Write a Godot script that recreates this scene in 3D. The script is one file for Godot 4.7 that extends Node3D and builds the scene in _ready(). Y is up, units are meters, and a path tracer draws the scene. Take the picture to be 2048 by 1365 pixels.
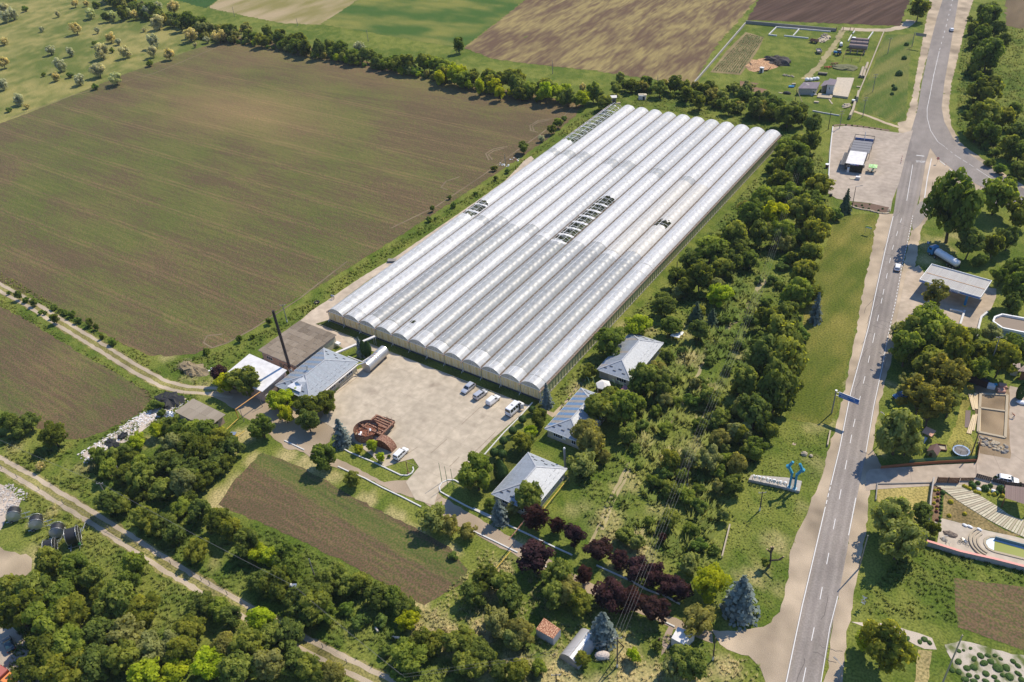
extends Node3D
# An industrial greenhouse with its yard, fields and a country road, seen from a drone. Metres; x runs across the greenhouse, -z along it.

var used := {}
var M := {}
var noise_a := FastNoiseLite.new()
var noise_b := FastNoiseLite.new()
var noise_c := FastNoiseLite.new()
var R := RandomNumberGenerator.new()

func _ready():
	R.seed = 7
	view_and_light()
	materials()
	ground()
	greenhouse()
	boiler_house()
	hip_houses()
	roads()
	fuel_kiosk()
	petrol_station()
	farm_compound()
	residence()
	yard_details()
	vehicles()
	trees()
	grasses()
	poles_and_signs()
	small_things()
	people()

func view_and_light():
	var cam := Camera3D.new()
	cam.name = "camera"
	cam.transform = Transform3D(Basis(Vector3(0.8276019, -0.0719447, -0.5566859), Vector3(-0.2879222, 0.7969327, -0.5310358), Vector3(0.4818464, 0.5997684, 0.6388285)).orthonormalized(), Vector3(176.2465, 149.6187, 140.9024))
	cam.fov = 43.8456
	cam.near = 0.5
	cam.far = 9000.0
	add_child(cam)
	cam.current = true
	var env := Environment.new()
	env.background_mode = Environment.BG_SKY
	var sky := Sky.new()
	var air := ProceduralSkyMaterial.new()
	air.sky_top_color = Color(0.30, 0.44, 0.66)
	air.sky_horizon_color = Color(0.66, 0.74, 0.82)
	air.sky_curve = 0.16
	air.ground_bottom_color = Color(0.25, 0.27, 0.2)
	air.ground_horizon_color = Color(0.6, 0.65, 0.68)
	air.sun_angle_max = 20.0
	sky.sky_material = air
	env.sky = sky
	env.background_energy_multiplier = 1.35
	env.tonemap_mode = Environment.TONE_MAPPER_LINEAR
	env.tonemap_exposure = 1.16
	env.fog_enabled = true
	env.fog_light_color = Color(0.80, 0.84, 0.86)
	env.fog_density = 0.00006
	env.sdfgi_enabled = true
	env.ssao_enabled = true
	env.ssil_enabled = true
	var we := WorldEnvironment.new()
	we.name = "world_environment"
	we.environment = env
	add_child(we)
	var sun := DirectionalLight3D.new()
	sun.name = "sun"
	var el := deg_to_rad(52.0)
	var az := deg_to_rad(104.0)
	var to_sun := Vector3(-cos(az) * cos(el), sin(el), -sin(az) * cos(el))
	sun.light_energy = 1.4
	sun.light_color = Color(1.0, 0.955, 0.88)
	sun.light_angular_distance = 0.5
	sun.shadow_enabled = true
	add_child(sun)
	sun.look_at_from_position(to_sun * 100.0, Vector3.ZERO, Vector3.UP)

# ---------------------------------------------------------------- nodes and their descriptions
func tag(o, label := "", category := "", group := "", kind := ""):
	if label: o.set_meta("label", label)
	if category: o.set_meta("category", category)
	if group: o.set_meta("group", group)
	if kind: o.set_meta("kind", kind)
	return o

func numbered(called: String) -> String:
	var k: int = used.get(called, 0)
	used[called] = k + 1
	return called if k == 0 else "%s_%03d" % [called, k]

func thing(called: String, label: String, category: String, at := Vector3.ZERO, turn := 0.0, group := "") -> Node3D:
	var o := Node3D.new()
	o.name = numbered(called)
	add_child(o)
	o.position = at
	o.rotation.y = turn
	tag(o, label, category, group)
	return o

func put(mesh: Mesh, called: String, m: Material, parent: Node = null) -> MeshInstance3D:
	var o := MeshInstance3D.new()
	o.mesh = mesh
	o.material_override = m
	if parent == null:
		o.name = numbered(called)
		add_child(o)
	else:
		o.name = called
		parent.add_child(o, true)
	return o

func struct(mesh: Mesh, called: String, m: Material) -> MeshInstance3D:
	var o := put(mesh, called, m)
	o.set_meta("kind", "structure")
	return o

func dup(o: Node3D, at: Vector3, turn := 0.0, label := "", group := "") -> Node3D:
	var c: Node3D = o.duplicate()
	c.name = numbered(str(o.name).rstrip("0123456789").rstrip("_"))
	add_child(c)
	c.position = at
	c.rotation.y = turn
	if label: c.set_meta("label", label)
	if group: c.set_meta("group", group)
	return c

func ordinal(i: int) -> String:
	var w := ["first", "second", "third", "fourth", "fifth", "sixth", "seventh", "eighth", "ninth", "tenth", "eleventh", "twelfth", "thirteenth", "fourteenth", "fifteenth", "sixteenth", "seventeenth", "eighteenth", "nineteenth", "twentieth"]
	if i < 20:
		return w[i]
	var n := i + 1
	var e: String = "th"
	if n % 10 == 1 and n % 100 != 11: e = "st"
	if n % 10 == 2 and n % 100 != 12: e = "nd"
	if n % 10 == 3 and n % 100 != 13: e = "rd"
	return str(n) + e

# ---------------------------------------------------------------- materials
func lin(r: float, g: float, b: float, a := 1.0) -> Color:
	var c := Color(r, g, b).linear_to_srgb()
	c.a = a
	return c

func plain(r: float, g: float, b: float, rough := 0.8, metal := 0.0) -> StandardMaterial3D:
	var m := StandardMaterial3D.new()
	m.albedo_color = lin(r, g, b)
	m.roughness = rough
	m.metallic = metal
	return m

func noise_tex(size: int, freq: float, stops: Array, octaves := 4, kind := FastNoiseLite.TYPE_SIMPLEX_SMOOTH, seed_ := 1) -> NoiseTexture2D:
	var n := FastNoiseLite.new()
	n.noise_type = kind
	n.frequency = freq
	n.fractal_octaves = octaves
	n.seed = seed_
	var t := NoiseTexture2D.new()
	t.width = size
	t.height = size
	t.seamless = true
	t.noise = n
	if stops.size():
		var g := Gradient.new()
		var off := PackedFloat32Array()
		var col := PackedColorArray()
		for s in stops:
			off.append(s[0])
			col.append(lin(s[1], s[2], s[3]))
		g.offsets = off
		g.colors = col
		t.color_ramp = g
	return t

# a material whose vertex colour is the base colour and whose texture (mean about 0.75) adds grain; metres per repeat given
func grained(tex: Texture2D, metres: float, rough := 0.95, bump: Texture2D = null, relief := 0.0) -> StandardMaterial3D:
	var m := StandardMaterial3D.new()
	m.vertex_color_use_as_albedo = true
	m.albedo_texture = tex
	m.uv1_triplanar = true
	m.uv1_world_triplanar = true
	m.uv1_scale = Vector3.ONE / metres
	m.roughness = rough
	m.metallic_specular = 0.25
	if bump:
		m.heightmap_enabled = true
		m.heightmap_texture = bump
		m.heightmap_scale = relief
	return m

func tinted(tex: Texture2D, metres: float, r: float, g: float, b: float, rough := 0.85) -> StandardMaterial3D:
	var m := grained(tex, metres, rough)
	m.vertex_color_use_as_albedo = false
	m.albedo_color = lin(r, g, b)
	return m

func leafy(r: float, g: float, b: float, back := 0.5) -> StandardMaterial3D:
	var m := StandardMaterial3D.new()
	m.vertex_color_use_as_albedo = true
	m.albedo_color = lin(r, g, b)
	m.roughness = 0.7
	m.metallic_specular = 0.3
	m.cull_mode = BaseMaterial3D.CULL_DISABLED
	m.backlight_enabled = true
	m.backlight = lin(r * back, g * back, b * back * 0.6)
	return m

func materials():
	noise_a.seed = 3
	noise_a.frequency = 0.02
	noise_a.fractal_octaves = 4
	noise_b.seed = 11
	noise_b.frequency = 0.11
	noise_b.fractal_octaves = 3
	noise_c.seed = 23
	noise_c.frequency = 0.5
	noise_c.fractal_octaves = 2
	var grass_t := noise_tex(1024, 0.03, [[0.15, 0.42, 0.46, 0.38], [0.45, 0.72, 0.72, 0.66], [0.62, 0.86, 0.84, 0.74], [0.9, 1.0, 1.0, 1.0]], 5)
	var bump_t := noise_tex(512, 0.05, [], 4, FastNoiseLite.TYPE_SIMPLEX_SMOOTH, 9)
	var crop_t := noise_tex(1024, 0.035, [[0.28, 0.50, 0.72, 0.38], [0.42, 0.68, 0.72, 0.56], [0.52, 0.86, 0.74, 0.66], [0.75, 1.0, 0.9, 0.82]], 5, FastNoiseLite.TYPE_SIMPLEX_SMOOTH, 5)
	var soil_t := noise_tex(1024, 0.05, [[0.2, 0.62, 0.62, 0.62], [0.5, 0.78, 0.77, 0.76], [0.8, 1.0, 0.98, 0.95]], 4, FastNoiseLite.TYPE_SIMPLEX_SMOOTH, 6)
	var slab_t := noise_tex(1024, 0.012, [[0.15, 0.73, 0.715, 0.70], [0.42, 0.80, 0.785, 0.77], [0.58, 0.85, 0.835, 0.82], [0.85, 0.93, 0.915, 0.90]], 6, FastNoiseLite.TYPE_SIMPLEX_SMOOTH, 8)
	var road_t := noise_tex(1024, 0.03, [[0.2, 0.72, 0.71, 0.70], [0.5, 0.8, 0.79, 0.78], [0.8, 0.90, 0.89, 0.88]], 6, FastNoiseLite.TYPE_SIMPLEX_SMOOTH, 10)
	var rust_t := noise_tex(512, 0.02, [[0.25, 0.30, 0.17, 0.125], [0.48, 0.50, 0.27, 0.19], [0.62, 0.72, 0.45, 0.31], [0.74, 0.98, 0.84, 0.66]], 5, FastNoiseLite.TYPE_SIMPLEX_SMOOTH, 12)
	M.grass = grained(grass_t, 21.0, 0.95, bump_t, 9.0)
	M.crop = grained(crop_t, 26.0, 0.97, bump_t, 5.0)
	M.soil = grained(soil_t, 19.0, 0.97, bump_t, 5.0)
	M.slab = grained(slab_t, 34.0, 0.9)
	M.road = grained(road_t, 17.0, 0.92)
	M.gravel = grained(soil_t, 7.0, 0.95, bump_t, 6.0)
	M.rust = tinted(rust_t, 3.2, 0.50, 0.42, 0.38, 0.8)
	M.paint = tinted(soil_t, 3.0, 0.80, 0.79, 0.75, 0.8)
	M.concrete = tinted(slab_t, 9.0, 0.50, 0.47, 0.42, 0.9)
	M.stone = tinted(soil_t, 4.0, 0.55, 0.47, 0.34, 0.9)
	M.wall_cream = tinted(slab_t, 13.0, 0.66, 0.60, 0.44, 0.85)
	M.wall_pink = tinted(slab_t, 11.0, 0.62, 0.46, 0.38, 0.85)
	M.wall_white = tinted(slab_t, 9.0, 0.78, 0.76, 0.72, 0.8)
	M.roof_grey = grained(road_t, 27.0, 0.45)
	M.roof_grey.metallic_specular = 0.5
	M.roof_old = grained(soil_t, 6.0, 0.9)
	M.roof_white = tinted(slab_t, 31.0, 0.86, 0.85, 0.83, 0.6)
	M.white = plain(0.78, 0.78, 0.76, 0.5)
	M.dark = plain(0.03, 0.03, 0.033, 0.6)
	M.black = plain(0.012, 0.012, 0.013, 0.7)
	M.glass = plain(0.025, 0.03, 0.035, 0.08)
	M.glass.metallic_specular = 0.6
	M.tyre = plain(0.02, 0.02, 0.02, 0.9)
	M.steel = plain(0.62, 0.62, 0.60, 0.35, 0.85)
	M.grey = plain(0.25, 0.25, 0.25, 0.6)
	M.pole = tinted(soil_t, 3.0, 0.16, 0.12, 0.09, 0.9)
	M.pole_grey = tinted(soil_t, 3.0, 0.34, 0.32, 0.29, 0.9)
	M.wood = tinted(soil_t, 2.0, 0.55, 0.42, 0.24, 0.85)
	M.fence_brown = tinted(soil_t, 2.0, 0.22, 0.10, 0.055, 0.8)
	M.yellow = plain(0.62, 0.42, 0.06, 0.6)
	M.orange_pipe = plain(0.6, 0.3, 0.08, 0.6)
	M.blue = plain(0.02, 0.20, 0.42, 0.5)
	M.teal = tinted(soil_t, 2.5, 0.07, 0.38, 0.58, 0.55)
	M.sign_blue = plain(0.02, 0.14, 0.46, 0.5)
	M.red = plain(0.5, 0.05, 0.04, 0.6)
	M.green = plain(0.05, 0.22, 0.07, 0.6)
	M.bark = tinted(soil_t, 2.0, 0.15, 0.11, 0.075, 0.95)
	M.bark_white = tinted(soil_t, 2.0, 0.7, 0.68, 0.64, 0.9)
	M.rubble = grained(soil_t, 3.0, 0.95)
	M.coloured = StandardMaterial3D.new()
	M.coloured.vertex_color_use_as_albedo = true
	M.coloured.roughness = 0.75
	M.leaf = leafy(1.0, 1.0, 1.0, 0.38)
	M.wire = plain(0.2, 0.19, 0.18, 0.5)

# ---------------------------------------------------------------- shapes
class MB:
	var v := PackedVector3Array()
	var n := PackedVector3Array()
	var c := PackedColorArray()
	var u := PackedVector2Array()
	var col := Color.WHITE
	var x := Transform3D()

	func tri(a: Vector3, b: Vector3, d: Vector3):
		a = x * a
		b = x * b
		d = x * d
		var nn := (d - a).cross(b - a).normalized()
		v.append(a)
		v.append(b)
		v.append(d)
		for i in 3:
			n.append(nn)
			c.append(col)
			u.append(Vector2.ZERO)

	func trin(a: Vector3, b: Vector3, d: Vector3, na: Vector3, nb: Vector3, nd: Vector3):
		if (d - a).cross(b - a).dot(na + nb + nd) < 0.0:
			var s := b
			b = d
			d = s
			s = nb
			nb = nd
			nd = s
		v.append(x * a)
		v.append(x * b)
		v.append(x * d)
		n.append((x.basis * na).normalized())
		n.append((x.basis * nb).normalized())
		n.append((x.basis * nd).normalized())
		for i in 3:
			c.append(col)
			u.append(Vector2.ZERO)

	func quad(a: Vector3, b: Vector3, d: Vector3, e: Vector3):
		tri(a, b, d)
		tri(a, d, e)

	func uquad(a: Vector3, b: Vector3, d: Vector3, e: Vector3):   # a texture laid upright on a, b, d, e = top left, top right, bottom right, bottom left
		var k := u.size()
		tri(a, b, d)
		tri(a, d, e)
		var w := [Vector2(0, 0), Vector2(1, 0), Vector2(1, 1), Vector2(0, 0), Vector2(1, 1), Vector2(0, 1)]
		for i in 6:
			u[k + i] = w[i]

	func box(at: Vector3, size: Vector3, turn := 0.0, tilt := Vector3.ZERO):
		var b := Basis(Vector3.UP, turn) * Basis.from_euler(tilt)
		var X := b.x * size.x * 0.5
		var Y := b.y * size.y * 0.5
		var Z := b.z * size.z * 0.5
		quad(at - X + Y + Z, at - X + Y - Z, at + X + Y - Z, at + X + Y + Z)
		quad(at - X - Y - Z, at - X - Y + Z, at + X - Y + Z, at + X - Y - Z)
		quad(at - X - Y + Z, at - X + Y + Z, at + X + Y + Z, at + X - Y + Z)
		quad(at + X - Y - Z, at + X + Y - Z, at - X + Y - Z, at - X - Y - Z)
		quad(at + X - Y + Z, at + X + Y + Z, at + X + Y - Z, at + X - Y - Z)
		quad(at - X - Y - Z, at - X + Y - Z, at - X + Y + Z, at - X - Y + Z)

	func beam(a: Vector3, b: Vector3, w: float, h: float):
		var d := b - a
		var f := d.normalized()
		var s := f.cross(Vector3.UP)
		if s.length() < 0.01:
			s = Vector3.RIGHT
		s = s.normalized() * w * 0.5
		var t := s.cross(f).normalized() * h * 0.5
		quad(a - s + t, b - s + t, b + s + t, a + s + t)
		quad(a + s - t, b + s - t, b - s - t, a - s - t)
		quad(a + s + t, b + s + t, b + s - t, a + s - t)
		quad(a - s - t, b - s - t, b - s + t, a - s + t)
		quad(a - s - t, a - s + t, a + s + t, a + s - t)
		quad(b + s - t, b + s + t, b - s + t, b - s - t)

	func tube(a: Vector3, b: Vector3, r0: float, r1: float, k := 8, caps := true):
		var f := (b - a).normalized()
		var s := f.cross(Vector3.UP if absf(f.y) < 0.95 else Vector3.RIGHT).normalized()
		var t := f.cross(s)
		for i in k:
			var p := TAU * i / k
			var q := TAU * (i + 1) / k
			var dp := s * cos(p) + t * sin(p)
			var dq := s * cos(q) + t * sin(q)
			trin(a + dp * r0, a + dq * r0, b + dq * r1, dp, dq, dq)
			trin(a + dp * r0, b + dq * r1, b + dp * r1, dp, dq, dp)
			if caps:
				tri(b + dp * r1, b + dq * r1, b)
				tri(a + dq * r0, a + dp * r0, a)

	func prism(poly: PackedVector2Array, y0: float, y1: float, bottom := false):
		var p := poly
		if Geometry2D.is_polygon_clockwise(p):
			p = poly.duplicate()
			p.reverse()
		for i in p.size():
			var a := p[i]
			var b := p[(i + 1) % p.size()]
			quad(Vector3(a.x, y0, a.y), Vector3(a.x, y1, a.y), Vector3(b.x, y1, b.y), Vector3(b.x, y0, b.y))
		var t := Geometry2D.triangulate_polygon(p)
		for i in range(0, t.size(), 3):
			var a := p[t[i]]
			var b := p[t[i + 1]]
			var d := p[t[i + 2]]
			if (b - a).cross(d - a) < 0:
				var s := b
				b = d
				d = s
			tri(Vector3(a.x, y1, a.y), Vector3(b.x, y1, b.y), Vector3(d.x, y1, d.y))
			if bottom:
				tri(Vector3(a.x, y0, a.y), Vector3(d.x, y0, d.y), Vector3(b.x, y0, b.y))

	func loft(rings: Array, closed := true, smooth := true):
		var k: int = rings[0].size()
		var nr := rings.size()
		var nn := []
		for i in nr:
			var row := []
			for j in k:
				var a: Vector3 = rings[mini(i + 1, nr - 1)][j] - rings[maxi(i - 1, 0)][j]
				var l := (j - 1 + k) % k if closed else maxi(j - 1, 0)
				var r := (j + 1) % k if closed else mini(j + 1, k - 1)
				var b: Vector3 = rings[i][r] - rings[i][l]
				row.append(a.cross(b).normalized())
			nn.append(row)
		for i in nr - 1:
			for j in (k if closed else k - 1):
				var q := (j + 1) % k
				if smooth:
					trin(rings[i][j], rings[i][q], rings[i + 1][q], nn[i][j], nn[i][q], nn[i + 1][q])
					trin(rings[i][j], rings[i + 1][q], rings[i + 1][j], nn[i][j], nn[i + 1][q], nn[i + 1][j])
				else:
					quad(rings[i][j], rings[i][q], rings[i + 1][q], rings[i + 1][j])

	func fan(ring: Array, flip := false):
		var m := Vector3.ZERO
		for p in ring:
			m += p
		m /= ring.size()
		for i in ring.size():
			var a: Vector3 = ring[i]
			var b: Vector3 = ring[(i + 1) % ring.size()]
			if flip:
				tri(b, a, m)
			else:
				tri(a, b, m)

	func ball(at: Vector3, r: Vector3, k := 10, rows := 6, jitter := 0.0, seed_ := 1):
		var g := RandomNumberGenerator.new()
		g.seed = seed_
		var grid := []
		for i in rows + 1:
			var row := []
			var th := PI * i / rows
			for j in k:
				var ph := TAU * j / k
				var d := Vector3(sin(th) * cos(ph), cos(th), sin(th) * sin(ph))
				var w := 1.0 + (g.randf_range(-jitter, jitter) if i > 0 and i < rows else 0.0)
				row.append(at + d * r * w)
			grid.append(row)
		for i in rows:
			for j in k:
				var q := (j + 1) % k
				var a: Vector3 = grid[i][j]
				var b: Vector3 = grid[i][q]
				var d: Vector3 = grid[i + 1][q]
				var e: Vector3 = grid[i + 1][j]
				if jitter > 0.0:
					if i > 0: tri(a, b, d)
					if i < rows - 1: tri(a, d, e)
				else:
					trin(a, b, d, (a - at) / r, (b - at) / r, (d - at) / r)
					trin(a, d, e, (a - at) / r, (d - at) / r, (e - at) / r)

	func mesh() -> ArrayMesh:
		var m := ArrayMesh.new()
		var a := []
		a.resize(Mesh.ARRAY_MAX)
		a[Mesh.ARRAY_VERTEX] = v
		a[Mesh.ARRAY_NORMAL] = n
		a[Mesh.ARRAY_COLOR] = c
		a[Mesh.ARRAY_TEX_UV] = u
		m.add_surface_from_arrays(Mesh.PRIMITIVE_TRIANGLES, a)
		return m

func mb(col := Color.WHITE) -> MB:
	var b := MB.new()
	b.col = col
	return b

func boxm(size: Vector3, at := Vector3.ZERO, turn := 0.0) -> ArrayMesh:
	var b := mb()
	b.box(at, size, turn)
	return b.mesh()

func tubem(a: Vector3, b: Vector3, r0: float, r1 := -1.0, k := 8) -> ArrayMesh:
	var s := mb()
	s.tube(a, b, r0, r0 if r1 < 0 else r1, k)
	return s.mesh()

func pv(a: Array) -> PackedVector2Array:
	var p := PackedVector2Array()
	for i in range(0, a.size(), 2):
		p.append(Vector2(a[i], a[i + 1]))
	return p

func v3(p: Vector2, y := 0.0) -> Vector3:
	return V(p.x, y, p.y)

# ---------------------------------------------------------------- ground sheets
func ragged(poly: PackedVector2Array, step: float, amount: float, seed_ := 0) -> PackedVector2Array:
	var out := PackedVector2Array()
	for i in poly.size():
		var a := poly[i]
		var b := poly[(i + 1) % poly.size()]
		var k := maxi(1, int(a.distance_to(b) / step))
		for j in k:
			var p := a.lerp(b, float(j) / k)
			if amount > 0.0:
				p += Vector2(noise_b.get_noise_2d(p.x * 2.5 + seed_ * 31.0, p.y * 2.5) + noise_c.get_noise_2d(p.x, p.y) * 0.6, noise_b.get_noise_2d(p.x * 2.5, p.y * 2.5 + 99.0 + seed_ * 17.0) + noise_c.get_noise_2d(p.y, p.x) * 0.6) * amount
			out.append(p)
	return out

# one sheet of ground over a polygon, with a colour at every corner of its grid
func sheet(called: String, poly: PackedVector2Array, m: Material, y: float, cell: Vector2, angle: float, colour: Callable, rough_edge := 0.0, kind := "structure") -> MeshInstance3D:
	if rough_edge > 0.0:
		poly = ragged(poly, 1.4, rough_edge, int(y * 1000.0))
	var rot := Transform2D(-angle, Vector2.ZERO)
	var back := Transform2D(angle, Vector2.ZERO)
	var p: PackedVector2Array = rot * poly
	var lo := p[0]
	var hi := p[0]
	for q in p:
		lo = lo.min(q)
		hi = hi.max(q)
	var edge := {}
	for i in p.size():
		var a := p[i]
		var b := p[(i + 1) % p.size()]
		var k := maxi(1, int(a.distance_to(b) / (minf(cell.x, cell.y) * 0.25)))
		for j in k + 1:
			var q := a.lerp(b, float(j) / k)
			edge[Vector2i(floori((q.x - lo.x) / cell.x), floori((q.y - lo.y) / cell.y))] = true
	var v := PackedVector3Array()
	var c := PackedColorArray()
	var ix := PackedInt32Array()
	var known := {}
	var nx := ceili((hi.x - lo.x) / cell.x)
	var ny := ceili((hi.y - lo.y) / cell.y)
	for i in range(-1, nx + 1):
		for j in range(-1, ny + 1):
			var o := lo + Vector2(i, j) * cell
			if edge.has(Vector2i(i, j)):
				var sq := PackedVector2Array([o, o + Vector2(cell.x, 0), o + cell, o + Vector2(0, cell.y)])
				for piece in Geometry2D.intersect_polygons(p, sq):
					if Geometry2D.is_polygon_clockwise(piece):
						continue
					var t := Geometry2D.triangulate_polygon(piece)
					var k0 := v.size()
					for q in piece:
						var w: Vector2 = back * q
						v.append(V(w.x, y, w.y))
						c.append(colour.call(w.x, w.y))
					for k in range(0, t.size(), 3):
						var a: Vector2 = piece[t[k]]
						var b: Vector2 = piece[t[k + 1]]
						var d: Vector2 = piece[t[k + 2]]
						if (b - a).cross(d - a) > 0:
							ix.append_array([k0 + t[k], k0 + t[k + 1], k0 + t[k + 2]])
						else:
							ix.append_array([k0 + t[k], k0 + t[k + 2], k0 + t[k + 1]])
			elif Geometry2D.is_point_in_polygon(o + cell * 0.5, p):
				var id := []
				for d in [Vector2i(0, 0), Vector2i(1, 0), Vector2i(1, 1), Vector2i(0, 1)]:
					var key: Vector2i = Vector2i(i, j) + d
					if not known.has(key):
						var w: Vector2 = back * (lo + Vector2(key) * cell)
						known[key] = v.size()
						v.append(V(w.x, y, w.y))
						c.append(colour.call(w.x, w.y))
					id.append(known[key])
				ix.append_array([id[0], id[1], id[2], id[0], id[2], id[3]])
	var n := PackedVector3Array()
	n.resize(v.size())
	n.fill(Vector3.UP)
	var a := []
	a.resize(Mesh.ARRAY_MAX)
	a[Mesh.ARRAY_VERTEX] = v
	a[Mesh.ARRAY_NORMAL] = n
	a[Mesh.ARRAY_COLOR] = c
	a[Mesh.ARRAY_INDEX] = ix
	var am := ArrayMesh.new()
	am.add_surface_from_arrays(Mesh.PRIMITIVE_TRIANGLES, a)
	var o := put(am, called, m)
	o.set_meta("kind", kind)
	return o

func flat_sheet(called: String, poly: PackedVector2Array, m: Material, y: float, c: Color, rough_edge := 0.0, vary := 0.12, cell := 2.0) -> MeshInstance3D:
	return sheet(called, poly, m, y, Vector2(cell, cell), 0.0, func(x, z):
		var w: float = 1.0 + vary * (noise_b.get_noise_2d(x, z) + noise_a.get_noise_2d(z * 2.0, x * 2.0))
		return Color(c.r * w, c.g * w, c.b * w), rough_edge)

func ribbon(line: PackedVector2Array, w: float) -> PackedVector2Array:   # the outline of a strip of width w along a line
	var l := PackedVector2Array()
	var r := PackedVector2Array()
	for i in line.size():
		var d := (line[mini(i + 1, line.size() - 1)] - line[maxi(i - 1, 0)]).normalized().orthogonal() * w * 0.5
		l.append(line[i] + d)
		r.append(line[i] - d)
	r.reverse()
	l.append_array(r)
	return l

const LUSH := Color(0.108, 0.165, 0.022)
const MEAD := Color(0.235, 0.262, 0.052)
const DRY := Color(0.56, 0.46, 0.23)
var patches := []
var lane: PackedVector2Array

func meadow(x: float, z: float, dry: float) -> Color:
	var a := noise_a.get_noise_2d(x, z)
	var b := noise_b.get_noise_2d(x, z)
	var e := noise_c.get_noise_2d(x * 0.7, z * 0.7)
	var t := clampf(0.45 + a * 0.9 + b * 0.75 + e * 0.5, 0.0, 1.0)
	var c := LUSH.lerp(MEAD, t)
	var d := dry
	for p in patches:
		var q: float = Vector2(x - p[0], z - p[1]).length() / p[2]
		if q < 1.4:
			d += p[3] * clampf((1.25 - q + b * 0.4) * 1.6, 0.0, 1.0)
	return c.lerp(DRY, clampf(d + b * 0.35 * minf(1.0, d * 3.0) + e * 0.3 * minf(1.0, d * 3.0), 0.0, 0.95))

func patch(a: Array, strength: float):
	for i in range(0, a.size(), 3):
		patches.append([a[i], a[i + 1], a[i + 2], strength])

func ground():
	sheet("land", pv([-3500, -3500, 3000, -3500, 3000, 1500, -3500, 1500]), M.grass, -0.12, Vector2(250, 250), 0.0, func(x, z):
		return LUSH.lerp(MEAD, 0.5 + noise_a.get_noise_2d(x, z)).lerp(DRY, 0.15))
	patch([29.4, 72.4, 2.2, 29.8, 68.1, 4.2, 17, 55.3, 2.6, 28, 62.2, 3.2, 17.2, 50.7, 4, 26.1, 55.7, 2.8, 32.5, 51.3, 3.1, 40.1, 49.6, 4.3, 48.1, 49.6, 2.5, 60.1, 51.7, 2.9, 70, 52.4, 3, 77.7, 52.7, 2.7, 87.9, 53, 2.4], 0.75)
	patch([89.6, 67.3, 2.5, 96.3, 70.4, 4.1, 101.8, 71, 4, 105.1, 67.2, 3.4, 110.8, 73.5, 2.9, 101.3, 56.6, 3.2, 100.2, 51.3, 3.2, 115, 67.6, 3.3, 101.6, 43.8, 2.9, 124.3, 67.8, 5.8, 132.8, 64.1, 4.7, 132.7, 54, 2.9, 137.7, 57.6, 4.8, 146.1, 54, 3.8, 149.7, 48.3, 2.5], 0.7)
	patch([88.2, 9.5, 1.8, 89, 5.7, 3.9, 83.5, -8.6, 3, 106.2, 27.8, 3, 113.4, 28.9, 4.5, 122.7, 39.4, 3.2, 80.3, -39.9, 2.1, 120.1, 32.2, 5.1, 111.4, 15.9, 3.1, 108.4, 2.2, 3.2, 125.4, 33.3, 3.2, 87.6, -41.6, 3.2, 122.4, 19.8, 2.7, 116.7, 2.7, 2.7, 121, 6.3, 2.9, 98, -46.2, 3.8, 105, -34.2, 3.6, 120.9, -2.2, 3.7, 118.8, -13, 2.5, 114.8, -25.2, 3.5, 116.2, -42.7, 2.2], 0.36)
	patch([-3.2, 5.1, 2.2, -2, 1.3, 3.8, 17.1, 18.5, 1.7, -2.6, -10.7, 3.9, 13.9, 5.7, 1.2, -3.7, -23.6, 3, -1.4, -23, 1.3, -4.3, -36.9, 2.4], 0.8)
	patch([144.2, 27, 2.1, 147.5, 24.7, 3.1, 146.9, 14.4, 3.3, 152, 25.2, 2.1, 150.4, 14.8, 2.6, 136.7, -31, 3.1, 149.2, 1.6, 2, 147.9, -12, 3.6, 143, -27, 3.8, 143.8, -45.7, 2.1, 140.3, -66.7, 2], 0.35)
	patch([154.6, -34.7, 1.5, 159.9, -23.9, 1.2, 155.3, -50.5, 1.6, 148.4, -116.9, 3.2, 148.7, -127.1, 4.9, 154.1, -136.9, 5], 0.5)
	patch([3.7, 106.7, 4.6, -35.7, 85, 2.4, 11.1, 110.5, 3.3, -5.4, 97.5, 2.4, -4.7, 92.9, 1.9, -11.4, 79.9, 2.6, 42.4, 103.8, 2.1, -3.7, 64.2, 2.1, -31.3, 38, 2.4, 31.7, 86.9, 1.6, -17.4, 41.5, 2.6, -9.3, 42.6, 2.9, 43.1, 83.4, 1.6, -10.3, 36.6, 2], 0.4)
	sheet("meadow", pv([-654.1, -235.6, -307.2, -341.8, -61.8, -417, 147, -480.9, 186, -142.9, 196.4, -28.2, 202.5, 26.7, 118.5, 78.4, 30.1, 132.8, -92.1, 67]), M.grass, 0.0, Vector2(1.8, 1.8), 0.0, func(x, z): return meadow(x, z, 0.03))
	sheet("pasture", pv([-266.2, -2.6, -779, -253.8, -573.9, -312.3, -408.2, -206.5, -337, -196.6, -284, -191.6, -252.1, -201.6, -253.7, -183.2, -262.4, -115.6, -260.6, -68.8, -262.9, -40.3]), M.grass, 0.02, Vector2(3, 3), 0.0, func(x, z):
		var a := noise_a.get_noise_2d(x * 0.8, z * 0.8)
		var b := noise_b.get_noise_2d(x * 0.7, z * 0.7)
		return Color(0.15, 0.19, 0.045).lerp(Color(0.40, 0.35, 0.13), clampf(0.42 + a * 1.0 + b * 0.7 + noise_c.get_noise_2d(x * 0.5, z * 0.5) * 0.35, 0.0, 1.0)), 1.5)
	crops()
	far_fields()
	paths()

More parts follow.
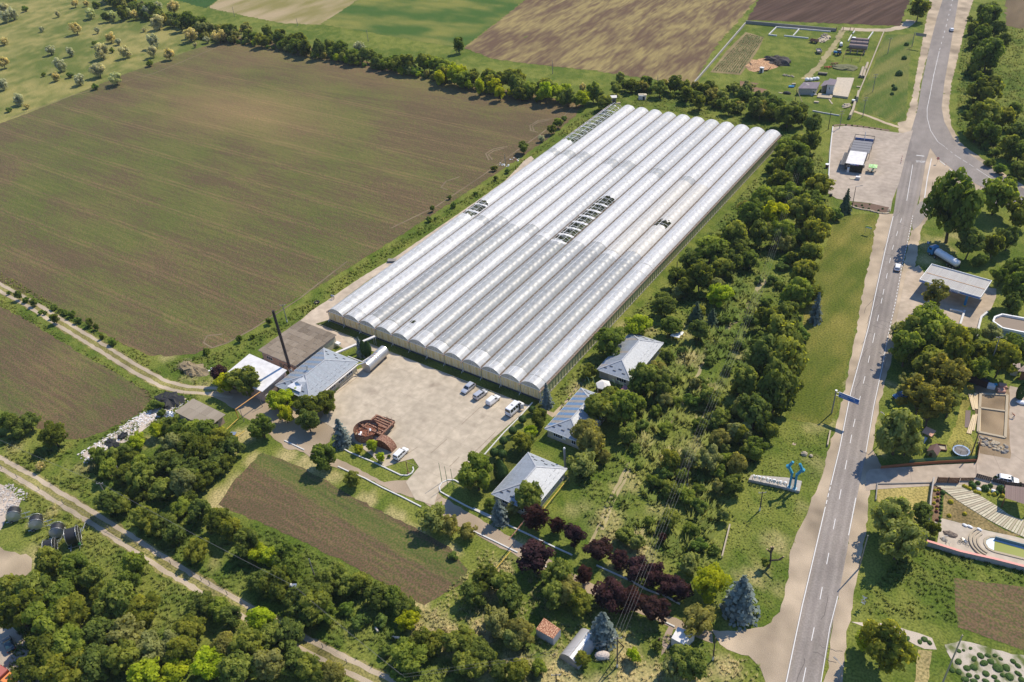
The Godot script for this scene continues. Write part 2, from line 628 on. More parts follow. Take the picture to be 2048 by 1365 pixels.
func crop_colour(x: float, z: float, green: float, pale: float, k := 1.0) -> Color:
	var row := noise_c.get_noise_2d(x * 0.06, z * 1.6)
	var wide := noise_b.get_noise_2d(x * 0.12, z * 0.5) + 1.3 * noise_c.get_noise_2d(x * 0.9, z * 1.3)
	var c := Color(0.148, 0.110, 0.074).lerp(Color(0.118, 0.150, 0.046), clampf(green + row * 0.5 + wide * 0.5, 0.0, 1.0))
	c = c.lerp(Color(0.34, 0.245, 0.135), clampf(pale + row * 0.22 + wide * 0.12, 0.0, 1.0))
	return c * k

func crops():
	var lines := []
	for zz in [-140.5, -124.0, -107.5, -91.0, -74.5, -58.0, -41.5, -25.0, -8.5, 8.0, 24.5, 41.0]:
		lines.append(zz)
	sheet("field", pv([-277.9, -38.2, -272.8, -45.9, -272.2, -76.2, -274.1, -122.4, -271.3, -163.9, -263.1, -195.4, -247.4, -201.4, -213.1, -197.1, -169.9, -193.1, -127.1, -185.3, -92.2, -182.8, -63.4, -185.5, -38.1, -186.5, -16.3, -183.8, -12.7, -171.4, -10.7, -142.9, -11.4, -121, -12.4, -97.7, -13.6, -73.4, -14.7, -51.3, -16.1, -31.5, -17.2, -15.3, -19.3, -3.5, -19.5, 5.2, -19, 16.2, -21.3, 26.2, -25.1, 32.8, -32.4, 38.2, -36.8, 40.3, -51.2, 40.7, -74.6, 39.4, -98.5, 39, -122.5, 39.7, -136.6, 39.3]), M.crop, 0.03, Vector2(1.4, 0.5), 0.0, func(x, z):
		var a := noise_a.get_noise_2d(x * 0.55, z * 0.8)
		var a2 := noise_a.get_noise_2d(x * 1.6 + 400.0, z * 1.6)
		var green := 0.46 + a * 0.75 + a2 * 0.35
		green += 0.30 * exp(-pow((x + 115.0) / 70.0, 2) - pow((z + 45.0) / 42.0, 2))
		green -= 0.30 * exp(-pow((x + 40.0) / 60.0, 2) - pow((z + 150.0) / 60.0, 2))
		green -= 0.25 * clampf((x + 45.0) / 40.0, 0.0, 1.0) + 0.2 * clampf((z - 5.0) / 25.0, 0.0, 1.0)
		var pale := 0.10 + 0.55 * exp(-pow((x + 160.0) / 55.0, 2) - pow((z + 112.0) / 26.0, 2)) + 0.4 * clampf((-150.0 - z) / 50.0, 0.0, 1.0)
		pale += 0.12 * noise_a.get_noise_2d(x * 0.7 + 90.0, z * 0.7)
		for l in lines:
			var d: float = absf(absf(z - l - noise_b.get_noise_2d(x * 0.2, l) * 0.5) - 0.95)
			if d < 0.45:
				pale += 0.28 * (0.7 + 0.5 * noise_b.get_noise_2d(x * 0.5, l * 3.0))
				green -= 0.2
		return crop_colour(x, z, green, pale), 0.8)
	sheet("field", pv([-121.4, 47.7, -107.3, 48.4, -89, 48.4, -60.6, 50.4, -38.2, 50.9, -22.1, 51.7, -18.7, 53.4, -16.7, 59.4, -18.9, 67.7, -22.2, 74, -25.9, 76.1, -34.4, 76.8, -45.6, 77.6, -64.5, 78.9]), M.crop, 0.03, Vector2(2.5, 0.4), 0.02, func(x, z):
		var a := noise_a.get_noise_2d(x * 1.2 + 70.0, z * 1.2)
		return crop_colour(x, z, 0.22 + a * 0.9 + 0.25 * exp(-pow((z - 56.0) / 5.0, 2)), 0.10 + noise_a.get_noise_2d(z * 2.0, x * 2.0) * 0.2), 0.6)
	sheet("field", pv([25.4, 52.1, 33.2, 51.4, 41.7, 50.9, 54.2, 51.6, 65.6, 51.7, 76.3, 51.6, 87.5, 52.2, 93.7, 54.9, 95.3, 57.7, 93.2, 62.4, 91.4, 66.9, 80.6, 67.2, 70.3, 67.2, 49.2, 68.4, 29.8, 70.4, 27, 62.6]), M.crop, 0.03, Vector2(2.0, 0.35), -0.06, func(x, z):
		var a := noise_a.get_noise_2d(x * 1.5 + 20.0, z * 1.5)
		var g: float = -0.25 + a * 0.4 + 1.7 * clampf(1.0 - absf((z - 54.0 - (x - 30.0) * 0.04) / 4.2), 0.0, 0.75)
		return crop_colour(x, z, g, 0.08), 0.5)
	sheet("plot", pv([181.5, 5.3, 187.3, 2.8, 199.7, -1.7, 201.9, 15.6, 196, 15.8, 189.7, 16.2, 184.6, 16.9]), M.crop, 0.03, Vector2(1.2, 0.3), 0.05, func(x, z):
		return crop_colour(x, z, 0.3 + noise_a.get_noise_2d(x * 2.0, z * 2.0) * 0.5, 0.22), 0.3)

func far_fields():
	for l in [[-19.5, -186.1, -16.9, -167.2, -16.3, -149.1, -16.2, -126.3, -15.8, -103.7, -16.6, -74.7, -21.3, -54.3], [-20.6, -164.5, -25.1, -160.2, -25.5, -154, -22, -149.5, -18.1, -149.2], [-20.9, -162.9, -24.2, -158.7, -24.3, -153.9, -20.8, -150], [-22.2, -131.3, -26.2, -126.9, -26.6, -121.5, -21.6, -116.9], [-22.5, -129.3, -25, -125.2, -25.1, -121.3, -20.7, -117.9], [-23.6, -99.2, -26.1, -93.5, -24.7, -88.3, -20.9, -87.8], [-25.6, 21.8, -29.2, 24.8, -27.3, 27.7, -22.8, 28.2, -20.5, 24, -18.9, 15.1, -18.1, -3.4, -19.9, -29], [-273.7, -174.6, -257.5, -192.6, -250.6, -191.9, -247.5, -186.4], [-275, -52.7, -272.6, -86.3, -258.1, -128.2, -260.4, -183.1]]:
		flat_sheet("wheel_track", ribbon(pv(l), 0.55), M.soil, 0.045, Color(0.27, 0.21, 0.135), 0.15, 0.3)
	var strip := func(poly: Array, y: float, colour: Callable, cell: Vector2, ang: float, mm: Material, rag := 1.5):
		sheet("field", pv(poly), mm, y, cell, ang, colour, rag)
	strip.call([-495.9, -334.5, -443.6, -349.5, -348.5, -252.5, -335.8, -229.5, -357.1, -233.1, -381.6, -237.4], 0.03, func(x, z): return Color(0.055, 0.125, 0.028) * (1.0 + 0.3 * noise_b.get_noise_2d(x * 0.4, z * 0.4)), Vector2(4, 4), 0.0, M.grass)
	strip.call([-438.9, -350.8, -279, -396.4, -245.9, -286.2, -229.7, -230.7, -258.5, -224.3, -335.4, -230.9, -347, -253], 0.035, func(x, z):
		var t := clampf(0.5 + noise_a.get_noise_2d(x * 2.2, z * 0.8) * 1.5, 0.0, 1.0)
		return Color(0.28, 0.25, 0.085).lerp(Color(0.48, 0.38, 0.22), t), Vector2(2, 4), 0.0, M.soil)
	strip.call([-275, -397.5, -153.8, -432.1, -137.1, -323.3, -117.7, -227.8, -145.2, -229, -196.5, -230.7, -231.2, -232.2, -245.2, -286.5], 0.04, func(x, z):
		var t := clampf(0.38 + noise_a.get_noise_2d(x * 0.9, z * 1.8) * 1.2 + noise_b.get_noise_2d(x * 0.3, z) * 0.5, 0.0, 1.0)
		return Color(0.075, 0.15, 0.03).lerp(Color(0.27, 0.27, 0.07), t), Vector2(3, 3), 0.0, M.grass)
	strip.call([-150.3, -433.1, -1.5, -475.5, -2.7, -364.8, 8, -278.7, 19.8, -224.9, -2.6, -225.4, -35.7, -225.2, -69, -221.1, -92, -220, -117.4, -228.8, -136.8, -323.4], 0.045, func(x, z):
		var t := clampf(0.40 + noise_b.get_noise_2d(x * 1.3, z * 0.25) * 0.6 + noise_a.get_noise_2d(x * 1.5, z * 0.8) * 0.7 + noise_c.get_noise_2d(x * 0.9, z * 0.18) * 0.7, 0.0, 1.0)
		return Color(0.165, 0.108, 0.07).lerp(Color(0.40, 0.32, 0.13), t), Vector2(1.0, 4.0), 0.0, M.soil)
	strip.call([4.6, -477.2, 74.9, -497.3, 76.2, -391.9, 82.8, -344.3, 58.6, -339, 33.6, -333.5, 6.3, -327.3, -2.5, -369.2], 0.05, func(x, z):
		var u: float = x * cos(-0.22) - z * sin(-0.22)
		var t := clampf(0.35 + noise_b.get_noise_2d(u * 1.3, z * 0.1) * 0.9 + noise_c.get_noise_2d(u * 0.9, z * 0.05) * 0.5, 0.0, 1.0)
		return Color(0.085, 0.052, 0.038).lerp(Color(0.165, 0.105, 0.075), t), Vector2(0.7, 5.0), 0.23, M.soil)
	strip.call([112, -470.2, 144.5, -480.1, 159.1, -357.6, 139.6, -358.6, 130, -361.9], 0.05, func(x, z): return Color(0.20, 0.15, 0.09) * (1.0 + 0.4 * noise_b.get_noise_2d(x, z * 0.2)), Vector2(2, 4), 0.1, M.soil)
	sheet("lawn", pv([115.1, -132.2, 126.5, -139.4, 129.5, -131.6, 133.6, -105.9, 136.9, -85.5, 141.2, -62.6, 143.9, -46.7, 146.1, -32.1, 145.9, -27.7, 135.6, -24.5, 132.7, -35.8, 128.7, -55.9, 122.9, -78.1, 119.4, -101.9, 117.3, -118.7]), M.grass, 0.03, Vector2(0.7, 3.0), -0.17, func(x, z):
		var u: float = x * cos(0.17) + z * sin(0.17)
		var t := clampf(0.38 + noise_b.get_noise_2d(u * 1.4, z * 0.15) * 0.7 + noise_a.get_noise_2d(x * 1.6, z * 1.6) * 0.9, 0.0, 1.0)
		return Color(0.125, 0.16, 0.026).lerp(Color(0.33, 0.285, 0.075), t), 0.8)
	sheet("lawn", pv([95.3, -225.1, 79.7, -327.5, 92.7, -334.1, 99.7, -295.3, 115.6, -223.6, 112.4, -218.8, 103.7, -223]), M.grass, 0.03, Vector2(1.2, 4.0), -0.17, func(x, z):
		var u: float = x * cos(0.2) + z * sin(0.2)
		var t := clampf(0.3 + noise_b.get_noise_2d(u * 1.2, z * 0.12) * 0.9, 0.0, 1.0)
		return Color(0.10, 0.16, 0.03).lerp(Color(0.30, 0.27, 0.09), t), 0.8)

func paths():
	var pale := Color(0.56, 0.46, 0.33)
	lane = pv([-8.7, 4.7, -9.5, -1, -8.9, -9, -8.6, -23.2, -6.6, -39, -5.9, -60.5, -5.1, -84.2, -4.9, -104.1, -8, -122.6, -8, -127.8, -5.3, -125.9, -3.7, -117.5, -2.7, -105.2, -2.7, -84.1, -2.9, -59.6, -3.9, -38.5, -5.1, -23, -4.7, -9.3, -4, -4, 6.6, 0.4, 14.8, 2.6, 15.8, 5.5, 14.5, 8.9, 2, 6.7])
	for t in [[-143.3, 39.4, -119.2, 41.6, -99.4, 42.2, -76.1, 43.9, -55.2, 45.2, -35.5, 46.7, -20.9, 47, -13.5, 45.4, -6.8, 42.3, 1, 39.9], [-46.9, 91.4, -33.3, 90.5, -20.2, 89.8, -7.1, 89.6, 7.1, 89.2, 20.7, 89.1, 33.5, 89, 45.3, 88.6, 56.1, 88.1, 66.5, 87.6, 76.1, 87, 87.6, 85.9, 98.2, 84.7, 108.3, 83.5]]:
		var line := pv(t)
		for s in [-1.0, 1.0]:
			var l := PackedVector2Array()
			for i in line.size():
				var d: Vector2 = (line[mini(i + 1, line.size() - 1)] - line[maxi(i - 1, 0)]).normalized().orthogonal()
				l.append(line[i] + d * s * 1.25)
			flat_sheet("wheel_track", ribbon(l, 1.15), M.gravel, 0.05, pale, 0.28, 0.3)
		flat_sheet("track", ribbon(line, 4.4), M.grass, 0.035, Color(0.30, 0.27, 0.10), 0.7, 0.5)
	flat_sheet("path", lane, M.slab, 0.05, Color(0.60, 0.50, 0.38), 0.15, 0.15)
	flat_sheet("path", pv([-16.2, 77.7, -17.1, 73.5, -16.3, 68.7, -16, 64.7, -16.1, 60.2, -15.4, 56.3, -13.1, 53.9, -11.1, 48.3, -10.3, 48.2, -9.4, 51.8, -11.3, 55.8, -10.8, 58.9, -10, 62.4, -9.6, 66.6, -11.5, 69.8, -12.4, 72.9, -12.2, 77.5]), M.gravel, 0.04, Color(0.66, 0.56, 0.46), 0.5, 0.3)
	flat_sheet("drive", pv([26.3, 43.8, 38.9, 44.5, 48.9, 44, 60.6, 44.1, 65.2, 40.5, 66.5, 36.8, 70.9, 35.3, 74.7, 40.6, 81.6, 41.4, 93.6, 42.3, 104.9, 43.2, 114.4, 44.1, 124.1, 44.2, 134.1, 43.6, 144.7, 41.8, 146.1, 44.5, 139.2, 45.1, 129.6, 45.8, 119.7, 46.8, 106.9, 46.2, 93.6, 46.2, 82.1, 46, 73.3, 44.2, 64.9, 45.4, 53.7, 45.6, 41.5, 47.2, 29.4, 46.8]), M.gravel, 0.055, Color(0.48, 0.38, 0.27), 0.4, 0.25)
	flat_sheet("forecourt", pv([-7.6, 43.4, -0.7, 38.3, 10.4, 37.1, 16, 36.8, 19.2, 32.2, 23.6, 24.8, 33.7, 27.6, 37.4, 33.5, 38.3, 43.9, 30.8, 48.2, 22.4, 46.5, 6.1, 44.3]), M.gravel, 0.045, Color(0.44, 0.35, 0.24), 0.8, 0.3)
	flat_sheet("path", pv([79.2, 2.7, 81.4, 3.3, 84, 4.1, 84.4, 2.5, 84.2, -3.9, 83.9, -8.6, 83.8, -11, 83.7, -13.4, 82.9, -13.7, 82.9, -11, 83.1, -7.4, 83.5, -2.8, 83.2, 2.3, 81.1, 2.5, 79.2, 2.2]), M.slab, 0.04, Color(0.50, 0.40, 0.27), 0.12, 0.2)
	for l in [[108.7, 8.6, 109.8, 15.7, 110.8, 23.3, 112.5, 30.9, 113.1, 35.4], [109.6, 8.2, 110.7, 15.4, 111.8, 23.1, 113.4, 30.4]]:
		flat_sheet("path", ribbon(pv(l), 0.7), M.gravel, 0.03, Color(0.50, 0.42, 0.22), 0.3, 0.3)
	flat_sheet("path", ribbon(pv([108.4, -82.9, 109.1, -59, 106.9, -44, 109.1, -32.3, 110.8, -19, 111.5, -8.3]), 1.2), M.gravel, 0.03, Color(0.44, 0.38, 0.2), 0.9, 0.4)
	flat_sheet("path", ribbon(pv([94, -224.4, 101.1, -221.6, 109.1, -217.4, 117.1, -214.4]), 1.6), M.gravel, 0.04, Color(0.62, 0.5, 0.34), 0.3, 0.2)
	flat_sheet("path", ribbon(pv([86.1, -356.1, 85, -343.5, 78.7, -335.2, 68.6, -332, 57, -330]), 5.0), M.gravel, 0.045, Color(0.60, 0.49, 0.35), 0.7, 0.2)
	flat_sheet("path", ribbon(pv([58.2, -327.5, 61, -308.3, 62.6, -289.8, 64.1, -269.9, 63.4, -252.7]), 3.0), M.gravel, 0.045, Color(0.42, 0.36, 0.19), 1.0, 0.3)
	flat_sheet("bare_earth", pv([-32.1, 96.6, -25.9, 94.7, -20.4, 94.9, -15.1, 95.6, -12.9, 97.2, -12.9, 100.8, -10.8, 103.3, -15.3, 105.9]), M.gravel, 0.04, Color(0.62, 0.52, 0.42), 0.9, 0.4)
	flat_sheet("bare_earth", pv([-7.6, 110.1, -4.8, 106.7, 2.2, 104.6, 6.8, 104.8, 10.4, 110.7, 7, 113.5, 3.6, 116.3]), M.gravel, 0.04, Color(0.50, 0.40, 0.27), 1.2, 0.4)
	flat_sheet("bare_earth", pv([8.2, 121, 13.5, 117.1, 21.6, 117.3, 31.1, 119.6, 39.3, 123.5, 26.9, 131.1]), M.gravel, 0.04, Color(0.50, 0.42, 0.33), 0.6, 0.3)
	flat_sheet("gravel_bed", pv([167, 26.1, 169.2, 25.1, 171.9, 23.2, 174.6, 22.7, 178.6, 22.2, 181, 21.9, 182.1, 23.8, 180.5, 25, 177, 24.7, 174.8, 25.7, 172.9, 24.6, 169.4, 26]), M.gravel, 0.04, Color(0.70, 0.60, 0.48), 0.4, 0.2)
	sheet("gravel_bed", pv([183.4, 21.7, 185.7, 19.5, 190, 18.6, 194.2, 17.5, 199.7, 15.9, 200.7, 23.8, 189.2, 29.7, 187, 27.4, 185.3, 24.8]), M.gravel, 0.04, Vector2(0.5, 0.5), 0.0, func(x, z):
		return Color(0.66, 0.58, 0.47).lerp(Color(0.15, 0.19, 0.05), clampf(0.22 + noise_b.get_noise_2d(x * 2.2, z * 2.2) * 1.6 + noise_c.get_noise_2d(x * 1.5, z * 1.5) * 0.6, 0.0, 1.0)), 0.6)
	flat_sheet("dry_strip", pv([179.3, 25.9, 181.7, 24.7, 182.2, 27.1, 182.8, 33.6, 180.7, 34.9]), M.grass, 0.04, Color(0.52, 0.42, 0.20), 0.4, 0.4)
	flat_sheet("dry_lawn", pv([161.5, -13.4, 171.4, -19.4, 172.3, -14.1, 173.3, -6.7, 171.4, -7.3, 168.7, -8, 166.7, -7.4, 162.9, -8.3]), M.grass, 0.03, Color(0.47, 0.38, 0.14), 0.4, 0.4)
	flat_sheet("dry_lawn", pv([170.8, -59.2, 172.7, -60.2, 173.6, -56.8, 173.3, -50, 174.4, -42.5, 176.8, -38.9, 178.1, -34.1, 174.2, -31.8, 171.6, -34.1, 172.1, -42]), M.grass, 0.03, Color(0.40, 0.36, 0.10), 0.4, 0.4)

# ---------------------------------------------------------------- the twelve-bay greenhouse
const BAY := 6.5
const EAVE := 3.7
const RISE := 1.7
const LONG := 180.4
const STEP := 2.5

func arch(t: float) -> Vector2:   # t 0..1 across a bay -> x offset and height above the gutter
	var r := (BAY * BAY * 0.25 + RISE * RISE) / (2.0 * RISE)
	var half := asin(BAY * 0.5 / r)
	var a := lerpf(-half, half, t)
	return Vector2(BAY * 0.5 + r * sin(a), r * cos(a) - (r - RISE))

func torn(bay: int, t: float, d: float) -> bool:   # where the film is missing; d is metres from the front
	var j := noise_c.get_noise_2d(t * 6.0 + bay * 9.0, d * 0.8) * 0.9
	match bay:
		0: return (d > 67.8 + j and d < 78.6 + j and t < 0.9 - (78.0 - d) * 0.004) or (d > 137.8 + j and d < 177.4 + j)
		4: return d > 5.6 + j * 0.4 and d < 7.0 and t > 0.36 and t < 0.55
		6: return d > 67.6 + j and (d < 95.0 or t > (d - 95.0) * 0.07 + j * 0.1) and d < 101.5 + j and t < 0.97
		10: return d > 90.6 + j and d < 94.8 + j * 1.6 and t > 0.14 and t < 0.8
		9: return d > 84.0 and d < 112.0 and t > 0.955
	return false

func film(bay: int, d0: float, d1: float, sag: float, seed_: int) -> ArrayMesh:
	var b := mb()
	var nt := 14
	var dd := 0.5
	var nd := int(round((d1 - d0) / dd))
	var g := RandomNumberGenerator.new()
	g.seed = seed_
	var puff := []
	for i in 80:
		puff.append(sag * g.randf_range(0.55, 1.5))
	var pos := func(t: float, d: float) -> Vector3:
		var p := arch(t)
		var k := d / STEP
		var f: float = sin(PI * (k - floorf(k)))
		var lift: float = puff[clampi(int(floorf(k)), 0, 79)] * f * sin(PI * clampf(t, 0.0, 1.0))
		lift += noise_c.get_noise_2d(t * 5.0 + bay * 7.0, d * 0.5) * 0.05 * sin(PI * t)
		var n := Vector2(p.x - BAY * 0.5, p.y + 1.8).normalized()
		return V(bay * BAY + p.x + n.x * lift, EAVE + p.y + n.y * lift + 0.04, -d)
	var grid := []
	for j in nd + 1:
		var row := []
		for i in nt + 1:
			row.append(pos.call(lerpf(0.035, 0.965, float(i) / nt), lerpf(d0, d1, float(j) / nd)))
		grid.append(row)
	var nor := []
	for j in nd + 1:
		var row := []
		for i in nt + 1:
			var a: Vector3 = grid[j][mini(i + 1, nt)] - grid[j][maxi(i - 1, 0)]
			var c: Vector3 = grid[mini(j + 1, nd)][i] - grid[maxi(j - 1, 0)][i]
			row.append(a.cross(c).normalized())
		nor.append(row)
	for j in nd:
		for i in nt:
			var tt := lerpf(0.035, 0.965, (i + 0.5) / nt)
			if torn(bay, tt, lerpf(d0, d1, (j + 0.5) / nd)):
				continue
			b.trin(grid[j][i], grid[j + 1][i], grid[j + 1][i + 1], nor[j][i], nor[j + 1][i], nor[j + 1][i + 1])
			b.trin(grid[j][i], grid[j + 1][i + 1], grid[j][i + 1], nor[j][i], nor[j + 1][i + 1], nor[j][i + 1])
	return b.mesh()

func plastic(r: float, g: float, b: float, a: float, rough: float, back := 0.5) -> StandardMaterial3D:
	var m := StandardMaterial3D.new()
	m.albedo_color = lin(r, g, b, a)
	m.transparency = BaseMaterial3D.TRANSPARENCY_ALPHA
	m.roughness = rough
	m.metallic_specular = 0.55
	m.cull_mode = BaseMaterial3D.CULL_DISABLED
	m.backlight_enabled = true
	m.backlight = lin(r * back, g * back, b * back)
	return m

func greenhouse():
	flat_sheet("greenhouse_floor", pv([0, 0, 78, 0, 78, -LONG, 0, -LONG]), M.soil, 0.06, Color(0.13, 0.14, 0.055), 0.0, 0.5)
	var G := thing("greenhouse", "long white plastic-film greenhouse of twelve arched bays with torn patches", "greenhouse")
	var white := plastic(0.82, 0.82, 0.81, 0.82, 0.38, 0.3)
	var white_b := plastic(0.78, 0.79, 0.79, 0.74, 0.38, 0.3)
	var clear := plastic(0.72, 0.74, 0.75, 0.60, 0.38, 0.3)
	var clear_b := plastic(0.68, 0.70, 0.72, 0.52, 0.38, 0.3)
	var old := plastic(0.80, 0.77, 0.71, 0.82, 0.42, 0.3)
	var dirt_t := noise_tex(512, 0.02, [[0.2, 0.78, 0.76, 0.72], [0.5, 0.93, 0.92, 0.91], [0.75, 1.0, 1.0, 1.0]], 5, FastNoiseLite.TYPE_SIMPLEX_SMOOTH, 31)
	for m in [white, white_b, clear, clear_b, old]:
		m.albedo_texture = dirt_t
		m.uv1_triplanar = true
		m.uv1_world_triplanar = true
		m.uv1_scale = V(0.11, 0.11, 0.045)
	var front_kind := [1, 0, 3, 2, 1, 2, 3, 2, 3, 2, 3, 1]
	var kinds := [white, white_b, clear, clear_b, old]
	var g := RandomNumberGenerator.new()
	g.seed = 41
	for b in 12:
		var cuts: Array = [0.0, 3.6 + g.randf_range(-0.8, 1.6), 66.4 + g.randf_range(-0.4, 0.4), 69.0 + (2.5 if b % 2 == 0 else 0.0), 124.4, 128.0 + (b % 3) * 1.2, LONG - (0.0 if b > 0 else 2.5)]
		if b == 11: cuts = [0.0, 3.0, 62.0, 66.6, 124.4, 127.5, LONG]
		for k in cuts.size() - 1:
			var mt: Material = kinds[[1, front_kind[b], 2, 0, 2, 0][k]]
			if k == 3 and b in [9, 10]: mt = old
			if k == 3 and b in [2, 5]: mt = white_b
			if k == 5 and b in [4, 7]: mt = white_b
			if k == 2 and b in [0, 5, 9, 11]: mt = white
			if k == 4 and b in [3, 6, 8, 10, 11]: mt = white
			put(film(b, cuts[k] + (0.03 if k > 0 else -0.12), cuts[k + 1] - 0.03, [0.07, 0.13, 0.07, 0.10, 0.06, 0.09][k], b * 10 + k), "roof_film", mt, G)
	var hm := mb()
	for i in 10:
		var p := arch(i / 10.0)
		var q := arch((i + 1) / 10.0)
		hm.beam(V(p.x, p.y, 0), V(q.x, q.y, 0), 0.07, 0.06)
	hm.beam(V(0.1, 0.0, 0), V(BAY - 0.1, 0.0, 0), 0.06, 0.06)
	hm.beam(V(BAY * 0.5, 0.0, 0), V(BAY * 0.5, RISE, 0), 0.05, 0.05)
	hm.beam(V(BAY * 0.27, 0.0, 0), V(BAY * 0.5, RISE, 0), 0.04, 0.04)
	hm.beam(V(BAY * 0.73, 0.0, 0), V(BAY * 0.5, RISE, 0), 0.04, 0.04)
	var hoop := hm.mesh()
	var rest := []
	var done := 0
	for k in 73:
		for b in 12:
			var at := V(b * BAY, EAVE - 0.03, -minf(k * STEP, LONG) + (0.0 if k else 0.06))
			if done < 300:
				var o := put(hoop, "hoop", M.white, G)
				o.position = at
				done += 1
			else:
				rest.append(at)
	multi(hoop, "far_hoop", M.white, rest.map(func(p): return Transform3D(Basis(), p)), G)
	var ridge := mb()
	var seam := plain(0.80, 0.78, 0.74, 0.7)
	for b in 12:
		var p := arch(0.43)
		ridge = mb()
		var segs := [[0.0, 66.4], [66.4, 124.4], [124.4, LONG]]
		for s in segs:
			ridge.beam(V(b * BAY + p.x, EAVE + p.y + 0.13, -s[0] - 0.2), V(b * BAY + p.x, EAVE + p.y + 0.13, -s[1] + 0.2), 0.13, 0.05)
		put(ridge.mesh(), "ridge_tape", seam, G)
	var rail_m := plain(0.24, 0.17, 0.12, 0.7)
	for b in 12:
		for t in [0.042, 0.95]:
			var p := arch(t)
			var o := put(boxm(V(0.05, 0.15, LONG if b else 137.0)), "film_rail", rail_m, G)
			o.position = V(b * BAY + p.x, EAVE + p.y + 0.05, -(LONG if b else 137.0) * 0.5)
			o.rotation.z = -0.53 if t < 0.5 else 0.53
	var gut_a := plain(0.26, 0.19, 0.14, 0.7)
	for b in 13:
		var gm := mb()
		var xx := b * BAY
		gm.box(V(xx, EAVE - 0.10, -LONG * 0.5 + 0.2), V(0.50, 0.06, LONG + 1.1))
		for s in [-1, 1]:
			gm.box(V(xx + s * 0.19, EAVE + 0.0, -LONG * 0.5 + 0.2), V(0.045, 0.18, LONG + 1.1))
		put(gm.mesh(), "gutter", gut_a, G)
	var yellow := plastic(0.86, 0.74, 0.42, 0.72, 0.5, 0.5)
	var gable := plastic(0.55, 0.56, 0.54, 0.62, 0.35, 0.4)
	var pale_post := plain(0.62, 0.60, 0.54, 0.7)
	var plinth := plain(0.075, 0.075, 0.085, 0.7)
	for e in 2:
		var z0 := 0.0 if e == 0 else -LONG
		var s := 1.0 if e == 0 else -1.0
		for b in 12:
			if e == 1 and b == 0:
				continue
			var x0 := b * BAY
			put(boxm(V(BAY - 0.02, 0.62, 0.22), V(x0 + BAY * 0.5, 0.31, z0 + s * 0.02)), "plinth", plinth, G)
			put(boxm(V(BAY - 0.12, EAVE - 0.72, 0.015), V(x0 + BAY * 0.5, 0.62 + (EAVE - 0.72) * 0.5, z0)), "wall_film", yellow, G)
			var gm := mb()
			for i in 14:
				var p := arch(lerpf(0.02, 0.98, i / 14.0))
				var q := arch(lerpf(0.02, 0.98, (i + 1) / 14.0))
				gm.quad(V(x0 + p.x, EAVE - 0.06, z0 + s * 0.012), V(x0 + p.x, EAVE + p.y, z0 + s * 0.012), V(x0 + q.x, EAVE + q.y, z0 + s * 0.012), V(x0 + q.x, EAVE - 0.06, z0 + s * 0.012))
			put(gm.mesh(), "gable_film", gable, G)
			put(boxm(V(BAY - 0.1, 0.07, 0.07), V(x0 + BAY * 0.5, EAVE - 0.1, z0 + s * 0.07)), "rail", pale_post, G)
			if e == 0:
				put(boxm(V(BAY - 0.1, 0.06, 0.06), V(x0 + BAY * 0.5, 0.66, z0 + s * 0.16)), "rail", M.steel, G)
				for i in range(1, 8):
					var w := mb()
					w.box(V(x0 + i * BAY / 8.0, 0.6 + 1.35, z0 + s * 0.06), V(0.09, 2.75, 0.09))
					put(w.mesh(), "post", pale_post if i % 3 else M.wood, G)
		if e == 0:
			for b in 13:
				var w := mb()
				w.box(V(b * BAY, EAVE * 0.5, z0 + 0.14), V(0.16, EAVE, 0.16))
				w.beam(V(b * BAY, 1.0, z0 + 0.2), V(b * BAY - 0.1, 0.05, z0 + 0.95), 0.1, 0.1)
				put(w.mesh(), "post", M.steel if b % 2 else pale_post, G)
	var side := plastic(0.60, 0.58, 0.32, 0.80, 0.5, 0.4)
	var side_post := plain(0.36, 0.36, 0.20, 0.8)
	for e in 2:
		var xx := 78.0 if e == 0 else 0.0
		var s := 1.0 if e == 0 else -1.0
		var far := LONG if e == 0 else 137.0
		put(boxm(V(0.2, 0.3, LONG), V(xx + s * 0.03, 0.15, -LONG * 0.5)), "plinth", M.concrete, G)
		put(boxm(V(0.015, EAVE - 0.45, far - 0.4), V(xx, 0.3 + (EAVE - 0.45) * 0.5, -far * 0.5)), "wall_film", side, G)
		var pm := boxm(V(0.11, EAVE - 0.45, 0.12), V(s * 0.07, 0.3 + (EAVE - 0.45) * 0.5, 0))
		for i in range(1, 121):
			var o := put(pm, "post", side_post, G)
			o.position = V(xx, 0, -i * 1.5)
	var rag := plain(0.82, 0.80, 0.76, 0.6)
	rag.cull_mode = BaseMaterial3D.CULL_DISABLED
	for spec in [[0, 67.5, 3, 5.0, 0.9], [0, 138.5, 10, 3.95, 0.45], [6, 68.2, 7, 4.75, 1.15]]:
		for k in spec[2]:
			var w := mb()
			var d: float = spec[1] + k * spec[3] + g.randf_range(-0.3, 0.3)
			var wd: float = spec[4] * g.randf_range(0.8, 1.25)
			for i in 12:
				var e0 := 0.02 + i / 12.0 * 0.95
				var e1 := 0.02 + (i + 1) / 12.0 * 0.95
				var x0: float = spec[0] * BAY + e0 * BAY
				var x1: float = spec[0] * BAY + e1 * BAY
				var y0 := EAVE + 0.12 + 0.35 * sin(PI * e0) + g.randf_range(0, 0.12)
				var y1 := EAVE + 0.12 + 0.35 * sin(PI * e1) + 0.06
				var k0 := g.randf_range(-0.15, 0.15)
				w.quad(V(x0, y0, -d + wd * 0.5 + k0), V(x0, y0 + 0.15, -d), V(x1, y1 + 0.15, -d), V(x1, y1, -d + wd * 0.5))
				w.quad(V(x0, y0 + 0.15, -d), V(x0, y0 - 0.05, -d - wd * 0.5), V(x1, y1 - 0.05, -d - wd * 0.5 + k0), V(x1, y1 + 0.15, -d))
			put(w.mesh(), "torn_film", rag, G)
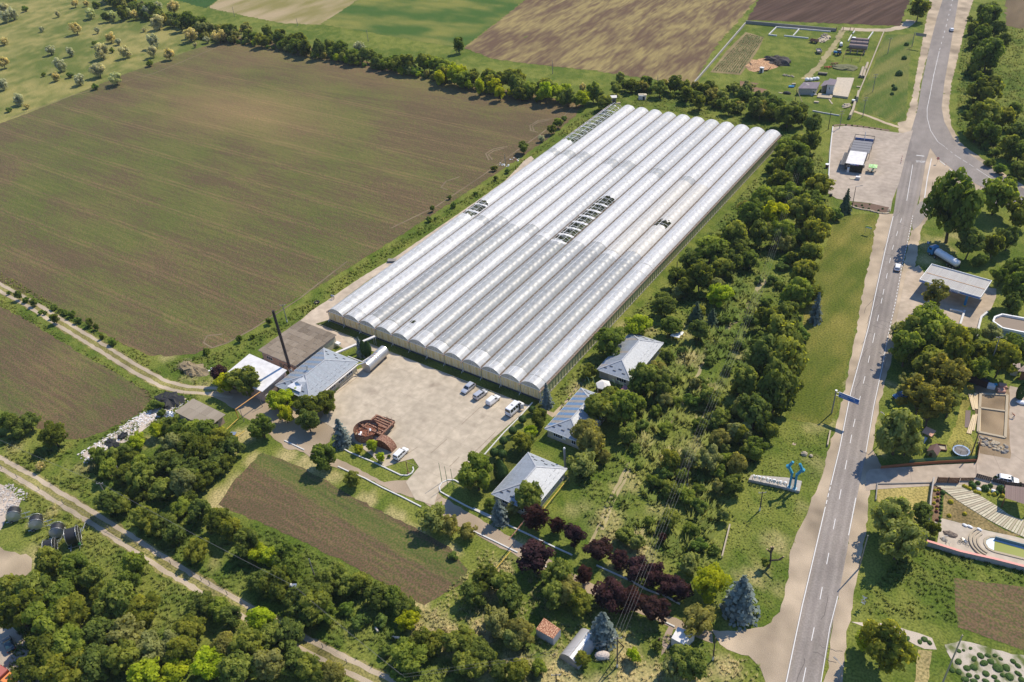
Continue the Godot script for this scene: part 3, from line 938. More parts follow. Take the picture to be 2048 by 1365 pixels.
	for spec in [[0, 137.5, 177.5], [0, 67.0, 79.0], [6, 67.0, 102.0]]:
		for t in [0.2, 0.43, 0.7, 0.9]:
			var p := arch(t)
			put(boxm(V(0.07, 0.05, spec[2] - spec[1]), V(spec[0] * BAY + p.x, EAVE + p.y, -(spec[1] + spec[2]) * 0.5)), "purlin", M.white, G)
	var lm := mb()
	for spec in [[0.0, 60.0, LONG], [39.0, 60.0, 108.0], [65.0, 86.0, 98.0], [26.0, 2.0, 10.0]]:
		for row in 4:
			var x0: float = spec[0] + 0.9 + row * 1.6
			var d: float = spec[1]
			while d < spec[2]:
				for q in 3:
					leaf(lm, V(x0 + g.randf_range(-0.4, 0.4), g.randf_range(0.3, 1.5), -d), V(g.randf_range(-1, 1), g.randf_range(0.4, 1.5), g.randf_range(-1, 1)).normalized(), g.randf_range(0.25, 0.5), g, Vector3.UP, 0.5)
					lm.col = Color(0.06, 0.13, 0.025).lerp(Color(0.11, 0.17, 0.04), g.randf())
				d += 0.42
	var crop := put(lm.mesh(), "tomato_plants", M.leaf)
	tag(crop, "rows of green crop plants seen through the torn film", "crop", "", "stuff")

func multi(mesh: Mesh, called: String, m: Material, where: Array, parent: Node = null, colours := []) -> MultiMeshInstance3D:
	var mm := MultiMesh.new()
	mm.transform_format = MultiMesh.TRANSFORM_3D
	mm.use_colors = colours.size() > 0
	mm.mesh = mesh
	mm.instance_count = where.size()
	for i in where.size():
		mm.set_instance_transform(i, where[i])
		if colours.size():
			mm.set_instance_color(i, colours[i])
	var o := MultiMeshInstance3D.new()
	o.multimesh = mm
	o.material_override = m
	o.set_meta("kind", "stuff")
	if parent == null:
		o.name = numbered(called)
		add_child(o)
	else:
		o.name = called
		parent.add_child(o, true)
	return o

func leaf(b: MB, at: Vector3, nrm: Vector3, size: float, g: RandomNumberGenerator, outward := Vector3.UP, soft := 0.6):
	var s := nrm.cross(V(g.randf_range(-1, 1), g.randf_range(-1, 1), g.randf_range(-1, 1))).normalized()
	var t := nrm.cross(s) * size * 0.5
	s *= size * 0.5 * g.randf_range(0.7, 1.3)
	var n := nrm.lerp(outward, soft).normalized()
	var bend := nrm * size * 0.12
	b.trin(at - s * 0.4 - t, at - s + bend, at + t * 1.2, n, n, n)
	b.trin(at - s * 0.4 - t, at + t * 1.2, at + s - bend, n, n, n)

# ---------------------------------------------------------------- ribbed sheet roofs
# the sheets of one roof face: corners in order, ribs running along `fall`; every sheet keeps its own tone
func ribbed(b: MB, corners: Array, fall: Vector3, pitch: float, height: float, tones: Array, seed_ := 1):
	var a: Vector3 = corners[0]
	var nrm: Vector3 = (corners[2] - corners[0]).cross(corners[1] - corners[0]).normalized()
	if nrm.y < 0: nrm = -nrm
	var f := fall.normalized()
	var s := f.cross(nrm).normalized()
	var poly := PackedVector2Array()
	for p in corners:
		poly.append(Vector2((p - a).dot(s), (p - a).dot(f)))
	var lo := INF
	var hi := -INF
	for q in poly:
		lo = minf(lo, q.x)
		hi = maxf(hi, q.x)
	var span := func(x: float) -> Vector2:
		var m0 := INF
		var m1 := -INF
		for i in poly.size():
			var p := poly[i]
			var q := poly[(i + 1) % poly.size()]
			if (p.x - x) * (q.x - x) <= 0.0 and absf(p.x - q.x) > 1e-6:
				var y := lerpf(p.y, q.y, (x - p.x) / (q.x - p.x))
				m0 = minf(m0, y)
				m1 = maxf(m1, y)
		return Vector2(m0, m1)
	var k := maxi(1, int((hi - lo) / pitch))
	var g := RandomNumberGenerator.new()
	g.seed = seed_
	for i in k:
		var x0 := lerpf(lo, hi, (i + 0.001) / k)
		var x2 := lerpf(lo, hi, (i + 0.999) / k)
		var tone: Color = tones[(i / 4) % tones.size()]
		b.col = tone * g.randf_range(0.95, 1.05)
		var xs := [x0, lerpf(x0, x2, 0.62), lerpf(x0, x2, 0.72), lerpf(x0, x2, 0.90), x2]
		var hs := [0.0, 0.0, height, height, 0.0]
		for j in 4:
			var p: Vector2 = span.call(xs[j])
			var q: Vector2 = span.call(xs[j + 1])
			if p.x == INF or q.x == INF:
				continue
			var h0: Vector3 = nrm * hs[j]
			var h1: Vector3 = nrm * hs[j + 1]
			b.quad(a + s * xs[j] + f * p.x + h0, a + s * xs[j] + f * p.y + h0, a + s * xs[j + 1] + f * q.y + h1, a + s * xs[j + 1] + f * q.x + h1)

func opening(parent: Node, x: Vector3, face: Vector3, w: float, h: float, panes := 2, called := "window", trim: Material = null):   # a window or door on a wall; face is the wall's outward normal
	var s := face.cross(Vector3.UP).normalized()
	var turn := atan2(-s.z, s.x)
	if trim == null: trim = M.white
	var f := mb()
	f.box(x + Vector3.UP * h * 0.5 + face * 0.03, V(w + 0.12, 0.08, 0.12), turn)
	f.box(x - Vector3.UP * h * 0.5 + face * 0.05, V(w + 0.2, 0.07, 0.18), turn)
	for i in panes + 1:
		f.box(x + s * (-w * 0.5 + w * i / panes) + face * 0.03, V(0.07, h, 0.12), turn)
	var o := put(f.mesh(), called, trim, parent)
	for i in panes:
		put(boxm(V(w / panes - 0.08, h - 0.06, 0.03), x + s * (-w * 0.5 + w * (i + 0.5) / panes) + face * 0.02, turn), "pane", M.glass, o)

func hip_roof(t: Node, x0: float, x1: float, z0: float, z1: float, eave: float, top: float, left: Array, others: Array, seed_: int):
	var w := (x1 - x0) * 0.5
	var c := (x0 + x1) * 0.5
	var r0 := V(c, top, z0 + w * 0.86)
	var r1 := V(c, top, z1 - w * 0.86)
	var p := [V(x0, eave, z0), V(x1, eave, z0), V(x1, eave, z1), V(x0, eave, z1)]
	var b := mb()
	ribbed(b, [p[3], p[0], r0, r1], V(w, top - eave, 0), 0.28, 0.035, left, seed_)
	put(b.mesh(), "roof_slope", M.roof_grey, t)
	b = mb()
	ribbed(b, [p[1], p[2], r1, r0], V(-w, top - eave, 0), 0.28, 0.035, others, seed_ + 1)
	put(b.mesh(), "roof_slope", M.roof_grey, t)
	b = mb()
	ribbed(b, [p[0], p[1], r0], V(0, top - eave, w * 0.86), 0.28, 0.035, others, seed_ + 2)
	put(b.mesh(), "roof_slope", M.roof_grey, t)
	b = mb()
	ribbed(b, [p[2], p[3], r1], V(0, top - eave, -w * 0.86), 0.28, 0.035, others, seed_ + 3)
	put(b.mesh(), "roof_slope", M.roof_grey, t)
	for e in [[r0, r1], [p[0], r0], [p[1], r0], [p[2], r1], [p[3], r1]]:
		var k := mb(Color(0.52, 0.54, 0.56))
		k.beam(e[0] + Vector3.UP * 0.05, e[1] + Vector3.UP * 0.05, 0.34, 0.07)
		put(k.mesh(), "ridge_cap", M.roof_grey, t)
	for s in [[z1, -1.0], [z0, 1.0]]:
		for row in 2:
			for i in (3 if row == 0 else 2):
				var xx: float = c + (i - (1.0 if row == 0 else 0.5)) * w * 0.52 - w * 0.1
				var f := 0.26 + row * 0.18
				put(boxm(V(0.95, 0.06, 0.24), V(xx, lerpf(eave, top, f) + 0.07, s[0] + s[1] * w * 0.86 * f)), "vent_slot", M.dark, t)
	for s in [[x0, 1.0], [x1, -1.0]]:
		for row in [0.16, 0.34]:
			var k := mb(Color(0.3, 0.31, 0.33))
			var zz := z0 + 2.6
			while zz < z1 - 2.6:
				k.box(V(s[0] + s[1] * w * row, lerpf(eave, top, row) + 0.07, zz), V(0.06, 0.09, 0.8))
				zz += 1.9
			put(k.mesh(), "snow_guard", M.coloured, t)
	var e := mb()
	for q in 4:
		e.beam(p[q] + Vector3.DOWN * 0.1, p[(q + 1) % 4] + Vector3.DOWN * 0.1, 0.12, 0.2)
	put(e.mesh(), "eaves_board", M.white, t)

func hip_houses():
	var grey := [Color(0.43, 0.47, 0.51), Color(0.42, 0.46, 0.50), Color(0.44, 0.48, 0.52)]
	var worn := [Color(0.43, 0.47, 0.51), Color(0.43, 0.47, 0.51), Color(0.42, 0.45, 0.49), Color(0.52, 0.47, 0.41), Color(0.42, 0.45, 0.48), Color(0.43, 0.46, 0.49)]
	var blue := [Color(0.24, 0.38, 0.56), Color(0.50, 0.45, 0.37)]
	var spec := [[86.1, 96.7, -35.2, -15.8, worn, "grey metal hip-roofed house beside the greenhouse, behind the white gazebo"], [86.2, 96.7, -7.0, 11.2, blue, "hip-roofed house whose left roof slope is striped blue and tan"], [87.2, 98.4, 20.4, 36.2, grey, "grey metal hip-roofed house nearest the blue spruce and the plum trees"]]
	for i in 3:
		var s: Array = spec[i]
		var t := thing("hip_roofed_house", s[5], "house", Vector3.ZERO, 0.0, "grey hip-roofed houses right of the greenhouse")
		put(boxm(V(s[1] - s[0] - 1.0, 2.95, s[3] - s[2] - 1.0), V((s[0] + s[1]) * 0.5, 1.475, (s[2] + s[3]) * 0.5)), "wall", M.wall_cream, t)
		put(boxm(V(s[1] - s[0] - 0.8, 0.4, s[3] - s[2] - 0.8), V((s[0] + s[1]) * 0.5, 0.2, (s[2] + s[3]) * 0.5)), "plinth", M.concrete, t)
		hip_roof(t, s[0], s[1], s[2], s[3], 2.9, 5.0, s[4], grey, i * 10)
		var zf: float = s[3] - 0.5
		if i == 0:
			opening(t, V(93.4, 1.7, zf), V(0, 0, 1), 2.8, 1.2, 4)
			put(boxm(V(2.4, 2.2, 0.1), V(88.2, 1.1, zf + 0.02)), "porch", plain(0.34, 0.30, 0.22), t)
		elif i == 1:
			opening(t, V(89.8, 1.7, zf), V(0, 0, 1), 2.6, 1.2, 4)
			put(boxm(V(0.85, 0.6, 0.4), V(91.9, 2.0, zf + 0.22)), "air_conditioner", M.white, t)
			opening(t, V(94.4, 1.6, zf), V(0, 0, 1), 1.2, 1.3, 2)
		else:
			opening(t, V(91, 1.7, zf), V(0, 0, 1), 2.2, 1.2, 3)
			opening(t, V(95.2, 1.7, zf), V(0, 0, 1), 1.4, 1.2, 2)
		for k in 4:
			opening(t, V(s[1] - 0.5, 1.7, lerpf(s[2] + 2.2, s[3] - 2.2, k / 3.0)), V(1, 0, 0), 1.5, 1.2, 2)
	var f := thing("flue_pipe", "grey metal flue pipe standing at the rear corner of the nearest house", "pipe", V(96.2, 0, 17.9))
	put(tubem(Vector3.ZERO, Vector3.UP * 6.4, 0.28, 0.28, 10), "pipe", plain(0.25, 0.27, 0.31, 0.5, 0.4), f)
	put(tubem(Vector3.UP * 6.4, Vector3.UP * 6.7, 0.33, 0.2, 10), "cap", M.white, f)

# ---------------------------------------------------------------- roads, shoulders and painted lines
func asphalt(x: float, z: float) -> Color:
	var a := noise_a.get_noise_2d(x * 1.5, z * 1.5)
	var b := noise_b.get_noise_2d(x * 1.2, z * 0.35)
	var w := 1.0 + a * 0.16 + b * 0.14 + noise_c.get_noise_2d(x * 0.6, z * 0.5) * 0.10 - (0.16 if noise_b.get_noise_2d(x * 0.35 + 200.0, z * 0.22) > 0.36 else 0.0)
	return Color(0.325 * w, 0.29 * w, 0.26 * w)

func strip_mesh(line: PackedVector2Array, w: float, y: float) -> ArrayMesh:
	var b := mb()
	for i in line.size() - 1:
		var d := (line[i + 1] - line[i]).normalized().orthogonal() * w * 0.5
		b.quad(v3(line[i] - d, y), v3(line[i] + d, y), v3(line[i + 1] + d, y), v3(line[i + 1] - d, y))
	return b.mesh()

func dashes(called: String, line: PackedVector2Array, w: float, on: float, off: float, y: float, m: Material):
	for i in line.size() - 1:
		var len_ := line[i].distance_to(line[i + 1])
		var d := (line[i + 1] - line[i]) / len_
		var s := 0.0
		while s < len_ - on * 0.4:
			struct(strip_mesh(PackedVector2Array([line[i] + d * s, line[i] + d * minf(s + on, len_)]), w, y), called, m)
			s += on + off

func roads():
	var dirt := Color(0.54, 0.435, 0.31)
	flat_sheet("road_shoulder", pv([144.7, 41.8, 148.4, 39.6, 153.1, 35.9, 154.4, 30.9, 153.4, 25.2, 151, 14.7, 150.7, 7.6, 150.2, -0.5, 149.7, -9.2, 148.5, -18, 147.2, -28.5, 145.1, -42.7, 142.9, -54.6, 139.2, -75.1, 135.9, -91.7, 132.9, -109.9, 128.5, -131.8, 127.7, -140, 132.1, -142.2, 135, -127.6, 141.1, -87.7, 147.2, -48.6, 151.7, -20.8, 156.2, 8.4, 159.5, 31.2, 162.5, 45.6, 163.4, 50.7, 159.5, 53.2, 157.3, 47, 155.9, 44.6, 153.1, 43.6, 147.2, 44.1]), M.gravel, 0.045, dirt, 0.5, 0.38, 0.8)
	flat_sheet("road_shoulder", pv([167.9, 48, 166.7, 41.3, 164.3, 29.2, 161.4, 11.6, 158.3, -6.1, 156, -20.4, 152.8, -42.4, 147.5, -76.8, 144, -101.5, 139.5, -135.4, 138.3, -150.4, 142, -154.3, 142.5, -142.7, 142.4, -134.3, 145.6, -115.4, 148, -91.4, 151.4, -68.2, 152.5, -55.1, 154.1, -43.2, 155.8, -31.3, 157.2, -24, 164.7, -15.1, 162.3, -13.4, 160.5, -10.9, 161, -7.7, 162.9, 1.3, 164.2, 9.7, 165.4, 18.1, 166, 22.6, 167.1, 28.2, 168.1, 33.8, 169.3, 39.7, 170.3, 46.5]), M.gravel, 0.045, dirt, 0.5, 0.38, 0.8)
	flat_sheet("road_shoulder", pv([113.5, -219.3, 115.8, -222.6, 111.5, -251.9, 103.4, -296.8, 95.6, -342.1, 86, -395.2, 67, -495, 79.1, -498.5, 93.3, -397.7, 102.7, -323.7, 111, -268, 119.1, -225.2, 122.8, -214.6, 118.4, -203]), M.gravel, 0.045, dirt, 0.6, 0.38, 0.8)
	flat_sheet("road_shoulder", pv([92.3, -502.2, 105.9, -412.3, 112.1, -357, 118.3, -310.2, 122.5, -276.2, 127.9, -243.6, 133.4, -223.2, 140.4, -208, 154.5, -192.8, 167.9, -180.2, 181.7, -167.9, 179.6, -161.1, 150.6, -186.3, 135.6, -200.7, 125.6, -233.8, 114, -301, 105.5, -363.5, 82, -499.3]), M.gravel, 0.045, dirt, 0.5, 0.38, 0.8)
	flat_sheet("traffic_island", pv([130, -202.2, 135.1, -194.6, 147.5, -180.8, 157.2, -172.5, 155.3, -169.8, 148.7, -162.5, 142.3, -154.4, 137.9, -150.6, 135.5, -163.6, 131.9, -186.8]), M.gravel, 0.047, Color(0.54, 0.43, 0.31), 0.25, 0.3)
	var main := pv([161.6, 51.9, 160.5, 45, 158.9, 35.7, 157.5, 27.4, 156, 17.5, 154.9, 10.3, 153.5, 0.5, 152.2, -7.7, 150.4, -20.1, 146.6, -41.9, 144.2, -60.2, 142.3, -73.5, 138.6, -96.2, 135.3, -117, 132.8, -134, 131.5, -143.4, 127.6, -163.7, 122.1, -196.5, 119.9, -215.5, 117.4, -234.9, 111.2, -270.1, 102.5, -324.5, 96.4, -365.8, 91.7, -401.3, 78.3, -498.2, 85, -500.2, 99.3, -403.9, 108.3, -346.8, 114.6, -308, 120.5, -270, 125.5, -242, 129.5, -228.1, 135.9, -213.1, 143.2, -201.8, 153.9, -190.6, 166.5, -179.1, 180.2, -167.6, 182.2, -151.4, 169.4, -159.9, 163.8, -164.2, 156, -173.1, 147, -179.2, 135.2, -191.7, 130.5, -199.9, 131.9, -186.8, 135.9, -162.1, 137.2, -151.1, 138, -143.5, 141, -123.1, 142.9, -109.4, 146.4, -88.2, 148.4, -72.9, 151.3, -55.6, 153.6, -39.1, 156.5, -21.6, 156.9, -18, 158.6, -6.8, 160.3, 4.4, 161.2, 9.3, 163.1, 21.3, 164.2, 29.3, 166.2, 41.6, 167.3, 48.3])
	sheet("road", main, M.road, 0.07, Vector2(0.45, 1.6), -0.1505, func(x, z):
		var cx: float = 142.35 + (z + 88.4) * (0.1675 if z > -88.4 else 0.1503)
		var u: float = x - cx
		var grey := asphalt(x, z)
		if z > -185.0 and absf(u) < 4.5:
			var lane := 0.0
			for k in [-2.6, -1.1, 1.0, 2.5]:
				lane += exp(-pow((u - k) / 0.38, 2))
			grey = grey * (0.90 + 0.24 * lane)
			grey = grey.lerp(Color(0.46, 0.39, 0.31), 0.10 + 0.4 * clampf(absf(u) - 2.9, 0.0, 1.0))
		return grey)
	flat_sheet("road", pv([137.2, -150.3, 137.6, -154.6, 142.3, -161.8, 149, -168.9, 154.4, -172.8, 157.2, -172.5, 162.7, -163.6, 154.7, -164.6, 146.8, -159.9, 142.1, -152.3, 141.1, -137.4, 140.2, -133.2, 138.1, -140.5]), M.road, 0.075, Color(0.36, 0.32, 0.28), 0.2, 0.2)
	var g := RandomNumberGenerator.new()
	g.seed = 19
	var tar := plain(0.10, 0.085, 0.075, 0.9)
	for i in 26:
		var z := g.randf_range(-180.0, 40.0)
		var x := 142.35 + (z + 88.4) * (0.1675 if z > -88.4 else 0.1503) + g.randf_range(-2.8, 1.0)
		var l := PackedVector2Array([Vector2(x, z)])
		for k in g.randi_range(3, 6):
			l.append(l[-1] + (Vector2(g.randf_range(0.3, 1.0), g.randf_range(-0.5, 0.5)) if i % 3 else Vector2(g.randf_range(-0.4, 0.4), g.randf_range(1.0, 2.5))))
		struct(strip_mesh(l, 0.09, 0.079), "road_crack", tar)
	var p := plain(0.70, 0.69, 0.66, 0.7)
	struct(strip_mesh(pv([161.1, 48.8, 160.7, 44.9, 159.1, 35.6, 157.7, 27.3, 156.2, 17.4, 155.1, 10.2, 153.6, 0.5]), 0.16, 0.082), "road_marking", p)
	dashes("road_marking", pv([153.6, 0.5, 152.4, -7.8]), 0.16, 1.2, 1.0, 0.082, p)
	struct(strip_mesh(pv([152.4, -7.8, 150.6, -20.2, 146.8, -42.1, 144.4, -60.3, 142.6, -73.6, 138.9, -96.3, 135.6, -117.2, 132.1, -140.2]), 0.16, 0.082), "road_marking", p)
	struct(strip_mesh(pv([166.4, 43.2, 163.9, 29.5, 163, 21.4]), 0.12, 0.082), "road_marking", p)
	struct(strip_mesh(pv([160.2, 4.8, 158.4, -6.7]), 0.16, 0.082), "road_marking", p)
	struct(strip_mesh(pv([156.2, -22.4, 153.3, -39.4, 151, -55.4, 148.8, -69.4]), 0.14, 0.082), "road_marking", p)
	dashes("road_marking", pv([148.6, -70.4, 146.1, -88, 142.7, -109.2, 140.8, -123, 137.7, -143.4]), 0.16, 0.9, 0.9, 0.082, p)
	dashes("road_marking", pv([163.3, 43.4, 160.2, 24, 156.9, 4.8, 153.7, -14.3, 151.1, -29.6, 148.5, -47.4, 145.5, -67.6, 141.8, -91.1, 137.5, -118.1, 134.9, -140.1]), 0.13, 3.2, 6.2, 0.082, p)
	struct(strip_mesh(pv([133.3, -153.3, 128.2, -182.7]), 0.14, 0.082), "road_marking", p)
	dashes("road_marking", pv([120.5, -238.6, 118.2, -253.5, 114, -279.5, 108.9, -314.2]), 0.16, 5.0, 0.6, 0.082, p)
	dashes("road_marking", pv([108.9, -314.2, 103.8, -352.1, 95.6, -408.9]), 0.16, 3.0, 6.0, 0.082, p)
	struct(strip_mesh(pv([120.5, -238.6, 122.7, -229.1, 126.9, -216.5, 131.7, -207, 135, -203.5]), 0.13, 0.082), "road_marking", p)
	dashes("road_marking", pv([135.5, -202.7, 140.7, -196.7]), 0.13, 1.5, 1.8, 0.082, p)
	dashes("road_marking", pv([140.7, -196.7, 148.8, -189.1]), 0.13, 2.6, 1.0, 0.082, p)
	struct(strip_mesh(pv([149.1, -188.8, 156.1, -181.8, 164.2, -173.4, 171.3, -167.1]), 0.14, 0.082), "road_marking", p)
	struct(strip_mesh(pv([127.4, -191.5, 130.2, -191.8]), 0.45, 0.082), "road_marking", p)
	var tm := TextMesh.new()
	var font := SystemFont.new()
	font.font_names = PackedStringArray(["Droid Sans"])
	tm.font = font
	tm.text = "STOP"
	tm.font_size = 64
	tm.pixel_size = 0.022
	tm.depth = 0.004
	var o := struct(tm, "road_lettering", p)
	var c: Vector2 = Vector2(130.1, -186.5)
	var d: Vector2 = Vector2(131.6, -186.9) - Vector2(128.6, -186.1)
	o.transform = Transform3D(Basis(Vector3.UP, -d.angle()) * Basis(Vector3.RIGHT, -PI * 0.5) * Basis.from_scale(V(1.0, 1.6, 1.0)), V(c.x, 0.082, c.y))
	for l in [[133, -190.9, 135.4, -173.9, 138.1, -158.1], [136.1, -190.1, 138.9, -187], [140.6, -184.7, 146.3, -178.7, 151.1, -174.7]]:
		struct(strip_mesh(pv(l), 0.32, 0.10), "kerb", M.paint)
	sheet("yard", pv([16.5, 0, 27.6, 3.2, 46.2, 3.5, 63.7, 3.7, 76.4, 3, 75.9, 9.6, 75, 18.7, 74.8, 28.1, 74.6, 35.1, 74, 40.1, 75.8, 44, 70.7, 44.8, 65.1, 41.5, 64.7, 35.9, 61.5, 34.3, 59.4, 36.9, 57.2, 40.2, 49.8, 38.4, 42.6, 37.2, 35.9, 36.2, 30.3, 35.7, 26.1, 25.9, 23.2, 16.2, 24.7, 13.6, 27.6, 9.9, 23.6, 5.4, 14.2, 6.4, 7.9, 4.1, 0.7, 2.1, 6.6, 0.4]), M.slab, 0.085, Vector2(0.5, 0.5), 0.0, func(x, z):
		var h := Vector2i(floori((x - 34.0) / 5.0), floori((z - 8.0) / 4.0))
		var w: float = 0.94 + 0.11 * fmod(absf(sin(h.x * 12.9 + h.y * 78.2) * 437.5), 1.0) + 0.12 * noise_a.get_noise_2d(x * 2.0, z * 2.0) + 0.10 * noise_b.get_noise_2d(x * 2.0, z * 2.0)
		var tone := Color(0.575, 0.495, 0.375) * w
		return tone.lerp(Color(0.30, 0.24, 0.18), clampf(noise_b.get_noise_2d(x * 1.3 + 50.0, z * 1.3) * 1.6 - 0.62, 0.0, 0.55)))
	var fine := plain(0.36, 0.295, 0.22, 0.95)
	for i in 9:
		struct(strip_mesh(PackedVector2Array([Vector2(34.0 + i * 5.0, 5.0), Vector2(34.0 + i * 5.0, 20.0 + i * 2.0)]), 0.06, 0.092), "slab_joint", fine)
	for i in 8:
		struct(strip_mesh(PackedVector2Array([Vector2(31.0 + maxf(0.0, i - 4.0) * 4.5, 8.0 + i * 4.0), Vector2(78.0, 8.0 + i * 4.0)]), 0.06, 0.092), "slab_joint", fine)
	var joint := plain(0.26, 0.20, 0.14, 0.95)
	for l in [[26.2, 24.9, 26.7, 17], [64.3, 30.5, 64.7, 24.5], [71.3, 31.9, 71.4, 28.1], [64.7, 18.1, 65, 10.4, 67.6, 6.8], [58.5, 36.4, 59.9, 30.5], [73.6, 26.8, 74.1, 16.2]]:
		struct(strip_mesh(pv(l), 0.14, 0.095), "slab_joint", joint)
	flat_sheet("grass_bed", pv([-1, 0.3, 79, 0.3, 79.5, 3.2, -3, 3.6]), M.grass, 0.10, Color(0.12, 0.14, 0.03), 0.0, 0.5)
	struct(boxm(V(80.5, 0.16, 0.14), V(38.5, 0.08, 3.3)), "kerb", M.concrete)
	for l in [[76.3, 1.8, 76.4, 8.6, 76.2, 15.1, 76.4, 22.5, 76.6, 27.6, 76.7, 29.1], [39.8, 40.3, 45.6, 40.8, 53.8, 40.4, 58.9, 40.4, 62.6, 40.4, 64.1, 39.6, 64.5, 38.5, 64.2, 37.4, 63.4, 36.7], [46.7, 46.1, 50.8, 46, 55.4, 45.7, 61.5, 45.9, 67.1, 45.8, 73.4, 45.9], [77, 33.9, 76.8, 35.2, 75.2, 35, 73.7, 35.8, 73, 37.3, 73.4, 38.8, 74.5, 39.8, 78.3, 40.1, 82.5, 40.3, 86.4, 40.3, 90.4, 40.4], [84.5, 40, 90.3, 39.9, 95.1, 40.1, 100.6, 40, 106.1, 40.1, 111.3, 40], [88.5, 45.6, 94.1, 45.5, 100.6, 45.5], [117.2, 39.7, 121.3, 39.6, 125.3, 39.5, 129, 39.8, 132, 39.5], [132.6, 39.2, 136.6, 39.5], [107.8, 45.6, 110, 45.6], [27.6, 46.2, 34.8, 46.1], [135.8, 44.9, 138, 44.9]]:
		var b := mb()
		var line := pv(l)
		for i in line.size() - 1:
			b.beam(v3(line[i], 0.13), v3(line[i + 1], 0.13), 0.30, 0.26)
		struct(b.mesh(), "kerb", M.paint)
	flat_sheet("grass_verge", pv([76.3, 2, 81.8, 5, 85.2, 9.9, 85, 17.5, 85.3, 25.5, 86.1, 33.5, 85.4, 38, 82.3, 37.8, 77.2, 34, 76.7, 28.6, 76.4, 22.5, 76.2, 15.1, 76.4, 8.6]), M.grass, 0.03, Color(0.17, 0.19, 0.04), 0.4, 0.6)

# ---------------------------------------------------------------- boiler house, sheds, tank
func boiler_house():
	var t := thing("workshop", "pink workshop with a big plain white roof beside the chimney", "building")
	var x0 := -3.6
	var x1 := 11.9
	var z0 := 28.6
	var z1 := 38.2
	var b := mb()
	b.prism(PackedVector2Array([Vector2(x0 + 0.4, z0 + 0.3), Vector2(x1 - 0.4, z0 + 0.3), Vector2(x1 - 0.4, z1 - 0.4), Vector2(x0 + 0.4, z1 - 0.4)]), 0.0, 4.35)
	put(b.mesh(), "wall", M.wall_pink, t)
	b = mb()
	var r := [V(x0, 4.4, z1), V(x0, 5.2, z0), V(x1, 5.2, z0), V(x1, 4.4, z1)]
	b.quad(r[0], r[1], r[2], r[3])
	b.quad(r[3] + Vector3.DOWN * 0.18, r[2] + Vector3.DOWN * 0.18, r[1] + Vector3.DOWN * 0.18, r[0] + Vector3.DOWN * 0.18)
	for i in 4:
		var p: Vector3 = r[i]
		var q: Vector3 = r[(i + 1) % 4]
		b.quad(p + Vector3.DOWN * 0.18, p, q, q + Vector3.DOWN * 0.18)
	put(b.mesh(), "roof", M.roof_white, t)
	b = mb()
	b.quad(V(x1 - 0.39, 4.3, z0 + 0.3), V(x1 - 0.39, 5.1, z0 + 0.3), V(x1 - 0.39, 4.4, z1 - 0.4), V(x1 - 0.39, 4.3, z1 - 0.4))
	put(b.mesh(), "gable", M.wall_pink, t)
	opening(t, V(x1 - 0.4, 1.7, 36.6), V(1, 0, 0), 1.5, 1.0, 2)
	var door := put(boxm(V(0.06, 2.1, 1.0), V(x1 - 0.37, 1.05, 35.0)), "door", M.white, t)
	put(boxm(V(0.08, 0.1, 0.16), V(x1 - 0.32, 1.05, 35.35)), "handle", M.dark, door)
	opening(t, V(x1 - 0.4, 2.2, 32.0), V(1, 0, 0), 1.4, 1.2, 2)
	t = thing("store_building", "pink flat-roofed store covered in brown weathered corrugated sheets", "building")
	b = mb()
	b.prism(PackedVector2Array([Vector2(-3.6, 8.6), Vector2(10.9, 8.6), Vector2(10.9, 24.6), Vector2(-3.6, 24.6)]), 0.0, 3.8)
	put(b.mesh(), "wall", M.wall_pink, t)
	put(boxm(V(0.04, 3.0, 16.1), V(10.93, 1.5, 16.6)), "wall_face", M.wall_cream, t)
	var g := RandomNumberGenerator.new()
	g.seed = 5
	for i in 8:
		for j in 9:
			b = mb()
			var c0 := V(-4.1 + j * 1.72, 3.9, 8.2 + i * 2.12)
			var tone := Color(0.30, 0.245, 0.185).lerp(Color(0.40, 0.335, 0.26), g.randf())
			if i < 2: tone = tone * 0.82
			var y := 0.06 * ((i + j) % 2) + 0.03
			ribbed(b, [c0 + V(0, y, 0), c0 + V(1.74, y, 0), c0 + V(1.74, y + 0.05, 2.18), c0 + V(0, y + 0.05, 2.18)], V(0, 0, 1), 0.24, 0.05, [tone], i * 9 + j)
			put(b.mesh(), "roof_sheet", M.roof_old, t)
	put(boxm(V(15.5, 0.12, 17.1), V(3.6, 3.84, 16.7)), "roof_deck", M.concrete, t)
	opening(t, V(-0.5, 2.0, 24.62), V(0, 0, 1), 2.4, 1.0, 3)
	put(boxm(V(1.2, 2.0, 0.08), V(4.0, 1.0, 24.64)), "door", M.grey, t)
	t = thing("boiler_house", "grey-blue hip-roofed boiler house with a roof cowl and a rusty dormer", "building")
	put(boxm(V(12.6, 3.5, 18.2), V(18.6, 1.75, 24.1)), "wall", M.wall_cream, t)
	hip_roof(t, 12.0, 25.6, 14.4, 33.8, 3.5, 5.7, [Color(0.33, 0.42, 0.52), Color(0.45, 0.45, 0.43)], [Color(0.41, 0.46, 0.50), Color(0.40, 0.44, 0.48)], 60)
	b = mb()
	b.quad(V(16.2, 4.3, 33.0), V(18.8, 5.75, 28.6), V(18.8, 5.75, 28.6), V(21.4, 4.3, 33.0))
	b.tri(V(17.0, 4.1, 31.2), V(18.8, 5.5, 31.0), V(20.6, 4.1, 31.2))
	b.col = Color(0.5, 0.54, 0.58)
	b.quad(V(16.8, 4.35, 31.4), V(16.8, 5.0, 29.4), V(18.8, 5.75, 29.0), V(18.8, 5.65, 31.2))
	b.quad(V(18.8, 5.65, 31.2), V(18.8, 5.75, 29.0), V(20.8, 5.0, 29.4), V(20.8, 4.35, 31.4))
	put(b.mesh(), "dormer", M.roof_grey, t)
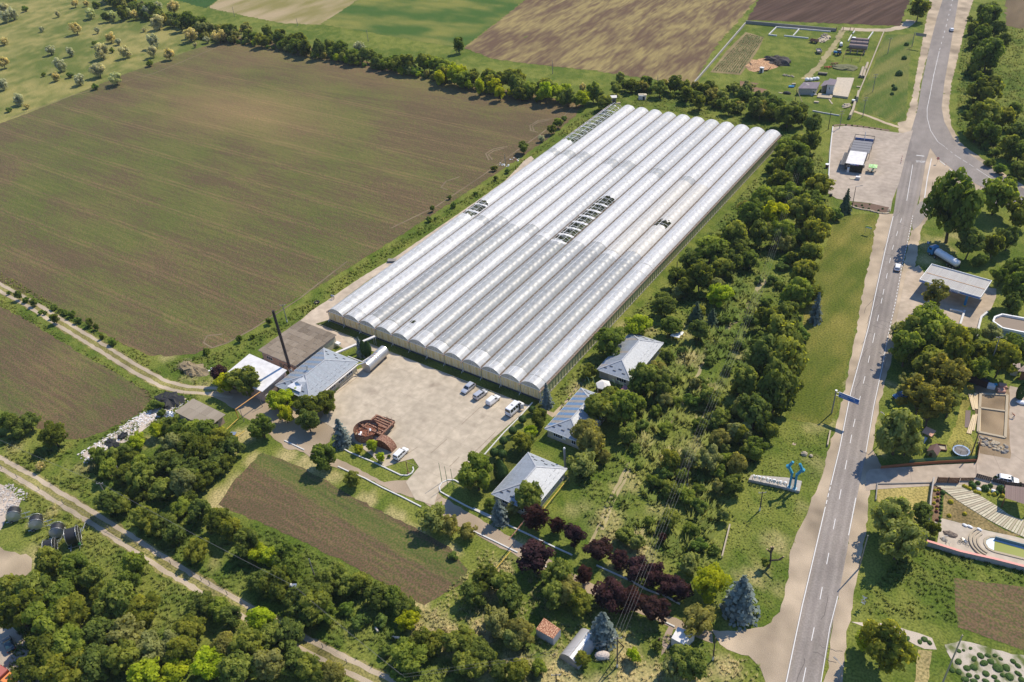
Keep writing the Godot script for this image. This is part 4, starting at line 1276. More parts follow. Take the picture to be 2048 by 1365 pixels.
	var cow := put(tubem(V(17.0, 4.8, 25.6), V(17.0, 6.4, 25.6), 0.22), "roof_cowl", M.steel, t)
	put(tubem(V(17.0, 6.4, 25.6), V(17.6, 6.6, 25.9), 0.3, 0.26), "hood", M.steel, cow)
	for i in 5:
		opening(t, V(24.9, 1.8, 18.0 + i * 3.4), V(1, 0, 0), 2.2, 1.5, 3)
	opening(t, V(14.5, 1.8, 33.2), V(0, 0, 1), 1.6, 1.3, 2)
	t = thing("chimney", "tall thin dark rusty steel chimney between the workshop and boiler house", "chimney", V(10.3, 0, 26.4))
	put(tubem(Vector3.ZERO, Vector3.UP * 3.6, 0.5, 0.5, 12), "base_pipe", M.wall_white, t)
	put(tubem(Vector3.UP * 3.6, Vector3.UP * 16.0, 0.42, 0.40, 12), "stack", plain(0.04, 0.022, 0.020, 0.6), t)
	put(tubem(Vector3.UP * 15.9, Vector3.UP * 16.3, 0.5, 0.5, 12), "flange", plain(0.045, 0.03, 0.028, 0.7), t)
	put(tubem(Vector3.UP * 16.3, Vector3.UP * 23.6, 0.40, 0.37, 12), "upper_stack", plain(0.026, 0.018, 0.018, 0.7), t)
	b = mb()
	for i in 8:
		var a0 := PI * i / 8.0
		var a1 := PI * (i + 1) / 8.0
		b.tube(V(-1.1 + 1.1 * cos(a0), 3.5 + 1.2 * sin(a0), 0.3), V(-1.1 + 1.1 * cos(a1), 3.5 + 1.2 * sin(a1), 0.3), 0.14, 0.14, 6)
	put(b.mesh(), "duct", M.dark, t)
	b = mb()
	for i in 8:
		var a0 := PI * i / 8.0
		var a1 := PI * (i + 1) / 8.0
		b.tube(V(1.1 + 0.9 * cos(a0), 3.3 + 1.1 * sin(a0), 0.3), V(1.1 + 0.9 * cos(a1), 3.3 + 1.1 * sin(a1), 0.3), 0.14, 0.14, 6)
	put(b.mesh(), "duct", M.rust, t)
	t = thing("storage_tank", "silver cylindrical tank lying on saddles at the yard's edge", "tank", V(27.5, 0, 9.6), 0.06)
	b = mb()
	b.tube(V(0, 2.0, -4.3), V(0, 2.0, 4.3), 1.62, 1.62, 28)
	put(b.mesh(), "shell", plain(0.50, 0.50, 0.49, 0.42, 0.6), t)
	for z in [-4.3, -1.4, 1.5, 4.3]:
		put(tubem(V(0, 2.0, z - 0.05), V(0, 2.0, z + 0.05), 1.65, 1.65, 28), "band", M.steel, t)
	for z in [-3.2, 0.0, 3.2]:
		put(boxm(V(2.4, 0.9, 0.5), V(0, 0.45, z)), "saddle", plain(0.12, 0.10, 0.09), t)
	for z in [-0.8, 0.1, 1.0, 1.6]:
		b = mb()
		for i in 5:
			var a0 := 0.7 + 0.24 * i
			var a1 := a0 + 0.24
			b.quad(V(1.632 * cos(a0), 2.0 + 1.632 * sin(a0), z - 0.1), V(1.632 * cos(a1), 2.0 + 1.632 * sin(a1), z - 0.1), V(1.632 * cos(a1), 2.0 + 1.632 * sin(a1), z + 0.1), V(1.632 * cos(a0), 2.0 + 1.632 * sin(a0), z + 0.1))
		put(b.mesh(), "rust_streak", M.rust, t)
	put(boxm(V(0.5, 0.3, 0.5), V(0, 3.7, 3.2)), "manhole", M.steel, t)
	var w := plain(0.72, 0.68, 0.62, 0.7)
	t = thing("pipe_bridge", "pale lagged heating pipe crossing on trestles to the greenhouse front", "pipe")
	b = mb()
	b.beam(V(16.0, 2.7, 14.2), V(21.3, 3.1, 2.4), 0.75, 0.35)
	put(b.mesh(), "pipe_casing", w, t)
	for s in [0.12, 0.5, 0.97]:
		var p := V(16.0, 0, 14.2).lerp(V(21.3, 0, 2.4), s)
		b = mb()
		b.box(p + V(-0.4, 1.35, 0), V(0.1, 2.7, 0.1))
		b.box(p + V(0.4, 1.35, 0), V(0.1, 2.7, 0.1))
		put(b.mesh(), "trestle", M.grey, t)
	t = thing("eave_pipe", "white lagged pipe running along the boiler house eaves to the tank", "pipe")
	b = mb()
	b.tube(V(26.0, 3.1, 31.0), V(26.0, 3.1, 15.2), 0.22, 0.22)
	b.tube(V(26.0, 3.1, 15.2), V(27.3, 3.4, 13.9), 0.18, 0.18)
	b.tube(V(21.0, 3.3, 13.8), V(26.4, 3.3, 13.7), 0.16, 0.16)
	b.tube(V(26.4, 3.3, 13.7), V(28.0, 3.6, 5.6), 0.13, 0.13)
	put(b.mesh(), "pipe", w, t)
	for z in [30.0, 25.0, 20.0, 16.0]:
		put(boxm(V(0.1, 3.0, 0.1), V(26.0, 1.5, z)), "support", M.grey, t)
	t = thing("utility_cabinet", "small white metal cabinet on legs behind the boiler house", "cabinet", V(11.6, 0, 8.7))
	put(boxm(V(1.6, 0.7, 1.1), V(0, 1.1, 0)), "box", M.white, t)
	for s in [V(-0.7, 0.4, -0.45), V(0.7, 0.4, -0.45), V(-0.7, 0.4, 0.45), V(0.7, 0.4, 0.45)]:
		put(boxm(V(0.08, 0.8, 0.08), s), "leg", M.grey, t)
	t = thing("shed", "small flat-roofed shed of brown roofing sheets half hidden by bushes", "shed")
	b = mb()
	b.prism(PackedVector2Array([Vector2(-4.3, 49.3), Vector2(7.8, 49.3), Vector2(7.8, 54.5), Vector2(-4.3, 54.5)]), 0.0, 2.75)
	put(b.mesh(), "wall", M.wall_pink, t)
	for i in 2:
		for j in 6:
			b = mb(Color(0.34, 0.29, 0.22).lerp(Color(0.42, 0.36, 0.28), g.randf()))
			var yy := 2.86 + 0.02 * ((i + j) % 2)
			b.box(V(-4.9 + (j + 0.5) * 2.25, yy, 48.8 + (i + 0.5) * 3.15), V(2.23, 0.09, 3.13))
			put(b.mesh(), "roof_sheet", M.roof_old, t)
	opening(t, V(7.82, 1.9, 52.4), V(1, 0, 0), 2.4, 0.7, 3, "window", M.grey)
	opening(t, V(3.6, 1.5, 54.52), V(0, 0, 1), 1.4, 1.2, 2, "window", M.grey)

# ---------------------------------------------------------------- yard details
func yard_details():
	var g := RandomNumberGenerator.new()
	g.seed = 77
	var inner := tinted(M.rust.albedo_texture, 4.0, 0.34, 0.22, 0.18, 0.85)
	var t := thing("rusty_tank", "round rusty steel tank cut open, piled with scrap inside", "tank", V(45.3, 0.6, 33.5), 0.3)
	var b := mb()
	var rad := 3.3
	for i in 30:
		var a0 := TAU * i / 34.0 + 0.6
		var a1 := TAU * (i + 1) / 34.0 + 0.6
		var h0 := 2.2 + (0.5 * maxf(0, sin(i * 0.9)) if i > 22 else 0.1)
		var p := V(cos(a0) * rad, -0.6, sin(a0) * rad)
		var q := V(cos(a1) * rad, -0.6, sin(a1) * rad)
		b.quad(p, p + Vector3.UP * h0, q + Vector3.UP * h0, q)
		b.quad(q * 0.97, q * 0.97 + Vector3.UP * h0, p * 0.97 + Vector3.UP * h0, p * 0.97)
	put(b.mesh(), "shell", M.rust, t)
	b = mb()
	b.prism(PackedVector2Array([Vector2(-2.8, 0.3), Vector2(-1.2, -2.2), Vector2(1.6, -2.0), Vector2(2.7, 0.4), Vector2(1.8, 2.1), Vector2(-0.8, 2.7)]), 0.2, 0.8)
	put(b.mesh(), "scrap_plate", inner, t)
	for i in 9:
		b = mb()
		b.box(V(g.randf_range(-2, 2), 1.0 + g.randf() * 0.3, g.randf_range(-2, 2)), V(g.randf_range(0.4, 1.4), 0.08, g.randf_range(0.2, 0.6)), g.randf() * 3.0, V(g.randf_range(-0.4, 0.4), 0, 0.2))
		put(b.mesh(), "scrap", M.white if i % 4 == 0 else M.rust, t)
	t = thing("rusty_beam_scrap", "rusty steel frame of parallel beams lying beside the round tank", "scrap frame", V(46.7, 0.09, 30.1), 0.03)
	for k in 2:
		var q := -1.0 if k == 0 else 1.0
		put(boxm(V(6.4, 0.5, 0.4), V(0, 1.3, q * 2.6)), "side_beam", M.rust, t)
		put(boxm(V(0.45, 0.55, 5.5), V(q * 3.0, 1.26, 0), 0.04 * q), "end_beam", M.rust, t)
	for k in 6:
		b = mb()
		b.box(V(g.randf_range(-0.2, 0.2), 1.12 + g.randf() * 0.3, -1.9 + k * 0.78), V(g.randf_range(4.6, 5.8), g.randf_range(0.25, 0.5), 0.38), g.randf_range(-0.06, 0.06), V(0, 0, g.randf_range(-0.05, 0.05)))
		put(b.mesh(), "cross_beam", M.rust, t)
	put(boxm(V(5.9, 0.8, 5.0), V(0, 0.45, 0)), "tray", inner, t)
	put(boxm(V(0.1, 0.9, 3.6), V(3.5, 1.0, 0.4), 0.06), "side_plate", M.dark, t)
	put(boxm(V(3.6, 0.9, 0.1), V(0.9, 1.0, -3.1), 0.05), "side_plate", M.dark, t)
	for k in 12:
		b = mb()
		var p := V(g.randf_range(-3.4, 3.2), 1.3, (2.7 if k % 2 else -2.7))
		b.tube(p, p + V(g.randf_range(-1.6, 0.9), g.randf_range(0.2, 1.4), g.randf_range(-0.8, 0.8)), 0.07, 0.04, 5)
		put(b.mesh(), "bent_rod", M.rust, t)
	t = thing("rusty_half_drum", "rusty half drum standing on edge like an arch beside the white van", "scrap drum", V(52.4, 0, 34.5), 0.04)
	b = mb()
	for i in 22:
		var a0 := PI * i / 22.0
		var a1 := PI * (i + 1) / 22.0
		var p := V(-cos(a0) * 3.0, sin(a0) * 3.0, 0)
		var q := V(-cos(a1) * 3.0, sin(a1) * 3.0, 0)
		b.quad(p + V(0, 0, 1.1), p - V(0, 0, 1.1), q - V(0, 0, 1.1), q + V(0, 0, 1.1))
	put(b.mesh(), "hoop_plate", M.rust, t)
	b = mb()
	for i in 22:
		var a0 := PI * i / 22.0
		var a1 := PI * (i + 1) / 22.0
		b.tri(V(-cos(a0) * 2.96, sin(a0) * 2.96, 0.95), V(-cos(a1) * 2.96, sin(a1) * 2.96, 0.95), V(0, 0, 0.95))
	put(b.mesh(), "end_plate", inner, t)
	var masts := [V(72.9, 0, 37.1), V(74.9, 0, 37.4), V(76.6, 0, 37.3)]
	for i in 3:
		t = thing("flag_mast", "%s of three bare green flag masts inside the white kerb loop" % ["leftmost", "middle one", "rightmost"][i], "flag mast", masts[i], 0.0, "green flag masts")
		put(tubem(Vector3.ZERO, Vector3.UP * 6.6, 0.08, 0.05), "mast", M.green, t)
		put(tubem(Vector3.UP * 6.6, Vector3.UP * 6.75, 0.09, 0.02), "finial", M.green, t)
	t = thing("rusty_post", "rusty iron post on the grass tip inside the curved white kerb", "post", V(63.6, 0, 38.8))
	put(tubem(Vector3.ZERO, Vector3.UP * 4.0, 0.10, 0.09), "shaft", M.rust, t)
	put(boxm(V(0.5, 0.1, 0.5), V(0, 0.05, 0)), "foot", M.rust, t)

# ---------------------------------------------------------------- vehicles; every one faces its local -z
func heading(a: Array) -> float:   # from x,z of the tail to x,z of the nose
	return atan2(-(a[2] - a[0]), -(a[3] - a[1]))

func middle(a: Array) -> Vector3:
	return V((a[0] + a[2]) * 0.5, 0.09, (a[1] + a[3]) * 0.5)

func wheel(t: Node, at: Vector3, r: float, w := 0.24, rim: Material = null):
	var o := put(tubem(V(-w * 0.5, 0, 0), V(w * 0.5, 0, 0), r, r, 14), "wheel", M.tyre, t)
	o.position = at
	put(tubem(V(-w * 0.5 - 0.012, 0, 0), V(w * 0.5 + 0.012, 0, 0), r * 0.58, r * 0.58, 10), "rim", rim if rim else M.steel, o)

func paint(r: float, g: float, b: float, metal := 0.0) -> StandardMaterial3D:
	var m := plain(r, g, b, 0.35, metal)
	m.clearcoat_enabled = true
	m.clearcoat = 0.6
	m.clearcoat_roughness = 0.12
	return m

# L, W, H overall; hood: length of the bonnet, belt: height of the window line, ws / rw: slope lengths of the screens, win: side window spans as fractions of the cabin
func car(called: String, label: String, category: String, at: Vector3, turn: float, p: Material, L: float, W: float, H: float, hood: float, hood_h: float, belt: float, ws: float, rw: float, win: Array, group := "") -> Node3D:
	var t := thing(called, label, category, at, turn, group)
	var w := W * 0.5
	var f := -L * 0.5
	var e := L * 0.5
	var b := mb()
	var spec := [[f, 0.80, 0.36, hood_h * 0.72], [f + 0.10, 0.93, 0.27, hood_h * 0.88], [f + 0.45, 0.99, 0.24, hood_h], [f + hood, 1.0, 0.24, belt - 0.04], [f + hood + 0.5, 1.0, 0.24, belt], [e - 0.5, 1.0, 0.26, belt], [e - 0.12, 0.97, 0.30, belt - 0.02], [e, 0.90, 0.38, belt - 0.10]]
	var rings := []
	for s in spec:
		var ww: float = w * s[1]
		var yb: float = s[2]
		var yt: float = s[3]
		rings.append([V(-ww * 0.92, yb, s[0]), V(-ww, lerpf(yb, yt, 0.3), s[0]), V(-ww, lerpf(yb, yt, 0.72), s[0]), V(-ww * 0.94, lerpf(yb, yt, 0.94), s[0]), V(-ww * 0.80, yt, s[0]), V(ww * 0.80, yt, s[0]), V(ww * 0.94, lerpf(yb, yt, 0.94), s[0]), V(ww, lerpf(yb, yt, 0.72), s[0]), V(ww, lerpf(yb, yt, 0.3), s[0]), V(ww * 0.92, yb, s[0])])
	b.loft(rings, true, true)
	b.fan(rings[0], true)
	b.fan(rings[-1])
	put(b.mesh(), "body", p, t)
	var zb0 := f + hood
	var zt0 := zb0 + ws
	var zb1 := e - 0.06
	var zt1 := zb1 - rw
	var wb := w * 0.95
	var wt := w * 0.80
	b = mb()
	rings = [[V(-wb, belt - 0.08, zb0), V(wb, belt - 0.08, zb0), V(wb, belt - 0.08, zb1), V(-wb, belt - 0.08, zb1)], [V(-wt, H - 0.10, zt0), V(wt, H - 0.10, zt0), V(wt, H - 0.10, zt1), V(-wt, H - 0.10, zt1)], [V(-wt * 0.93, H - 0.02, zt0 + 0.16), V(wt * 0.93, H - 0.02, zt0 + 0.16), V(wt * 0.93, H - 0.02, zt1 - 0.14), V(-wt * 0.93, H - 0.02, zt1 - 0.14)], [V(-wt * 0.7, H, zt0 + 0.5), V(wt * 0.7, H, zt0 + 0.5), V(wt * 0.7, H, zt1 - 0.4), V(-wt * 0.7, H, zt1 - 0.4)]]
	for i in 3:
		for j in 4:
			var q := (j + 1) % 4
			b.quad(rings[i][j], rings[i + 1][j], rings[i + 1][q], rings[i][q])
	b.quad(rings[3][0], rings[3][3], rings[3][2], rings[3][1])
	put(b.mesh(), "cabin", p, t)
	var at_side := func(s: float, u: float, v: float) -> Vector3:   # a point on the cabin side
		var lo := lerpf(zb0, zb1, u)
		var hi := lerpf(zt0, zt1, u)
		return V(s * (lerpf(wb, wt, v) + 0.012), lerpf(belt - 0.06, H - 0.12, v), lerpf(lo, hi, v))
	for s in [-1.0, 1.0]:
		for k in win:
			b = mb()
			var q := [at_side.call(s, k[0], 0.16), at_side.call(s, k[0], 0.90), at_side.call(s, k[1], 0.90), at_side.call(s, k[1], 0.16)]
			if s < 0: q.reverse()
			b.quad(q[0], q[1], q[2], q[3])
			put(b.mesh(), "side_window", M.glass, t)
	b = mb()
	var o := V(0, 0.012, -0.012)
	b.quad(V(-wb * 0.90, lerpf(belt, H, 0.06), zb0 + ws * 0.10) + o, V(-wt * 0.92, H - 0.14, zt0 - 0.02) + o, V(wt * 0.92, H - 0.14, zt0 - 0.02) + o, V(wb * 0.90, lerpf(belt, H, 0.06), zb0 + ws * 0.10) + o)
	put(b.mesh(), "windscreen", M.glass, t)
	if win.size() > 1:
		b = mb()
		var y0 := lerpf(belt, H - 0.1, 0.2)
		o = V(0, 0.004, 0.014)
		b.quad(V(wb * 0.86, y0, lerpf(zb1, zt1, 0.2)) + o, V(wt * 0.9, H - 0.2, lerpf(zb1, zt1, 0.9)) + o, V(-wt * 0.9, H - 0.2, lerpf(zb1, zt1, 0.9)) + o, V(-wb * 0.86, y0, lerpf(zb1, zt1, 0.2)) + o)
		put(b.mesh(), "rear_window", M.glass, t)
	for s in [-1, 1]:
		put(boxm(V(0.34, 0.15, 0.10), V(s * w * 0.66, hood_h * 0.72, f + 0.06)), "headlight", M.white, t)
		put(boxm(V(0.13, 0.36, 0.08), V(s * w * 0.84, belt - 0.28, e - 0.03)), "tail_light", M.red, t)
		put(boxm(V(0.2, 0.14, 0.12), V(s * (w + 0.10), belt + 0.08, zb0 + 0.45)), "mirror", p, t)
	put(boxm(V(W * 0.86, 0.2, 0.08), V(0, 0.42, f + 0.03)), "bumper", M.dark, t)
	put(boxm(V(W * 0.86, 0.2, 0.08), V(0, 0.42, e + 0.0)), "bumper", M.dark, t)
	for z in [f + L * 0.19, e - L * 0.19]:
		for s in [-1, 1]:
			wheel(t, V(s * (w - 0.10), 0.33, z), 0.33)
	return t

func vehicles():
	var white := paint(0.78, 0.78, 0.77)
	var silver := paint(0.55, 0.56, 0.58, 0.4)
	var two := [[0.06, 0.36], [0.40, 0.66], [0.70, 0.93]]
	var a := [58.1, 3.8, 57.8, 7.9]
	car("parked_car", "silver estate car parked leftmost in the row, nose towards the yard", "car", middle(a), heading(a), silver, 4.6, 1.84, 1.66, 1.15, 0.92, 1.02, 0.75, 0.5, two, "vehicles parked before the greenhouse")
	a = [62.2, 8.2, 62.8, 4.7]
	var t := car("parked_van", "silver-grey small van with rear windows, parked between the estate car and white van", "van", middle(a), heading(a), silver, 4.4, 1.82, 1.8, 0.95, 1.0, 1.1, 0.75, 0.12, two, "vehicles parked before the greenhouse")
	a = [66.7, 8.6, 67.1, 4.8]
	car("parked_van", "white windowless panel van parked beside the white minibus", "van", middle(a), heading(a), white, 4.4, 1.82, 1.82, 0.95, 1.0, 1.1, 0.75, 0.10, [[0.08, 0.30]], "vehicles parked before the greenhouse")
	a = [73.7, 9.7, 74.2, 3.8]
	t = car("minibus", "white high-roofed minibus with its front door open at the yard's corner", "minibus", middle(a), heading(a), white, 6.0, 2.05, 2.65, 0.85, 1.15, 1.35, 0.95, 0.10, [[0.10, 0.26], [0.30, 0.48], [0.52, 0.70], [0.74, 0.94]], "vehicles parked before the greenhouse")
	put(boxm(V(0.9, 1.5, 0.07), V(1.45, 1.15, -1.35), 0.5), "open_door", white, t)
	put(boxm(V(0.05, 1.9, 0.95), V(1.035, 1.3, -1.0)), "doorway", M.black, t)
	put(boxm(V(0.7, 0.06, 0.4), V(0, 2.69, 0.9)), "roof_hatch", M.grey, t)
	a = [58.2, 36.9, 58.2, 33.1]
	car("parked_van", "white minivan with dark rear windows parked beside the rusty half drum", "van", middle(a), heading(a), white, 4.5, 1.83, 1.85, 0.95, 1.0, 1.1, 0.75, 0.14, two)
	a = [142.2, -104.8, 141.4, -109.9]
	car("driving_car", "white hatchback driving up the road past the petrol station", "car", middle(a), heading([a[0], a[1], a[2], a[3]]), white, 4.2, 1.78, 1.5, 1.0, 0.85, 0.95, 0.75, 0.5, two)
	a = [109.1, -340.3, 106.5, -349.6]
	car("driving_car", "white car far up the road near the top of the picture", "car", middle(a), heading(a), white, 4.3, 1.78, 1.48, 1.05, 0.85, 0.93, 0.8, 0.6, two)
	a = [183.5, -27.8, 187.6, -30.2]
	a = [183.8, -27.8, 187.8, -28.8]
	car("parked_car", "white car parked on the paved court behind the clipped bushes", "car", middle(a), heading(a), white, 4.6, 1.84, 1.6, 1.1, 0.9, 1.0, 0.75, 0.5, two)
	a = [159.5, -48.1, 156.8, -44.9]
	car("parked_car", "dark blue car parked in the shade of the pines by the road", "car", middle(a), heading(a), paint(0.01, 0.08, 0.20), 4.3, 1.8, 1.5, 1.1, 0.88, 0.98, 0.75, 0.5, two)
	a = [24.5, 120.6, 20, 119.4]
	car("parked_car", "dark blue-green car under the trees in the lower left corner", "car", middle(a), heading(a), paint(0.015, 0.045, 0.06), 4.3, 1.75, 1.45, 1.1, 0.85, 0.95, 0.8, 0.5, two)
	a = [25.3, 123.9, 31.7, 123.3]
	var th := heading(a)
	t = thing("truck", "orange cab-over truck with a red slatted load body in the lower left corner", "truck", V(31.6, 0, 124.7), th)
	var orange := paint(0.80, 0.27, 0.06)
	var b := mb()
	var ring := func(y: float, w: float, z0: float, z1: float) -> Array: return [V(-w, y, z0), V(w, y, z0), V(w, y, z1), V(-w, y, z1)]
	var rings := [ring.call(0.6, 1.2, -1.1, 1.0), ring.call(1.6, 1.22, -1.15, 1.0), ring.call(2.6, 1.12, -0.9, 0.95), ring.call(2.72, 1.0, -0.75, 0.8)]
	for i in 3:
		for j in 4:
			var q := (j + 1) % 4
			b.quad(rings[i][j], rings[i + 1][j], rings[i + 1][q], rings[i][q])
	b.quad(rings[3][0], rings[3][3], rings[3][2], rings[3][1])
	put(b.mesh(), "cab", orange, t)
	b = mb()
	b.quad(V(-1.0, 1.75, -1.125), V(-0.98, 2.45, -0.96), V(0.98, 2.45, -0.96), V(1.0, 1.75, -1.125))
	put(b.mesh(), "windscreen", M.glass, t)
	for s in [-1, 1]:
		put(boxm(V(0.04, 0.7, 1.1), V(s * 1.2, 2.05, 0.1)), "side_window", M.glass, t)
		put(boxm(V(0.35, 0.4, 0.2), V(s * 1.45, 2.1, -0.95)), "mirror", orange, t)
		put(boxm(V(0.3, 0.2, 0.1), V(s * 0.85, 0.95, -1.15)), "headlight", M.white, t)
	put(boxm(V(0.7, 0.06, 0.5), V(0, 2.74, 0.1)), "roof_hatch", M.dark, t)
	put(boxm(V(2.3, 0.35, 0.2), V(0, 0.65, -1.2)), "bumper", M.dark, t)
	put(boxm(V(1.2, 0.35, 7.0), V(0, 0.75, 3.6)), "chassis", M.dark, t)
	var body := put(boxm(V(2.4, 1.5, 5.2), V(0, 1.85, 4.2)), "load_body", plain(0.28, 0.055, 0.035, 0.7), t)
	for i in 8:
		for s in [-1, 1]:
			put(boxm(V(0.12, 1.5, 0.14), V(s * 1.25, 1.86, 1.9 + i * 0.66)), "rib", plain(0.36, 0.08, 0.05), body)
	put(boxm(V(2.3, 0.08, 5.0), V(0, 2.64, 4.2)), "tarpaulin", plain(0.42, 0.13, 0.10), t)
	for z in [0.1, 4.6, 5.8]:
		for s in [-1, 1]:
			wheel(t, V(s * 1.05, 0.5, z), 0.5, 0.32)
	a = [157.7, -114.7, 148.1, -121.4]
	t = thing("tanker_truck", "blue-cabbed lorry with a long white tank parked behind the petrol canopy", "truck", V((a[0] + a[2]) * 0.5, 0.05, (a[1] + a[3]) * 0.5), heading(a))
	var cab := paint(0.03, 0.22, 0.42)
	b = mb()
	rings = [ring.call(0.7, 1.2, -5.9, -3.8), ring.call(1.9, 1.22, -5.95, -3.8), ring.call(3.0, 1.12, -5.6, -3.8), ring.call(3.3, 0.95, -4.9, -3.9)]
	for i in 3:
		for j in 4:
			var q := (j + 1) % 4
			b.quad(rings[i][j], rings[i + 1][j], rings[i + 1][q], rings[i][q])
	b.quad(rings[3][0], rings[3][3], rings[3][2], rings[3][1])
	put(b.mesh(), "cab", cab, t)
	b = mb()
	b.quad(V(-1.0, 2.05, -5.93), V(-0.98, 2.85, -5.68), V(0.98, 2.85, -5.68), V(1.0, 2.05, -5.93))
	put(b.mesh(), "windscreen", M.glass, t)
	for s in [-1, 1]:
		put(boxm(V(0.04, 0.7, 1.0), V(s * 1.2, 2.4, -4.9)), "side_window", M.glass, t)
		put(boxm(V(0.05, 0.12, 8.6), V(s * 1.02, 1.75, 1.2)), "stripe", M.red, t)
	var tank := put(tubem(V(0, 2.0, -3.2), V(0, 2.0, 5.2), 1.12, 1.12, 22), "tank", plain(0.78, 0.77, 0.73, 0.4), t)
	b = mb()
	b.ball(V(0, 2.0, 5.2), V(1.12, 1.12, 0.45), 18, 8)
	put(b.mesh(), "tank_end", plain(0.78, 0.77, 0.73, 0.4), t)
	for z in [-2.0, 0.2, 2.4, 4.4]:
		put(tubem(V(0, 3.05, z), V(0, 3.3, z), 0.28, 0.28, 10), "hatch", M.white, tank)
	put(boxm(V(1.0, 0.35, 10.6), V(0, 0.8, 0.2)), "chassis", M.dark, t)
	for z in [-4.8, -2.6, 2.6, 3.8, 5.0]:
		for s in [-1, 1]:
			wheel(t, V(s * 1.05, 0.5, z), 0.5, 0.32)
	reels()

func reels():   # hose-reel irrigators
	var hose := plain(0.02, 0.02, 0.022, 0.55)
	var zinc := plain(0.45, 0.47, 0.46, 0.45, 0.5)
	var at := [V(-10.4, 0, 99.2), V(-3, 0, 97.8), V(4, 0, 96.6), V(9.4, 0, 95.8), V(7.1, 0, 100.4)]
	var turn := [-0.62, -0.62, -0.72, 0.95, 0.85]
	var size := [1.15, 1.15, 1.15, 1.45, 1.2]
	var say := ["hose reel irrigator nearest the white rubble, its boom raised", "second hose reel irrigator from the left, grey gearbox side showing", "third hose reel irrigator from the left, green drive box at its foot", "largest hose reel irrigator, wide black drum with a pale frame", "black hose reel half hidden under the treetops below the others"]
	for i in 5:
		var t := thing("hose_reel", say[i], "hose reel", at[i], turn[i], "hose reel irrigators parked on the grass")
		var k: float = size[i]
		var r := 1.45 * k
		var c := V(0, r + 0.35, 0)
		var w := 0.85 * k
		put(tubem(c + V(-w, 0, 0), c + V(w, 0, 0), r * 0.88, r * 0.88, 24), "hose_drum", hose, t)
		for s in [-1, 1]:
			var b := mb()
			for j in 24:
				var a0 := TAU * j / 24.0
				var a1 := TAU * (j + 1) / 24.0
				b.tube(c + V(s * w, cos(a0) * r, sin(a0) * r), c + V(s * w, cos(a1) * r, sin(a1) * r), 0.06, 0.06, 5, false)
			put(b.mesh(), "drum_rim", M.steel, t)
			for j in 6:
				var a0 := TAU * j / 6.0
				put(tubem(c + V(s * (w + 0.02), 0, 0), c + V(s * (w + 0.02), cos(a0) * r, sin(a0) * r), 0.04, 0.04, 5), "spoke", M.steel, t)
		if i < 3:
			var b := mb()
			for j in 8:
				var a0 := TAU * j / 8.0
				var a1 := TAU * (j + 1) / 8.0
				b.tri(c + V(w + 0.12, cos(a0) * r * 0.97, sin(a0) * r * 0.97), c + V(w + 0.12, cos(a1) * r * 0.97, sin(a1) * r * 0.97), c + V(w + 0.55, 0, 0))
			put(b.mesh(), "side_shield", zinc, t)
		put(boxm(V(2.2 * k, 0.18, 0.2), V(0, 0.35, 1.2 * k)), "axle_frame", M.steel, t)
		put(boxm(V(0.16, 0.16, 4.6 * k), V(w * 0.8, 0.45, -0.4)), "drawbar", M.steel, t)
		put(boxm(V(0.16, 0.16, 4.6 * k), V(-w * 0.8, 0.45, -0.4)), "drawbar", M.steel, t)
		put(boxm(V(0.5, 0.6, 0.7), V(w * 0.8, 0.75, 1.1 * k)), "gearbox", M.green if i > 1 else M.grey, t)
		var boom := mb()
		boom.tube(V(w + 0.2, 0.7, -1.6 * k), V(w + 1.2, 1.5, -3.4 * k), 0.05, 0.05, 5)
		boom.tube(V(-w, 0.7, -1.6 * k), V(w + 0.9, 1.0, -2.4 * k), 0.05, 0.05, 5)
		boom.tube(V(0.2, 0.6, -1.7 * k), V(0.6, 1.6, -2.6 * k), 0.06, 0.04, 5)
		put(boom.mesh(), "gun_boom", M.steel, t)
		for s in [-1, 1]:
			wheel(t, V(s * 0.95 * k, 0.38, 0.9 * k), 0.38, 0.24)

